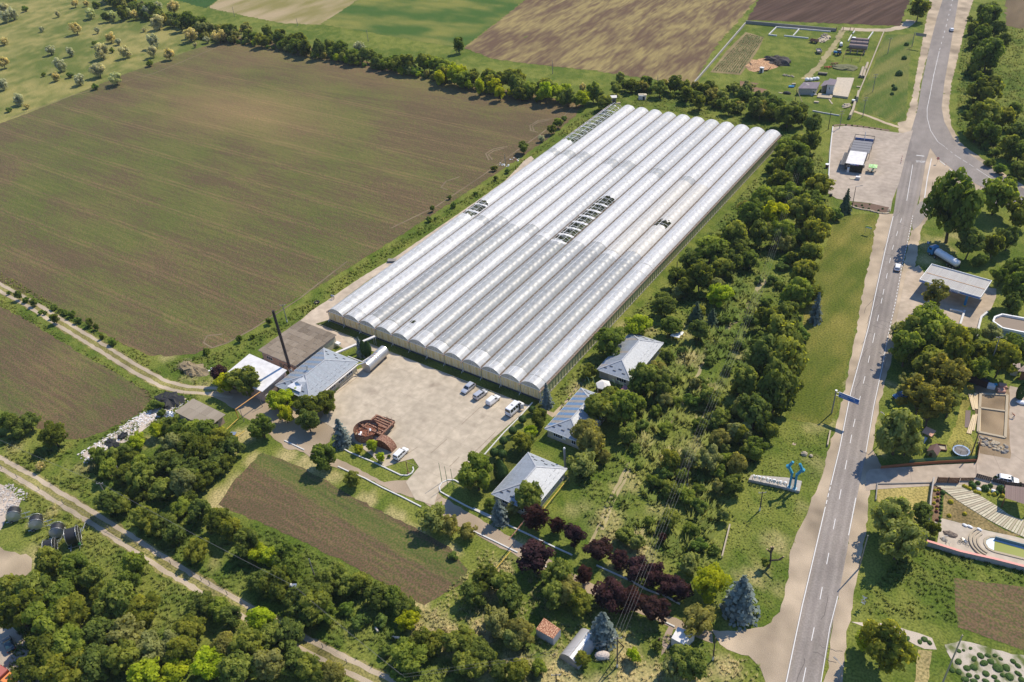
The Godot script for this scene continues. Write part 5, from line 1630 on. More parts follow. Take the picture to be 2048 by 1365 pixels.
# ---------------------------------------------------------------- fuel kiosk on its paved court
func fuel_kiosk():
	flat_sheet("paved_court", pv([91.3, -204.6, 96.1, -208.1, 103.3, -209.1, 112.5, -209.2, 117.6, -209.7, 120.7, -214.2, 122.6, -199.9, 125.3, -181.3, 127.6, -165.4, 128.9, -151.6, 130.5, -142.8, 129, -145.8, 122.8, -146.1, 116.5, -144.7, 111.6, -144.5, 107.8, -147, 103.2, -161.3, 97.3, -181.3]), M.slab, 0.08, Color(0.50, 0.425, 0.345), 0.0, 0.16)
	flat_sheet("planting_bed", pv([117, -144.3, 123.2, -145.8, 129.3, -145.9, 130.1, -141.7, 125.8, -141.1, 122.3, -141.1, 117.8, -141.5]), M.soil, 0.085, Color(0.22, 0.15, 0.11), 0.1, 0.3)
	flat_sheet("planting_bed", pv([91.2, -205.4, 93.8, -207.7, 99.1, -209, 105.6, -209.5, 112.9, -209.7, 112.3, -211, 105.3, -210.7, 98.7, -210.3, 93.6, -209, 91, -206.8]), M.soil, 0.085, Color(0.30, 0.21, 0.16), 0.1, 0.3)
	var th := 0.145
	var t := thing("kiosk", "dark kiosk with white flat roof and grey ribbed rear canopy", "kiosk", V(107.6, 0.08, -166.7), th)
	var charcoal := tinted(M.rust.albedo_texture, 6.0, 0.07, 0.11, 0.12, 0.6)
	put(boxm(V(6.1, 3.1, 11.6), V(3.05, 1.55, -5.8)), "wall", charcoal, t)
	put(boxm(V(6.3, 0.14, 11.8), V(3.05, 3.19, -5.8)), "roof", M.roof_white, t)
	var b := mb()
	for s in [[V(3.05, 3.2, 0.15), V(6.5, 0.5, 0.12)], [V(-0.15, 3.2, -5.8), V(0.12, 0.5, 12.0)], [V(6.25, 3.2, -5.8), V(0.12, 0.5, 12.0)]]:
		b.box(s[0], s[1])
	put(b.mesh(), "fascia", M.dark, t)
	var sign := put(boxm(V(3.1, 0.5, 0.08), V(3.2, 3.25, 0.26)), "sign_board", M.sign_blue, t)
	put(boxm(V(0.9, 0.3, 0.03), V(2.2, 3.27, 0.31)), "white_field", M.white, sign)
	put(boxm(V(0.7, 0.22, 0.03), V(3.2, 3.22, 0.31)), "white_field", M.white, sign)
	put(boxm(V(0.6, 0.22, 0.03), V(4.2, 3.22, 0.31)), "red_field", M.red, sign)
	put(boxm(V(0.75, 1.9, 0.6), V(1.3, 0.95, 0.32)), "vending_machine", M.white, t)
	put(boxm(V(0.9, 0.8, 0.5), V(0.5, 0.4, 0.28)), "cabinet", M.grey, t)
	var win := put(boxm(V(1.1, 0.9, 0.06), V(1.1, 2.3, 0.02)), "window", M.white, t)
	put(boxm(V(0.95, 0.75, 0.08), V(1.1, 2.3, 0.03)), "pane", M.glass, win)
	b = mb()
	b.box(V(-1.0, 2.55, -5.6), V(1.7, 0.06, 11.0))
	put(b.mesh(), "side_canopy", M.dark, t)
	for s in [-1.85, -1.5, -0.5]:
		put(boxm(V(0.07, 0.1, 11.0), V(s, 2.62, -5.6)), "canopy_rail", M.grey, t)
	for z in [-0.4, -5.6, -10.8]:
		put(boxm(V(0.1, 2.5, 0.1), V(-1.75, 1.25, z)), "canopy_post", M.dark, t)
	for i in 10:
		put(boxm(V(7.0, 0.12, 1.0), V(3.3, 2.9 - 0.05 * (i % 2), -12.2 - i * 1.12)), "canopy_slat", plain(0.16, 0.16, 0.175, 0.6), t)
	b = mb()
	for s in [[V(3.3, 2.9, -23.6), V(7.4, 0.2, 0.14)], [V(3.3, 2.9, -28.2), V(7.4, 0.2, 0.14)], [V(-0.35, 2.9, -20.0), V(0.14, 0.2, 16.4)], [V(6.95, 2.9, -20.0), V(0.14, 0.2, 16.4)]]:
		b.box(s[0], s[1])
	put(b.mesh(), "steel_frame", M.dark, t)
	for p in [V(-0.35, 1.4, -28.2), V(6.95, 1.4, -28.2), V(-0.35, 1.4, -20), V(6.95, 1.4, -20), V(6.95, 1.4, -13)]:
		put(boxm(V(0.14, 2.8, 0.14), p), "post", M.dark, t)
	put(boxm(V(7.0, 1.6, 0.1), V(3.3, 0.8, -28.3)), "screen_panel", M.sign_blue, t)
	put(boxm(V(6.8, 0.1, 4.2), V(3.3, 0.06, -26.0)), "wash_bay_floor", plain(0.03, 0.06, 0.09, 0.3), t)
	put(tubem(V(3.3, 0, -27.8), V(3.3, 4.6, -27.8), 0.16, 0.1), "vent_stack", M.white, t)
	put(boxm(V(0.4, 1.2, 0.9), V(6.5, 2.3, -1.5)), "heat_pump", M.grey, t)
	var green := tinted(noise_tex(128, 0.06, [[0.44, 0.30, 0.70, 0.10], [0.5, 0.42, 0.80, 0.22], [0.56, 0.85, 0.92, 0.80]], 2), 2.4, 0.95, 0.95, 0.9, 0.8)
	var at: Vector3 = V(116.6, 0.1, -170.7)
	t = thing("parasol", "bright green and white square parasol beside the kiosk", "parasol", at, 0.2)
	b = mb()
	for i in 4:
		var a0 := PI * 0.25 + i * PI * 0.5
		var p := V(cos(a0) * 2.1, 2.25, sin(a0) * 2.1)
		var q := V(cos(a0 + PI * 0.5) * 2.1, 2.25, sin(a0 + PI * 0.5) * 2.1)
		b.tri(p, q, V(0, 2.8, 0))
		b.quad(p, p + Vector3.DOWN * 0.25, q + Vector3.DOWN * 0.25, q)
	put(b.mesh(), "canopy", green, t)
	put(tubem(Vector3.ZERO, Vector3.UP * 2.9, 0.03), "pole", M.steel, t)
	t = thing("garden_table", "white table under the green parasol", "table", at + V(0.1, 0, 0.3))
	put(tubem(V(0, 0.7, 0), V(0, 0.75, 0), 0.5, 0.5, 14), "top", M.white, t)
	put(tubem(Vector3.ZERO, Vector3.UP * 0.7, 0.05), "leg", M.white, t)
	var ch: Node3D = null
	for i in 4:
		var p := at + V([-1.2, 1.2, 0.2, 0.0][i], 0, [0.5, 0.4, 1.3, -1.1][i])
		var say: String = ["dark chair left of the parasol table", "dark chair right of the parasol table", "dark chair before the parasol table, on the near side", "dark chair behind the parasol table"][i]
		if ch == null:
			ch = thing("garden_chair", say, "chair", p, 0, "chairs under the parasol")
			put(boxm(V(0.5, 0.06, 0.5), V(0, 0.44, 0)), "seat", M.dark, ch)
			put(boxm(V(0.06, 0.5, 0.5), V(-0.24, 0.7, 0)), "backrest", M.dark, ch)
			for k in 4:
				put(boxm(V(0.05, 0.42, 0.05), V(0.2 if k % 2 else -0.2, 0.21, 0.2 if k < 2 else -0.2)), "leg", M.dark, ch)
		else:
			dup(ch, p, [0.0, PI, 1.6, -1.6][i], say)
	t = thing("ice_chest", "white chest with a low shelf in front of the kiosk's near wall", "chest", V(113.8, 0.1, -162.3), 0.15)
	put(boxm(V(1.5, 1.0, 0.9), V(0, 0.5, 0)), "body", M.wall_white, t)
	put(boxm(V(1.6, 0.1, 1.0), V(0, 1.05, 0)), "lid", M.white, t)
	put(boxm(V(2.0, 0.15, 0.9), V(-1.7, 0.12, 0.2)), "low_shelf", M.wall_cream, t)
	t = thing("retaining_wall", "grey concrete retaining wall along the court's left edge", "wall")
	b = mb()
	var wl := pv([91.6, -204.4, 94.7, -192.5, 98.4, -179, 101.9, -166.9, 105.8, -153.5])
	for i in wl.size() - 1:
		b.beam(v3(wl[i], 0.2), v3(wl[i + 1], 0.2), 0.4, 0.6)
	put(b.mesh(), "coping", M.paint, t)
	t = thing("planter", "tall white-rimmed round planter standing beside the court's edge", "planter", V(100.9, 0, -167.4))
	put(tubem(Vector3.ZERO, Vector3.UP * 1.3, 0.55, 0.65, 14), "pot", plain(0.10, 0.035, 0.03), t)
	put(tubem(Vector3.UP * 1.3, Vector3.UP * 1.42, 0.75, 0.75, 14), "rim", M.white, t)
	t = thing("bin", "small grey lidded bin at the court's lower left corner", "bin", V(109.2, 0, -145.6))
	put(boxm(V(0.9, 0.9, 0.7), V(0, 0.45, 0)), "body", M.dark, t)
	put(boxm(V(1.0, 0.12, 0.8), V(0, 0.95, 0)), "lid", M.pole_grey, t)
	t = thing("stone_edging", "pale stone edging along the lower side of the planted border", "edging")
	var sl := pv([118, -141.1, 119.4, -140.5, 121.2, -140.4, 122.5, -140.5, 124.2, -140.8, 126, -140.4, 127.7, -140.5, 129.3, -140.8, 130, -141.6, 129.5, -145.4])
	var g := RandomNumberGenerator.new()
	g.seed = 3
	for i in sl.size() - 1:
		for k in 3:
			b = mb()
			b.ball(v3(sl[i].lerp(sl[i + 1], k / 3.0), 0.15), V(g.randf_range(0.4, 0.65), 0.25, g.randf_range(0.35, 0.5)), 7, 4, 0.2, i * 5 + k)
			put(b.mesh(), "stone", M.stone, t)

# ---------------------------------------------------------------- petrol station
func letters(text: String, size: float, m: Material, parent: Node, at: Transform3D, called := "lettering"):
	var tm := TextMesh.new()
	var font := SystemFont.new()
	font.font_names = PackedStringArray(["Droid Sans"])
	font.font_weight = 700
	tm.font = font
	tm.text = text
	tm.font_size = 48
	tm.pixel_size = size / 35.0
	tm.depth = 0.03
	var o := put(tm, called, m, parent)
	o.transform = at

func petrol_station():
	flat_sheet("forecourt", pv([144.6, -106.9, 147, -112.5, 151.6, -105.1, 158.7, -107.8, 166, -108.5, 169.5, -109.3, 170.3, -104.7, 170.2, -97.8, 168.4, -93, 169.6, -80, 166.1, -82.6, 164.1, -86, 157.1, -85.1, 153, -79.2, 149.2, -75.3, 147.7, -85.8]), M.slab, 0.08, Color(0.52, 0.43, 0.325), 0.0, 0.22)
	var th := 0.105
	var t := thing("petrol_canopy", "flat petrol station canopy on two blue pillars with lettering on its white edge", "canopy", V(150.2, 0.08, -96.2), -0.10)
	var top := 4.7
	put(boxm(V(16.8, 0.10, 10.2), V(8.3, top, -5.0)), "roof", M.concrete, t)
	var b := mb(Color(0.52, 0.50, 0.46))
	for i in 2:
		b.col = Color(0.56, 0.54, 0.50)
		ribbed(b, [V(0.05, top + 0.06, -0.1 - i * 5.0), V(16.5, top + 0.06, -0.1 - i * 5.0), V(16.5, top + 0.12, -4.9 - i * 5.0), V(0.05, top + 0.12, -4.9 - i * 5.0)], V(0, 0, -1), 0.4, 0.05, [Color(0.56, 0.54, 0.51), Color(0.58, 0.565, 0.53)], i)
	put(b.mesh(), "roof_sheet", M.roof_old, t)
	put(boxm(V(16.2, 0.05, 0.12), V(8.3, top + 0.16, -4.85)), "ridge_line", M.orange_pipe, t)
	for s in [[V(8.3, top, 0.14), V(17.0, 0.85, 0.14)], [V(8.3, top, -10.15), V(17.0, 0.85, 0.14)], [V(-0.13, top, -5.0), V(0.14, 0.85, 10.15)], [V(16.73, top, -5.0), V(0.14, 0.85, 10.15)]]:
		put(boxm(s[1], s[0]), "fascia", M.white, t)
	for s in [[0.9, 1.9], [4.0, 1.2], [13.9, 5.4]]:
		put(boxm(V(s[1], 0.42, 0.03), V(s[0], top - 0.1, 0.225)), "blue_stripe", M.sign_blue, t)
	letters("TIREX PETROL", 0.62, M.sign_blue, t, Transform3D(Basis(), V(8.0, top - 0.38, 0.23)))
	letters("A", 0.5, M.sign_blue, t, Transform3D(Basis(), V(2.7, top - 0.35, 0.23)), "emblem")
	for x in [3.6, 13.2]:
		put(boxm(V(0.62, top, 0.5), V(x, top * 0.5, -1.0)), "pillar", M.blue, t)
		put(boxm(V(0.9, 0.3, 0.9), V(x, 0.15, -1.0)), "pillar_foot", M.yellow, t)
		put(boxm(V(0.62, top, 0.5), V(x, top * 0.5, -8.6)), "pillar", M.blue, t)
	var walls := [[[160.3, -91.6, 164, -91.9], "low white wall along the shaded edge of the forecourt"], [[164, -92.8, 164.3, -85.4], "low grey wall running down to the large leafy tree"], [[169.6, -95, 168.6, -91.7, 168.9, -86.9, 169.2, -82.1, 169.5, -79.1], "long low wall bending down the right side of the forecourt"]]
	for w in walls:
		t = thing("low_wall", w[1], "wall")
		b = mb()
		var l := pv(w[0])
		for i in l.size() - 1:
			b.beam(v3(l[i], 0.35), v3(l[i + 1], 0.35), 0.55, 0.7)
		put(b.mesh(), "coping", M.paint, t)
	t = thing("flat_roofed_hall", "pale blue-white hall with cut corners and a parapet round its flat gravel roof", "building")
	var out := PackedVector2Array([Vector2(171.9, -88.6), Vector2(171.9, -86.2), Vector2(174.6, -84.2), Vector2(190.0, -85.6), Vector2(190.0, -93.0), Vector2(173.4, -90.9)])
	b = mb()
	b.prism(out, 0.0, 3.0)
	put(b.mesh(), "wall", tinted(M.gravel.albedo_texture, 8.0, 0.46, 0.56, 0.60, 0.8), t)
	b = mb(Color(0.36, 0.29, 0.22))
	b.prism(out, 3.0, 3.05)
	put(b.mesh(), "roof", M.roof_old, t)
	for i in out.size():
		b = mb()
		b.beam(v3(out[i], 3.3), v3(out[(i + 1) % out.size()], 3.3), 0.42, 0.75)
		put(b.mesh(), "parapet", M.white, t)
	for i in 4:
		opening(t, V(177.0 + i * 3.2, 1.6, -84.38 - i * 0.29), V(0.09, 0, 0.996), 1.5, 1.2, 2)

# ---------------------------------------------------------------- farm compound, far right
func wall_run(called: String, label: String, line: PackedVector2Array, w: float, h: float, m: Material):
	var t := thing(called, label, "wall")
	for i in line.size() - 1:
		var len_ := line[i].distance_to(line[i + 1])
		var k := maxi(1, int(len_ / 3.0))
		for j in k:
			var b := mb()
			var p := line[i].lerp(line[i + 1], float(j) / k)
			var q := line[i].lerp(line[i + 1], (j + 0.99) / k)
			b.beam(v3(p, h * 0.5), v3(q, h * 0.5), w, h)
			put(b.mesh(), "panel", m, t)

func heap(called: String, label: String, category: String, at: Vector3, rad: Vector3, m: Material, seed_: int, k := 16, jit := 0.18, group := "") -> Node3D:
	var t := thing(called, label, category, at, 0.0, group)
	var b := mb(Color(0.5, 0.46, 0.4))
	b.ball(V(0, 0, 0), rad, k, 8, jit, seed_)
	put(b.mesh(), "mound", m, t)
	return t

func farm_compound():
	wall_run("compound_wall", "long white-topped wall on the left side of the farm compound", pv([8.1, -319.6, 19.9, -223.9]), 0.5, 1.1, M.concrete)
	wall_run("compound_wall", "dark back wall of the farm compound below the ploughed field", pv([7.8, -321.1, 26.9, -322.3, 41.7, -323.4, 55.8, -324.5]), 0.5, 1.6, M.pole_grey)
	wall_run("compound_wall", "white block wall along the compound's right side by the grass strip", pv([77.9, -333.3, 82.8, -298.7, 88.2, -261.3, 90.7, -243.1]), 0.45, 0.9, M.stone)
	wall_run("compound_wall", "tall stone wall end at the compound's lower right corner", pv([90.8, -242.4, 92.4, -234.7]), 0.9, 2.4, M.stone)
	wall_run("compound_wall", "short stone gate pier beside the dirt path", pv([92.7, -230.7, 94.2, -222.8, 95.1, -215.3]), 0.9, 1.9, M.stone)
	wall_run("compound_wall", "low white kerb wall along the compound's near side", pv([78.9, -217.4, 83.8, -217, 90.5, -216.9]), 0.3, 0.5, M.paint)
	for l in [[[25.4, -320.1, 26.2, -306.7, 30.6, -306.7], "left"], [[25.4, -320.1, 37.5, -321.4, 53.6, -322.6], "back"], [[34, -308, 46.6, -308.5], "front"], [[37.5, -320.6, 38.3, -309.4], "middle"]]:
		wall_run("foundation_wall", "%s low concrete wall of the roofless foundations by the back wall" % l[1], pv(l[0]), 0.5, 0.6, M.paint)
	for l in [[[64.9, -320.6, 66.1, -311.1], "left"], [[73.3, -329.2, 74.2, -315.7], "right"], [[64.5, -327.5, 64.7, -323.6], "short upper"]]:
		wall_run("foundation_wall", "%s low wall of the foundations behind the brown tanks" % l[1], pv(l[0]), 0.5, 0.6, M.paint)
	flat_sheet("garden_bed", pv([13.1, -307.5, 25.2, -302.6, 29.2, -284.8, 31.6, -269.6, 34.7, -246.7, 20.2, -244.5, 15.4, -276.6]), M.soil, 0.05, Color(0.30, 0.24, 0.12), 0.2, 0.3)
	flat_sheet("garden_bed", pv([37.3, -239.3, 46.5, -239.4, 46.1, -234.9, 53, -233.6, 52.2, -229, 41.4, -229.2]), M.soil, 0.05, Color(0.30, 0.19, 0.12), 0.4, 0.3)
	var g := RandomNumberGenerator.new()
	g.seed = 15
	var lm := mb()
	var q := [Vector2(15, -303.8), Vector2(25.6, -301), Vector2(33.9, -247.6), Vector2(20.5, -245.8)]
	for i in 11:
		for j in 46:
			if g.randf() < 0.12: continue
			var p: Vector2 = q[0].lerp(q[1], (i + 0.5) / 11.0).lerp(q[3].lerp(q[2], (i + 0.5) / 11.0), j / 46.0)
			for k in 4:
				lm.col = Color(0.06, 0.115, 0.03).lerp(Color(0.11, 0.16, 0.05), g.randf())
				leaf(lm, V(p.x + g.randf_range(-0.22, 0.22), g.randf_range(0.15, 0.6), p.y + g.randf_range(-0.22, 0.22)), V(g.randf_range(-1, 1), 1.0, g.randf_range(-1, 1)).normalized(), 0.5, g)
	tag(put(lm.mesh(), "garden_rows", M.leaf), "rows of low green plants in the compound's garden bed", "crop", "", "stuff")
	var plum := [Color(0.23, 0.185, 0.205), Color(0.25, 0.20, 0.22)]
	var t := thing("farm_house", "low farm house with a long plum-grey roof behind the arched cellar", "house")
	var r := [V(66.7, 3, -232.8), V(66.5, 3, -241.2), V(73.3, 3, -244), V(74.4, 3, -235.6)]
	var b := mb()
	ribbed(b, r, r[1] - r[0], 0.4, 0.05, plum, 3)
	put(b.mesh(), "roof", M.roof_grey, t)
	b = mb()
	b.prism(PackedVector2Array([Vector2(r[0].x + 0.4, r[0].z - 0.4), Vector2(r[1].x + 0.4, r[1].z + 0.4), Vector2(r[2].x - 0.4, r[2].z + 0.4), Vector2(r[3].x - 0.4, r[3].z - 0.4)]), 0.0, 2.85)
	put(b.mesh(), "wall", M.concrete, t)
	opening(t, (r[0] + r[3]) * 0.5 + V(3.0, -1.3, -0.35), V(0, 0, 1), 1.0, 0.9, 1)
	t = thing("farm_house", "tall narrow cream farm house with a plum-grey roof on the pale terrace", "house")
	r = [V(77.4, 4.4, -238.4), V(76.5, 4.4, -246.2), V(80, 4.4, -245.9), V(81, 4.4, -239.1)]
	b = mb()
	ribbed(b, r, r[1] - r[0], 0.4, 0.05, plum, 4)
	put(b.mesh(), "roof", M.roof_grey, t)
	b = mb()
	b.prism(PackedVector2Array([Vector2(r[0].x + 0.4, r[0].z - 0.4), Vector2(r[1].x + 0.4, r[1].z + 0.4), Vector2(r[2].x - 0.4, r[2].z + 0.4), Vector2(r[3].x - 0.4, r[3].z - 0.4)]), 0.0, 4.25)
	put(b.mesh(), "wall", M.wall_white, t)
	opening(t, (r[0] + r[3]) * 0.5 + V(-0.5, -1.8, -0.32), V(0, 0, 1), 0.8, 1.1, 1)
	var r2 := [V(74.9, 3.2, -238.4), V(74.5, 3.2, -245.5), V(76.1, 3.2, -247.4), V(76.8, 3.2, -240.8)]
	b = mb()
	ribbed(b, r2, r2[1] - r2[0], 0.4, 0.05, plum, 5)
	put(b.mesh(), "lean_to_roof", M.roof_grey, t)
	b = mb()
	b.prism(PackedVector2Array([Vector2(r2[0].x + 0.6, r2[0].z - 0.6), Vector2(r2[1].x + 0.3, r2[1].z + 0.3), Vector2(r2[2].x, r2[2].z + 0.3), Vector2(r2[3].x, r2[3].z - 0.6)]), 0.0, 3.05)
	put(b.mesh(), "lean_to_wall", M.stone, t)
	var ter := pv([76.7, -257.9, 83.8, -260.4, 88, -236.8, 81.5, -236.6, 79.6, -243, 78.3, -250.9])
	b = mb()
	b.prism(ter, 0.0, 0.9)
	t = thing("terrace", "pale raised concrete terrace beside the cream farm house", "terrace")
	put(b.mesh(), "slab", tinted(M.slab.albedo_texture, 14.0, 0.62, 0.54, 0.42), t)
	t = thing("terrace_step", "lower pale concrete terrace in front of the cream farm house", "terrace")
	b = mb()
	b.prism(pv([74.9, -237.5, 81.3, -237.3, 81.9, -233.6, 75.8, -232.7]), 0.0, 0.5)
	put(b.mesh(), "slab", M.stone, t)
	var ca: Array = [69.4, -238.7, 75.2, -234.1]
	t = thing("cellar_vault", "rounded concrete cellar entrance sloping down before the low farm house", "cellar", V(ca[0], 0, ca[1]), -Vector2(ca[2] - ca[0], ca[3] - ca[1]).angle())
	b = mb()
	var rings := []
	for i in 9:
		var f := i / 8.0
		var row := []
		var h := 2.9 * (1.0 - smoothstep(0.15, 1.0, f)) + 0.4
		for j in 9:
			var a := PI * j / 8.0
			row.append(V(-1.5 + f * 7.5, sin(a) * h, cos(a) * 1.5))
		rings.append(row)
	b.loft(rings, false, true)
	put(b.mesh(), "vault", M.concrete, t)
	b = mb()
	b.fan(rings[0])
	put(b.mesh(), "end_wall", M.pole_grey, t)
	heap("straw_heap", "low heap of golden straw beside the brush pile", "heap", V(39.2, 0, -263.2), V(7.0, 1.5, 9.0), tinted(M.rust.albedo_texture, 5.0, 0.85, 0.80, 0.60, 0.95), 3)
	var bp := heap("brush_pile", "dark pile of cut branches beside the straw heap", "heap", V(43.8, 0, -269.2), V(7.0, 2.4, 6.0), plain(0.055, 0.045, 0.04), 8, 18, 0.25)
	b = mb()
	for i in 260:
		var a := g.randf() * TAU
		var rr := sqrt(g.randf())
		var p := V(cos(a) * 7.0 * rr, 2.3 * (1.0 - rr * rr) + 0.2, sin(a) * 6.0 * rr)
		var d := V(g.randf_range(-1, 1), g.randf_range(-0.1, 0.7), g.randf_range(-1, 1)) * 1.3
		b.tube(p - d, p + d, 0.06, 0.03, 4, false)
	tag(put(b.mesh(), "branches", plain(0.10, 0.08, 0.07), bp), "", "", "", "stuff")
	heap("earth_mound", "low grassy earth mound right of the red ploughs", "heap", V(75.5, 0, -273.9), V(6.0, 1.1, 4.0), plain(0.12, 0.12, 0.045), 12)
	var rub := heap("stone_pile", "pile of pale building stones at the foundations' corner", "heap", V(53.8, 0, -310.9), V(2.6, 0.5, 6.0), M.stone, 14)
	for i in 26:
		b = mb()
		b.ball(V(g.randf_range(-2.6, 2.6), g.randf_range(0.2, 0.7), g.randf_range(-6, 6)), V(0.5, 0.35, 0.4) * g.randf_range(0.6, 1.3), 6, 4, 0.25, i)
		put(b.mesh(), "stone", M.stone, rub)
	rub = thing("stone_pile", "small scatter of pale stones on the compound's grass", "heap", V(55.5, 0, -253.9))
	for i in 14:
		b = mb()
		b.ball(V(g.randf_range(-2.6, 2.6), 0.2, g.randf_range(-1, 1)), V(0.5, 0.35, 0.4) * g.randf_range(0.6, 1.3), 6, 4, 0.25, i + 40)
		put(b.mesh(), "stone", M.stone, rub)
	var tw := plain(0.24, 0.17, 0.145, 0.7)
	var proto: Node3D = null
	for i in 3:
		var p: Vector3 = [V(75, 0, -295.9), V(74, 0, -300.9), V(73, 0, -305.6)][i]
		var say: String = ["nearest of three brown horizontal tanks on stands, by the tractor", "middle one of three brown horizontal tanks on stands", "farthest of three brown horizontal tanks, whitish left end"][i]
		t = thing("fuel_tank", say, "tank", p, 0.12, "brown tanks in the compound")
		put(tubem(V(-4.2, 3.0, 0), V(4.2, 3.0, 0), 1.25, 1.25, 20), "shell", tw, t)
		for x in [-4.2, -1.4, 1.4, 4.2]:
			put(tubem(V(x - 0.06, 3.0, 0), V(x + 0.06, 3.0, 0), 1.29, 1.29, 20), "band", M.dark if i else M.pole_grey, t)
		for x in [-3.2, 0.0, 3.2]:
			put(boxm(V(0.35, 1.9, 2.0), V(x, 0.95, 0)), "stand", M.pole_grey, t)
		if i == 2:
			put(boxm(V(1.6, 0.1, 1.6), V(-3.0, 4.3, 0)), "white_patch", M.white, t)
	t = thing("pen_frame", "rusty post-and-rail pen frame in front of the brown tanks", "pen")
	var pp := pv([72.4, -281.4, 76, -282.8, 79.6, -284.3, 78.1, -295.4, 73.9, -292.3, 70.4, -292.3])
	for i in pp.size():
		put(boxm(V(0.14, 2.2, 0.14), v3(pp[i], 1.1)), "post", M.rust, t)
		b = mb()
		b.beam(v3(pp[i], 2.0), v3(pp[(i + 1) % pp.size()], 2.0), 0.08, 0.08)
		put(b.mesh(), "rail", M.rust, t)
	var a: Array = [69, -289.7, 65.3, -290.3]
	t = thing("tractor", "small blue farm tractor parked beside the brown tanks", "tractor", middle(a), heading(a))
	put(boxm(V(0.9, 0.8, 1.9), V(0, 1.15, -1.1)), "bonnet", M.blue, t)
	put(boxm(V(1.5, 0.9, 1.5), V(0, 1.35, 0.6)), "cab_base", M.blue, t)
	put(boxm(V(1.4, 0.9, 1.4), V(0, 2.2, 0.6)), "cab_glass", M.glass, t)
	put(boxm(V(1.6, 0.12, 1.6), V(0, 2.7, 0.6)), "cab_roof", M.wall_cream, t)
	put(tubem(V(0.2, 1.5, -1.2), V(0.2, 2.4, -1.2), 0.06), "exhaust", M.dark, t)
	for s in [-1, 1]:
		wheel(t, V(s * 0.85, 0.8, 0.9), 0.8, 0.4, M.yellow)
		wheel(t, V(s * 0.7, 0.45, -1.6), 0.45, 0.28, M.yellow)
	trailer("farm_trailer", "grey flatbed trailer standing on the grass by the farm track", V(58.1, 0, -289.6), 0.5, plain(0.36, 0.31, 0.27))
	trailer("farm_trailer", "rusty brown box trailer beside the stone pile", V(51.1, 0, -303.5), 1.4, M.rust)
	t = thing("barrel_trailer", "white water barrel on a two-wheeled trailer behind the tractor", "trailer", V(65, 0, -302.5), 0.3)
	put(tubem(V(0, 1.3, -1.2), V(0, 1.3, 1.2), 0.7, 0.7, 14), "barrel", M.white, t)
	put(boxm(V(0.9, 0.15, 3.4), V(0, 0.55, 0)), "frame", M.dark, t)
	for s in [-1, 1]:
		wheel(t, V(s * 0.75, 0.4, 0.3), 0.4)
	for i in 2:
		t = thing("plough", ["bright red plough with folded frame on the grass", "rust-red harrow lying right of the red plough"][i], "plough", [V(68.7, 0, -270.5), V(70, 0, -276.4)][i], 0.5, "red implements on the grass")
		put(boxm(V(3.4, 0.2, 0.25), V(0, 0.8, 0)), "beam", M.red if i == 0 else M.rust, t)
		put(boxm(V(0.25, 0.2, 2.0), V(0, 0.75, 0.8)), "drawbar", M.red if i == 0 else M.rust, t)
		for k in 5:
			put(boxm(V(0.12, 0.8, 0.5), V(-1.5 + k * 0.75, 0.45, -0.3), 0.5), "share", M.red if i == 0 else M.rust, t)
	for i in 4:
		var e: Array = [[85.5, -263.8, 83.4, -275.8], [86.8, -263.8, 84.9, -273.8], [85.2, -272.7, 84.3, -277.5], [85.1, -273.9, 83.6, -282.5]][i]
		t = thing("concrete_pipe", "%s pale concrete pipe in the stack beside the compound's right wall" % ["left", "middle", "short", "far right"][i], "pipe", Vector3.ZERO, 0, "concrete pipes by the wall")
		put(tubem(V(e[0], 0.55, e[1]), V(e[2], 0.55, e[3]), 0.6, 0.6, 14), "barrel", M.stone, t)
		put(tubem(V(e[0], 0.55, e[1]), V(e[0], 0.55, e[1]).lerp(V(e[2], 0.55, e[3]), 0.1), 0.72, 0.72, 14), "collar", M.stone, t)
	t = thing("outhouse", "tiny white outhouse standing in front of the straw heap", "hut", V(42.4, 0, -253.7))
	put(boxm(V(1.6, 2.3, 1.4), V(0, 1.15, 0)), "wall", M.wall_white, t)
	put(boxm(V(1.9, 0.12, 1.8), V(0, 2.36, 0), 0.0), "roof", M.roof_white, t)
	put(boxm(V(0.8, 1.8, 0.05), V(0, 0.95, 0.72)), "door", M.dark, t)
	t = thing("feed_trough", "long dark feed trough with a pale rim on the grass", "trough", V(69.1, 0, -261.1), 0.1)
	put(boxm(V(4.0, 0.9, 1.3), V(0, 0.45, 0)), "trough", M.dark, t)
	put(boxm(V(4.2, 0.1, 0.5), V(0, 0.95, -0.5)), "rim", M.stone, t)
	for i in 4:
		t = thing("white_sack", "%s white bulk sack in the row behind the low farm house" % ["first", "second", "third", "fourth"][i], "sack", [V(65.2, 0, -251), V(66.6, 0, -251.6), V(67.8, 0, -252.9), V(69, 0, -253.7)][i], 0, "white sacks behind the farm house")
		b = mb()
		b.ball(V(0, 0.7, 0), V(1.1, 0.8, 1.0), 8, 5, 0.1, i)
		put(b.mesh(), "sack", M.white, t)
	for i in 4:
		t = thing("gate_post", "%s rusty gate post along the compound's back entrance" % ["first", "second", "third", "fourth"][i], "post", [V(55.8, 0, -325), V(58.9, 0, -326.2), V(62.3, 0, -326.6), V(64.2, 0, -326.6)][i], 0, "gate posts of the compound")
		put(boxm(V(0.25, 2.2, 0.25), V(0, 1.1, 0)), "post", M.rust, t)
		put(boxm(V(0.35, 0.1, 0.35), V(0, 2.24, 0)), "cap", M.rust, t)
	t = thing("covered_boat", "small black-covered heap beside a pale board near the trees", "heap", V(62.3, 0, -232.4))
	b = mb()
	b.ball(V(0, 0.3, 0), V(1.8, 0.8, 1.0), 10, 5, 0.12, 4)
	put(b.mesh(), "cover", M.black, t)
	put(boxm(V(1.8, 0.1, 0.7), V(-2.8, 0.1, 0.2)), "board", M.stone, t)
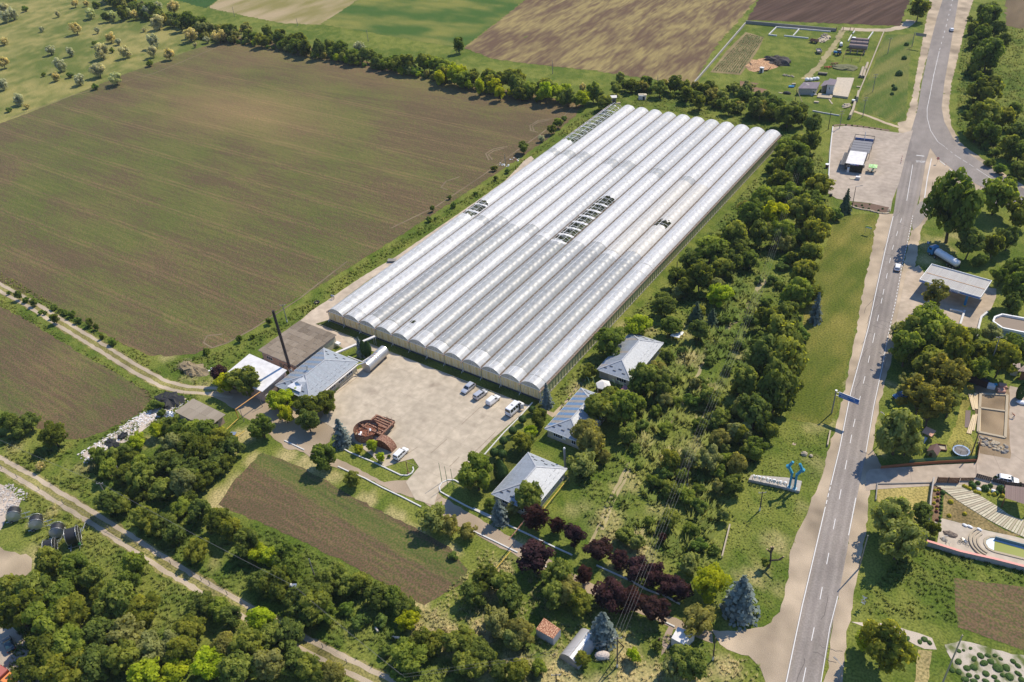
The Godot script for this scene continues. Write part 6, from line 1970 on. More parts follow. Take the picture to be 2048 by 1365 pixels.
	t = thing("scrap_stack", "blue and white scrap stack left of the low farm house", "heap", V(61.4, 0, -241.4))
	put(boxm(V(2.4, 0.6, 1.4), V(0, 0.3, 0.6), 0.3), "blue_sheet", M.blue, t)
	put(boxm(V(1.6, 1.2, 1.2), V(0.4, 0.6, -1.2), 0.5), "crate", M.stone, t)
	t = thing("stone_slab", "loose pale stone slab lying before the cellar vault", "slab", V(77.3, 0, -227.3), 0.2)
	put(boxm(V(2.0, 0.6, 1.2), V(0, 0.3, 0)), "slab", M.stone, t)
	t = thing("plank", "long pale plank lying on the grass before the terrace", "plank")
	b = mb()
	b.beam(V(81.1, 0.1, -232.8), V(83.9, 0.1, -228.4), 0.6, 0.2)
	put(b.mesh(), "board", M.stone, t)
	t = heap("rubble_heap", "brown heap of rubble and sacks by the wall's lower end", "heap", V(89.9, 0, -228.6), V(1.8, 1.0, 2.6), M.stone, 31, 9, 0.3)
	t = thing("white_tub", "white tub on a dark base by the gate pier", "tub", V(91.3, 0, -233.6))
	put(boxm(V(1.2, 0.8, 1.0), V(0, 0.4, 0)), "base", M.dark, t)
	put(boxm(V(1.3, 0.5, 1.1), V(0, 1.05, 0)), "tub", M.white, t)
	t = thing("white_board", "small white board leaning low by the block wall", "board", V(88.2, 0, -252.2), 0.3)
	put(boxm(V(1.6, 0.3, 1.0), V(0, 0.2, 0)), "board", M.stone, t)
	t = thing("hut", "small flat-roofed grey hut at the far left corner of the greenhouse", "hut", V(-4.4, 0, -192), 0.55)
	put(boxm(V(2.5, 2.7, 2.5), V(0, 1.35, 0)), "wall", M.pole_grey, t)
	put(boxm(V(3.2, 0.2, 3.2), V(0, 2.8, 0)), "roof", M.wall_white, t)
	put(boxm(V(0.9, 2.0, 0.06), V(0.2, 1.0, 1.27)), "door", M.dark, t)
	put(boxm(V(1.5, 0.3, 1.2), V(2.4, 0.3, 1.4)), "step", M.stone, t)
	t = thing("hut", "small white hut with a broken cream roof behind the greenhouse", "hut", V(5.8, 0, -201), 0.3)
	put(boxm(V(3.2, 2.0, 2.2), V(0, 1.0, 0)), "wall", M.wall_white, t)
	put(boxm(V(3.6, 0.2, 1.5), V(-0.2, 2.15, -0.4), 0.1), "roof", M.wall_cream, t)
	put(boxm(V(1.4, 0.15, 1.6), V(1.4, 2.25, 0.3), 0.4), "roof_sheet", M.wall_cream, t)
	put(boxm(V(0.9, 1.6, 0.06), V(0.8, 0.8, 1.12)), "door", M.dark, t)

func trailer(called: String, label: String, at: Vector3, turn: float, m: Material):
	var t := thing(called, label, "trailer", at, turn)
	put(boxm(V(2.1, 0.15, 4.2), V(0, 0.95, 0)), "bed", m, t)
	for s in [-1, 1]:
		put(boxm(V(0.08, 0.6, 4.2), V(s * 1.05, 1.3, 0)), "side_board", m, t)
		put(boxm(V(2.1, 0.6, 0.08), V(0, 1.3, s * 2.1)), "end_board", m, t)
		wheel(t, V(s * 0.85, 0.45, 1.3), 0.45)
		wheel(t, V(s * 0.85, 0.45, -1.3), 0.45)
	put(boxm(V(0.12, 0.12, 1.6), V(0, 0.6, -2.8)), "drawbar", M.dark, t)

# ---------------------------------------------------------------- the homestead on the right
func picket_run(called: String, label: String, line: PackedVector2Array, h: float, m: Material, gap := 0.34, wide := 0.3):
	var t := thing(called, label, "fence")
	var pm := boxm(V(wide, h, 0.05), V(0, h * 0.5, 0))
	var n := 0
	for i in line.size() - 1:
		var d := line[i + 1] - line[i]
		var b := mb()
		b.beam(v3(line[i], h * 0.82) + V(0, 0, -0.06), v3(line[i + 1], h * 0.82) + V(0, 0, -0.06), 0.06, 0.08)
		put(b.mesh(), "rail", m, t)
		for k in int(d.length() / gap):
			if n >= 290: break
			var o := put(pm, "board", m, t)
			o.position = v3(line[i] + d.normalized() * (k + 0.5) * gap)
			o.rotation.y = -d.angle()
			n += 1

func residence():
	flat_sheet("paved_court", pv([158.6, -17.1, 160.6, -18.6, 171.2, -26.1, 178.7, -31, 178.4, -37.9, 184.2, -41.3, 182.3, -51.8, 180.9, -59.2, 180.5, -64.1, 182.5, -64.3, 186.8, -62.5, 191.8, -28, 183.8, -24, 182.5, -24.6, 172.7, -19.3, 166.5, -15.1, 161.4, -11.4, 159.7, -10.1, 158.2, -15.4]), M.slab, 0.08, Color(0.50, 0.415, 0.325), 0.0, 0.14)
	var joint := plain(0.33, 0.26, 0.20, 0.95)
	for l in [[178.8, -31.2, 179.9, -25.7], [181.6, -36.1, 183.8, -31.6], [184.7, -38.6, 188, -36.8], [166.7, -20.8, 167.7, -18], [178.9, -30.7, 179.6, -26.7]]:
		struct(strip_mesh(pv(l), 0.12, 0.09), "slab_joint", joint)
	var t := thing("low_fence", "low brown plank fence with green netting behind it along the driveway", "fence")
	var e := pv([160.6, -18.6, 165.7, -22.6, 171.5, -26.8, 178.7, -31.6])
	var b := mb()
	for i in 3:
		b = mb()
		b.beam(v3(e[i], 0.45), v3(e[i + 1], 0.45), 0.12, 0.9)
		put(b.mesh(), "plank", tinted(M.gravel.albedo_texture, 2.5, 0.42, 0.17, 0.08), t)
	b = mb()
	var n2 := e.duplicate()
	for i in range(1, 3):
		b.quad(v3(n2[i], 0.3) + V(0, 0, -0.4), v3(n2[i], 1.7) + V(0, 0, -0.5), v3(n2[i + 1], 1.7) + V(0, 0, -0.5), v3(n2[i + 1], 0.3) + V(0, 0, -0.4))
	put(b.mesh(), "green_netting", plastic(0.02, 0.10, 0.06, 0.85, 0.7), t)
	picket_run("board_fence", "brown board fence right of the trampoline, running up to the timber", pv([178.8, -31.2, 178.1, -38.5]), 1.7, M.fence_brown)
	t = thing("trampoline", "round trampoline with a pale blue edge pad and a net on poles", "trampoline", V(175.1, 0, -32.9))
	b = mb()
	for i in 28:
		var a0 := TAU * i / 28.0
		var a1 := TAU * (i + 1) / 28.0
		var p := V(cos(a0), 0, sin(a0))
		var q := V(cos(a1), 0, sin(a1))
		b.quad(p * 1.55 + Vector3.UP * 0.85, q * 1.55 + Vector3.UP * 0.85, q * 1.9 + Vector3.UP * 0.86, p * 1.9 + Vector3.UP * 0.86)
		b.quad(p * 1.9 + Vector3.UP * 0.72, p * 1.9 + Vector3.UP * 0.86, q * 1.9 + Vector3.UP * 0.86, q * 1.9 + Vector3.UP * 0.72)
	put(b.mesh(), "edge_pad", plain(0.38, 0.52, 0.74, 0.6), t)
	put(tubem(Vector3.UP * 0.80, Vector3.UP * 0.82, 1.56, 1.56, 28), "mat", plain(0.20, 0.19, 0.19, 0.8), t)
	for i in 8:
		var a := TAU * i / 8.0
		put(tubem(V(cos(a) * 1.92, 0, sin(a) * 1.92), V(cos(a) * 1.92, 2.5, sin(a) * 1.92), 0.035), "pole", M.dark, t)
	b = mb()
	for i in 24:
		var a0 := TAU * i / 24.0
		var a1 := TAU * (i + 1) / 24.0
		b.quad(V(cos(a0) * 1.9, 0.86, sin(a0) * 1.9), V(cos(a0) * 1.9, 2.4, sin(a0) * 1.9), V(cos(a1) * 1.9, 2.4, sin(a1) * 1.9), V(cos(a1) * 1.9, 0.86, sin(a1) * 1.9))
	put(b.mesh(), "safety_net", plastic(0.05, 0.05, 0.05, 0.28, 0.8), t)
	t = thing("playhouse", "small wooden playhouse with a steep brown roof beside the trampoline", "playhouse", V(169.7, 0, -29.3), -0.12)
	b = mb()
	b.prism(PackedVector2Array([Vector2(-0.9, -1.0), Vector2(0.9, -1.0), Vector2(0.9, 1.0), Vector2(-0.9, 1.0)]), 0, 1.5)
	b.tri(V(-0.9, 1.5, 1.0), V(0, 2.5, 1.0), V(0.9, 1.5, 1.0))
	put(b.mesh(), "wall", M.wood, t)
	for s in [-1, 1]:
		b = mb()
		b.quad(V(s * 1.25, 1.3, 1.3), V(s * 1.25, 1.3, -1.3), V(0, 2.6, -1.3), V(0, 2.6, 1.3))
		put(b.mesh(), "roof_slope", plain(0.17, 0.10, 0.085), t)
	put(boxm(V(0.6, 1.1, 0.05), V(-0.2, 0.56, 1.02)), "door", M.fence_brown, t)
	t = thing("slide_tower", "little tower with a terracotta roof and a grey slide under the pine", "play tower", V(167.3, 0, -34.2), -0.2)
	b = mb()
	b.quad(V(-1.2, 2.2, 1.2), V(-1.2, 2.4, -1.2), V(1.2, 2.4, -1.2), V(1.2, 2.2, 1.2))
	b.quad(V(1.2, 2.1, 1.2), V(1.2, 2.3, -1.2), V(-1.2, 2.3, -1.2), V(-1.2, 2.1, 1.2))
	put(b.mesh(), "roof", plain(0.62, 0.34, 0.22), t)
	for i in 4:
		put(boxm(V(0.1, 2.2, 0.1), V(1.0 if i % 2 else -1.0, 1.1, 1.0 if i < 2 else -1.0)), "post", M.wood, t)
	b = mb()
	b.quad(V(-0.4, 1.2, 1.0), V(0.4, 1.2, 1.0), V(0.4, 0.2, 3.0), V(-0.4, 0.2, 3.0))
	put(b.mesh(), "slide", plain(0.35, 0.42, 0.48, 0.3), t)
	t = thing("sandbox", "wooden sandbox frame between playhouse and trampoline", "sandbox", V(171, 0, -32.4), 0.3)
	for s in [-1, 1]:
		put(boxm(V(2.0, 0.5, 0.1), V(0, 0.25, s * 0.9)), "side", M.fence_brown, t)
		put(boxm(V(0.1, 0.5, 1.8), V(s * 1.0, 0.25, 0)), "side", M.wood, t)
	put(boxm(V(1.8, 0.1, 1.7), V(0, 0.1, 0)), "sand", M.stone, t)
	t = thing("house_foundation", "open building foundation of earth bays framed by pale concrete strips", "foundation")
	var fp := pv([174.9, -57.1, 180.6, -59.8, 182.9, -43.1, 177.1, -42.1])
	for i in 4:
		b = mb()
		b.beam(v3(fp[i], 0.2), v3(fp[(i + 1) % 4], 0.2), 0.6, 0.4)
		put(b.mesh(), "strip", M.stone, t)
	b = mb()
	b.beam(V(175.6, 0.2, -51.4), V(181.5, 0.2, -53.1), 0.5, 0.4)
	put(b.mesh(), "strip", M.stone, t)
	flat_sheet("bare_earth", pv([173, -59.9, 180.4, -63.6, 184, -42.6, 185.2, -36.3, 179, -34.9, 176.9, -42.4, 174.6, -51.5]), M.gravel, 0.09, Color(0.36, 0.27, 0.17), 0.3, 0.5, 0.8)
	var g := RandomNumberGenerator.new()
	g.seed = 52
	var heapg := thing("rubble_heap", "spread of dark rubble and pale earth at the foundation's near end", "heap", V(181.1, 0, -39.4))
	for i in 46:
		b = mb()
		b.ball(V(g.randf_range(-3.2, 3.2), 0.15, g.randf_range(-1.6, 1.6)), V(0.45, 0.3, 0.4) * g.randf_range(0.5, 1.5), 6, 4, 0.3, i)
		put(b.mesh(), "rubble", M.stone if i % 3 else M.pole_grey, heapg)
	for i in 3:
		var s: Array = [[V(176.6, 0, -61.1), "white plastic bale at the top of the foundation, with a teal sheet"], [V(179, 0, -62.4), "pinkish pallet of bricks at the top of the foundation"], [V(179, 0, -60.3), "second brick pallet, standing in front of the pinkish one"]][i]
		t = thing(["building_sack", "brick_pallet", "brick_pallet"][i], s[1], "pallet", s[0], g.randf())
		put(boxm(V(1.8, 1.0, 1.5), V(0, 0.55, 0)), "load", M.white if i == 0 else plain(0.48, 0.26, 0.19, 0.9), t)
		put(boxm(V(1.9, 0.12, 1.6), V(0, 0.06, 0)), "pallet", M.wood, t)
		if i == 0: put(boxm(V(0.7, 0.1, 0.8), V(0.9, 1.1, -0.5), 0.3), "teal_sheet", M.teal, t)
	var tb := [[172.4, -55.7, 174.5, -50], [172.9, -56, 174.6, -50.7], [173.5, -56.8, 174.9, -50.6], [173.8, -56.9, 175.1, -50.7], [174.9, -48, 175, -40.5], [175.1, -48.1, 175.5, -40.6], [175.4, -48.7, 175.9, -42.2], [175.7, -51.3, 177.2, -42.2]]
	for i in tb.size():
		t = thing("timber_plank", "%s pale timber plank, counted downward, beside the house foundation" % ordinal(i), "plank", Vector3.ZERO, 0, "planks beside the foundation")
		for k in 2:
			b = mb()
			var q: Array = tb[i]
			b.beam(V(q[0] + k * 0.28, 0.2 + 0.02 * k, q[1]), V(q[2] + k * 0.30, 0.2, q[3]), 0.24, 0.12)
			put(b.mesh(), "plank", plain(0.66, 0.52, 0.32, 0.8), t)
	flat_sheet("board_deck", pv([173, -49, 174.1, -49.6, 175.1, -43, 174.1, -42.4]), M.roof_old, 0.10, Color(0.28, 0.22, 0.2))
	t = thing("dark_shed", "low dark shed with a satellite dish half hidden under trees", "shed", V(172.5, 0, -61.2), -0.15)
	put(boxm(V(6.5, 2.0, 1.0), V(0, 1.0, 0)), "wall", plain(0.04, 0.022, 0.018), t)
	put(boxm(V(6.7, 0.08, 1.3), V(0, 2.05, 0)), "roof", plain(0.05, 0.03, 0.025), t)
	b = mb()
	b.ball(V(-1.2, 2.6, 0), V(0.6, 0.35, 0.5), 10, 5)
	put(b.mesh(), "dish", plain(0.35, 0.35, 0.28), t)
	t = thing("brown_roofed_house", "brown-roofed house corner at the picture's right edge above the court", "house", Vector3.ZERO)
	var r := [V(179.5, 3, -68.5), V(179.1, 3, -71.6), V(180.9, 3, -72.1), V(181.6, 3, -68.7)]
	b = mb()
	ribbed(b, r, r[1] - r[0], 0.4, 0.04, [Color(0.27, 0.19, 0.17)], 2)
	put(b.mesh(), "roof", M.roof_grey, t)
	b = mb()
	b.prism(PackedVector2Array([Vector2(r[0].x + 0.3, r[0].z - 0.3), Vector2(r[1].x + 0.3, r[1].z + 0.3), Vector2(r[2].x - 0.3, r[2].z + 0.3), Vector2(r[3].x - 0.3, r[3].z - 0.3)]), 0, 2.8)
	put(b.mesh(), "wall", M.wall_cream, t)
	t = thing("brown_roofed_house", "dark brown roof just below the other brown roof at the right edge", "house", Vector3.ZERO)
	r = [V(181, 2.8, -67.3), V(182.1, 2.8, -70.8), V(184.5, 2.8, -71.9), V(184.9, 2.8, -69.1)]
	b = mb()
	ribbed(b, r, r[1] - r[0], 0.4, 0.04, [Color(0.16, 0.09, 0.075)], 2)
	put(b.mesh(), "roof", M.roof_grey, t)
	b = mb()
	b.prism(PackedVector2Array([Vector2(r[0].x + 1.0, r[0].z - 0.3), Vector2(r[1].x + 0.3, r[1].z + 0.3), Vector2(r[2].x - 0.3, r[2].z + 0.3), Vector2(r[3].x - 0.3, r[3].z - 0.3)]), 0, 2.6)
	put(b.mesh(), "wall", M.fence_brown, t)
	t = thing("white_bale", "white wrapped bale lying on the court at the right edge", "bale", V(184.3, 0, -58.2), 0.2)
	b = mb()
	b.ball(V(0, 0.45, 0), V(1.5, 0.5, 0.7), 12, 6, 0.06, 2)
	put(b.mesh(), "wrap", M.white, t)
	t = thing("entrance_gate", "wide brown double gate between driveway and plank path", "gate")
	var gp := pv([172.5, -20.3, 176.7, -22.5])
	for k in 2:
		for i in 9:
			var p := gp[0].lerp(gp[1], (k * 9 + i + 0.5) / 18.0)
			var o := put(boxm(V(0.22, 1.75, 0.05), V(0, 0.95, 0)), "board", M.fence_brown, t)
			o.position = v3(p)
			o.rotation.y = -(gp[1] - gp[0]).angle()
	for s in [0.0, 0.5, 1.0]:
		put(boxm(V(0.16, 2.0, 0.16), v3(gp[0].lerp(gp[1], s), 1.0)), "post", M.dark, t)
	picket_run("board_fence", "brown picket fence right of the entrance gate", pv([176.9, -23.5, 179.5, -25]), 1.1, M.fence_brown, 0.3, 0.24)
	picket_run("board_fence", "dark fence running right from the pickets, behind the clipped bushes", pv([179.6, -26.4, 183, -26.7, 185.9, -27, 189.6, -28.4]), 1.3, plain(0.10, 0.07, 0.06), 0.4, 0.36)
	wall_run("boundary_wall", "grey wall with a dark rail running down from the gate to the pines", pv([171.7, -20.3, 172.5, -14.2, 173.7, -7, 174.5, -1.3]), 0.3, 1.5, M.concrete)
	wall_run("kerb_wall", "low kerb between the driveway and the dry lawn", pv([161.4, -13.3, 166.3, -16.3, 171.4, -19.5]), 0.25, 0.35, M.pole_grey)
	t = thing("coped_wall", "long grey wall with a salmon-pink coping below the swimming pool", "wall")
	var wl := pv([174.7, -0.7, 176.3, -0.9, 181, -1.3, 187.2, -2.7, 191, -3.4, 195.5, -4.1])
	for i in wl.size() - 1:
		b = mb()
		b.beam(v3(wl[i], 0.7), v3(wl[i + 1], 0.7), 0.35, 1.4)
		put(b.mesh(), "panel", M.concrete, t)
		b = mb()
		b.beam(v3(wl[i], 1.45), v3(wl[i + 1], 1.45), 0.55, 0.10)
		put(b.mesh(), "coping", plain(0.72, 0.32, 0.26, 0.7), t)
	flat_sheet("garden_bed", pv([172.1, -19.3, 173.9, -18.6, 175.5, -9.1, 174.5, -7.5, 173, -13.6]), M.soil, 0.05, Color(0.26, 0.17, 0.10), 0.2, 0.3)
	flat_sheet("garden_lawn", pv([174.6, -18.1, 176.9, -17.3, 180.6, -15.8, 184.3, -14.3, 187.8, -13.1, 190.9, -13.1, 189.6, -12.3, 184.8, -11.4, 181.6, -10.8, 178.3, -10.5, 176, -10]), M.grass, 0.05, Color(0.33, 0.25, 0.12), 0.2, 0.4)
	flat_sheet("pool_terrace", pv([174.7, -8.1, 176, -10, 178.3, -10.4, 184.9, -11.2, 189.6, -12.3, 194.3, -12.9, 195.5, -4.6, 187.1, -3.1, 180.9, -1.9, 177.7, -1.6, 176.6, -2.5, 176.1, -7.3]), M.slab, 0.06, Color(0.62, 0.54, 0.43), 0.0, 0.2)
	t = thing("plank_path", "curving path of pale transverse planks from the gate to the pool", "path")
	var lo := pv([172.2, -19.4, 174.9, -18.5, 177.7, -16.9, 180.6, -15.8, 183.6, -14.7, 186, -14, 188.4, -13.5, 191.1, -13.1, 192.7, -12.8])
	var hi := pv([177.2, -22.4, 179.1, -21.9, 181.6, -20.9, 183.6, -20.1, 185.6, -19.3, 187.6, -18.2, 189.4, -17.8, 191.6, -18.3, 193.3, -17.9])
	for i in 36:
		var f := i / 36.0 * 8.0
		var k := int(f)
		var p := lo[k].lerp(lo[k + 1], f - k)
		var q := hi[k].lerp(hi[k + 1], f - k)
		var f2 := (i + 0.82) / 36.0 * 8.0
		var k2 := mini(int(f2), 7)
		var p2 := lo[k2].lerp(lo[k2 + 1], f2 - k2)
		var q2 := hi[k2].lerp(hi[k2 + 1], f2 - k2)
		b = mb()
		b.prism(PackedVector2Array([p, p2, q2, q]), 0.02, 0.16)
		put(b.mesh(), "plank", M.wall_cream if i % 3 else M.stone, t)
	t = thing("swimming_pool", "rounded swimming pool with curved steps and green-yellow water", "pool")
	var pool := pv([187, -5.9, 185.8, -6.1, 185, -7.2, 184.9, -8.4, 185.5, -9.5, 186.7, -10.3, 195.3, -11.5, 195.8, -7.5])
	b = mb()
	for i in pool.size():
		var p := pool[i]
		var q := pool[(i + 1) % pool.size()]
		b.beam(v3(p, 0.16), v3(q, 0.16), 0.5, 0.16)
	put(b.mesh(), "edge", M.stone, t)
	b = mb()
	b.prism(pool, 0.02, 0.07)
	put(b.mesh(), "shallow_floor", plain(0.36, 0.50, 0.60, 0.4), t)
	b = mb()
	b.prism(pv([187, -6, 186.6, -9, 195.5, -10, 195.8, -7.5]), 0.07, 0.085)
	put(b.mesh(), "water", plain(0.27, 0.29, 0.05, 0.12), t)
	b = mb()
	b.beam(V(186.5, 0.5, -9.5), V(195.3, 0.5, -10.7), 0.15, 0.9)
	put(b.mesh(), "pool_wall", plain(0.10, 0.20, 0.26, 0.5), t)
	for k in 3:
		b = mb()
		var c := Vector2(186.5, -7.8)
		var rr := 3.0 + 0.75 * k
		for i in 9:
			var a0 := lerpf(1.75, 3.75, i / 9.0)
			var a1 := lerpf(1.75, 3.75, (i + 1) / 9.0)
			b.beam(v3(c + Vector2(cos(a0), sin(a0)) * rr, 0.2 + 0.05 * k), v3(c + Vector2(cos(a1), sin(a1)) * rr, 0.2 + 0.05 * k), 0.34, 0.2)
		put(b.mesh(), "step", M.stone, t)
	t = thing("pavilion", "brown flat-pitched pavilion roof on posts over the shaded lawn", "pavilion")
	r = [V(186.1, 3, -19.7), V(185.5, 3, -23.8), V(189.3, 3, -25.1), V(190.9, 3, -19.8)]
	b = mb()
	ribbed(b, r, r[1] - r[0], 0.4, 0.03, [Color(0.31, 0.23, 0.20)], 2)
	put(b.mesh(), "roof", M.roof_old, t)
	for p in r:
		put(boxm(V(0.2, 3.0, 0.2), V(p.x, 1.5, p.z)), "post", M.fence_brown, t)
	for i in 2:
		t = thing("bicycle", ["dark bicycle lying on the pool terrace", "second bicycle lying across the first, blue parts showing"][i], "bicycle", [V(181, 0.2, -5.2), V(181.9, 0.2, -5.5)][i], 0.6 + i * 1.3)
		for s in [-0.55, 0.55]:
			b = mb()
			for j in 14:
				var a0 := TAU * j / 14.0
				var a1 := TAU * (j + 1) / 14.0
				b.tube(V(s + cos(a0) * 0.36, 0.15, sin(a0) * 0.36), V(s + cos(a1) * 0.36, 0.15, sin(a1) * 0.36), 0.04, 0.04, 4, false)
			put(b.mesh(), "wheel", M.tyre, t)
		b = mb()
		for q in [[V(-0.55, 0.2, 0), V(-0.1, 0.25, -0.5)], [V(-0.1, 0.25, -0.5), V(0.45, 0.25, -0.5)], [V(0.45, 0.25, -0.6), V(0.55, 0.2, 0)], [V(-0.1, 0.25, -0.6), V(0.05, 0.2, 0)], [V(0.05, 0.2, 0), V(0.45, 0.25, -0.5)]]:
			b.tube(q[0], q[1], 0.035, 0.035, 5)
		put(b.mesh(), "frame", M.blue if i else M.dark, t)
		put(boxm(V(0.28, 0.08, 0.14), V(-0.12, 0.28, -0.66)), "saddle", M.black, t)
		put(boxm(V(0.06, 0.06, 0.5), V(0.45, 0.28, -0.7), 0.6), "handlebar", M.steel, t)
	for i in 3:
		t = thing("cement_bag", "%s white bag lying along the terrace's upper edge" % ["left", "middle", "right"][i], "bag", [V(180.5, 0, -10.3), V(181.5, 0, -10.4), V(183.3, 0, -10.6)][i], -0.2, "white bags on the terrace")
		b = mb()
		b.ball(V(0, 0.22, 0), V(0.6, 0.24, 0.35), 10, 5, 0.08, i)
		put(b.mesh(), "bag", M.white, t)
	heap("gravel_heap", "small grey-brown gravel heap on the pool terrace", "heap", V(178.5, 0, -6.3), V(1.5, 0.5, 0.9), plain(0.17, 0.13, 0.10), 5)
	t = heap("scrap_heap", "tangle of scrap and wire at the terrace corner", "heap", V(177.6, 0, -4.1), V(0.8, 0.3, 0.6), M.pole_grey, 6)
	for i in 12:
		b = mb()
		var p := V(g.randf_range(-1, 1.2), 0.2, g.randf_range(-0.9, 0.9))
		b.tube(p, p + V(g.randf_range(-0.7, 0.7), g.randf_range(0, 0.4), g.randf_range(-0.7, 0.7)), 0.05, 0.03, 4)
		put(b.mesh(), "scrap", M.pole_grey if i % 2 else M.white, t)
	wall_run("stone_kerb", "short low stone kerb at the top left of the dry lawn", pv([161.3, -13.3, 162.4, -8]), 0.25, 0.5, M.pole_grey)

# ---------------------------------------------------------------- people
# one continuous skin round tapered bones [from, to, radius, radius, ...], as surface nets on a grid
func net(bones: Array, lo: Vector3, nn: Vector3i, cell: float, tint: Callable) -> MB:
	var val := PackedFloat32Array()
	val.resize(nn.x * nn.y * nn.z)
	for x in nn.x:
		for y in nn.y:
			for z in nn.z:
				var p := lo + V(x, y, z) * cell
				var d := 9.0
				for b in bones:
					var ab: Vector3 = b[1] - b[0]
					var f := clampf((p - b[0]).dot(ab) / ab.length_squared(), 0.0, 1.0)
					var e: float = (p - (b[0] + ab * f)).length() - lerpf(b[2], b[3], f)
					var h := clampf(0.5 + 0.5 * (d - e) / 0.05, 0.0, 1.0)
					d = lerpf(d, e, h) - 0.05 * h * (1.0 - h)
				val[(x * nn.y + y) * nn.z + z] = d
	var at_ := func(x: int, y: int, z: int) -> float: return val[(x * nn.y + y) * nn.z + z]
	var vert := {}
	for x in nn.x - 1:
		for y in nn.y - 1:
			for z in nn.z - 1:
				var sum := Vector3.ZERO
				var n := 0
				for e in [[0, 0, 0, 1, 0, 0], [0, 0, 0, 0, 1, 0], [0, 0, 0, 0, 0, 1], [1, 1, 0, 0, 1, 0], [1, 1, 0, 1, 0, 0], [1, 1, 0, 1, 1, 1], [0, 1, 1, 0, 0, 1], [0, 1, 1, 0, 1, 0], [0, 1, 1, 1, 1, 1], [1, 0, 1, 1, 0, 0], [1, 0, 1, 0, 0, 1], [1, 0, 1, 1, 1, 1]]:
					var a: float = at_.call(x + e[0], y + e[1], z + e[2])
					var c: float = at_.call(x + e[3], y + e[4], z + e[5])
					if (a < 0.0) != (c < 0.0):
						sum += V(x + e[0], y + e[1], z + e[2]).lerp(V(x + e[3], y + e[4], z + e[5]), a / (a - c))
						n += 1
				if n:
					vert[Vector3i(x, y, z)] = lo + sum / n * cell
	var mbx := mb()
	for k in vert:
		for ax in 3:
			var d := [Vector3i(1, 0, 0), Vector3i(0, 1, 0), Vector3i(0, 0, 1)]
			var u: Vector3i = d[(ax + 1) % 3]
			var w: Vector3i = d[(ax + 2) % 3]
			var k2: Vector3i = k + d[ax]
			if k2.x >= nn.x or k2.y >= nn.y or k2.z >= nn.z: continue
			var a: float = at_.call(k.x, k.y, k.z)
			var c: float = at_.call(k2.x, k2.y, k2.z)
			if (a < 0.0) == (c < 0.0): continue
			if not (vert.has(k - u) and vert.has(k - w) and vert.has(k - u - w)): continue
			var q := [vert[k], vert[k - u], vert[k - u - w], vert[k - w]]
			if a < 0.0: q.reverse()
			mbx.col = tint.call((q[0] + q[2]) * 0.5)
			mbx.quad(q[3], q[2], q[1], q[0])
	return mbx

func person(label: String, at: Vector3, turn: float, top: Color, legs: Color, hair: Color, bend := 0.0, stride := 0.25):
	var t := thing("person", label, "person", at, turn)
	var j := {"pel": V(0, 0.95, 0), "chest": V(0, 1.30, -sin(bend) * 0.35), "neck": V(0, 1.52, -sin(bend) * 0.6), "head": V(0, 1.66, -sin(bend) * 0.72)}
	if bend > 0.5:
		j.chest = V(0, 1.12, -0.34)
		j.neck = V(0, 1.15, -0.58)
		j.head = V(0, 1.13, -0.74)
	var bones := []
	bones.append([j.pel, j.chest, 0.155, 0.17, 0])
	bones.append([j.chest, j.neck, 0.15, 0.06, 0])
	for s in [-1.0, 1.0]:
		var hip := V(s * 0.09, 0.92, 0)
		var knee := V(s * 0.10, 0.5, -s * stride * 0.5 - 0.03)
		var foot := V(s * 0.10, 0.06, -s * stride)
		bones.append([hip, knee, 0.095, 0.065, 1])
		bones.append([knee, foot, 0.062, 0.045, 1])
		bones.append([foot, foot + V(0, -0.02, -0.17), 0.045, 0.035, 3])
		var sh: Vector3 = j.chest + V(s * 0.19, 0.14 if bend < 0.5 else 0.05, 0 if bend < 0.5 else -0.1)
		var el: Vector3 = sh + V(s * 0.07, -0.27, s * stride * 0.3)
		var ha: Vector3 = el + V(0, -0.23, -0.08 + s * stride * 0.2)
		bones.append([sh, el, 0.058, 0.045, 0])
		bones.append([el, ha, 0.042, 0.032, 2])
	bones.append([j.neck, j.head, 0.055, 0.06, 2])
	var tint := func(p: Vector3) -> Color:
		if p.y > 1.50 - bend * 0.4 and absf(p.x) < 0.12: return Color(0.45, 0.27, 0.18)
		if p.y > 0.93: return top
		return legs if p.y > 0.12 else Color(0.04, 0.03, 0.03)
	var mbx := net(bones, V(-0.55, -0.02, -1.0), Vector3i(26, 44, 36), 0.045, tint)
	put(mbx.mesh(), "body", M.coloured, t)
	var h: Vector3 = j.head + V(0, 0.06, -0.01)
	var hb := mb(Color(0.45, 0.27, 0.18))
	hb.ball(h, V(0.078, 0.115, 0.095), 12, 8)
	hb.ball(h + V(0, -0.01, -0.095), V(0.016, 0.026, 0.02), 6, 4)
	for s in [-1, 1]:
		hb.ball(h + V(s * 0.08, 0, 0.005), V(0.014, 0.03, 0.02), 6, 4)
	put(hb.mesh(), "head", M.coloured, t)
	hb = mb(hair)
	hb.ball(h + V(0, 0.03, 0.018), V(0.088, 0.105, 0.098), 12, 7)
	put(hb.mesh(), "hair", M.coloured, t)
	hb = mb(Color(0.45, 0.27, 0.18))
	for b in bones:
		if b[4] == 2 and b[1] != j.head:
			for f in 4:
				hb.tube(b[1] + V(0, -0.03, -0.03 + f * 0.02), b[1] + V(0, -0.12 + absf(f - 1.5) * 0.012, -0.045 + f * 0.02), 0.010, 0.008, 5)
			hb.tube(b[1] + V(0, -0.02, -0.03), b[1] + V(0, -0.06, -0.075), 0.010, 0.009, 5)
	put(hb.mesh(), "fingers", M.coloured, t)

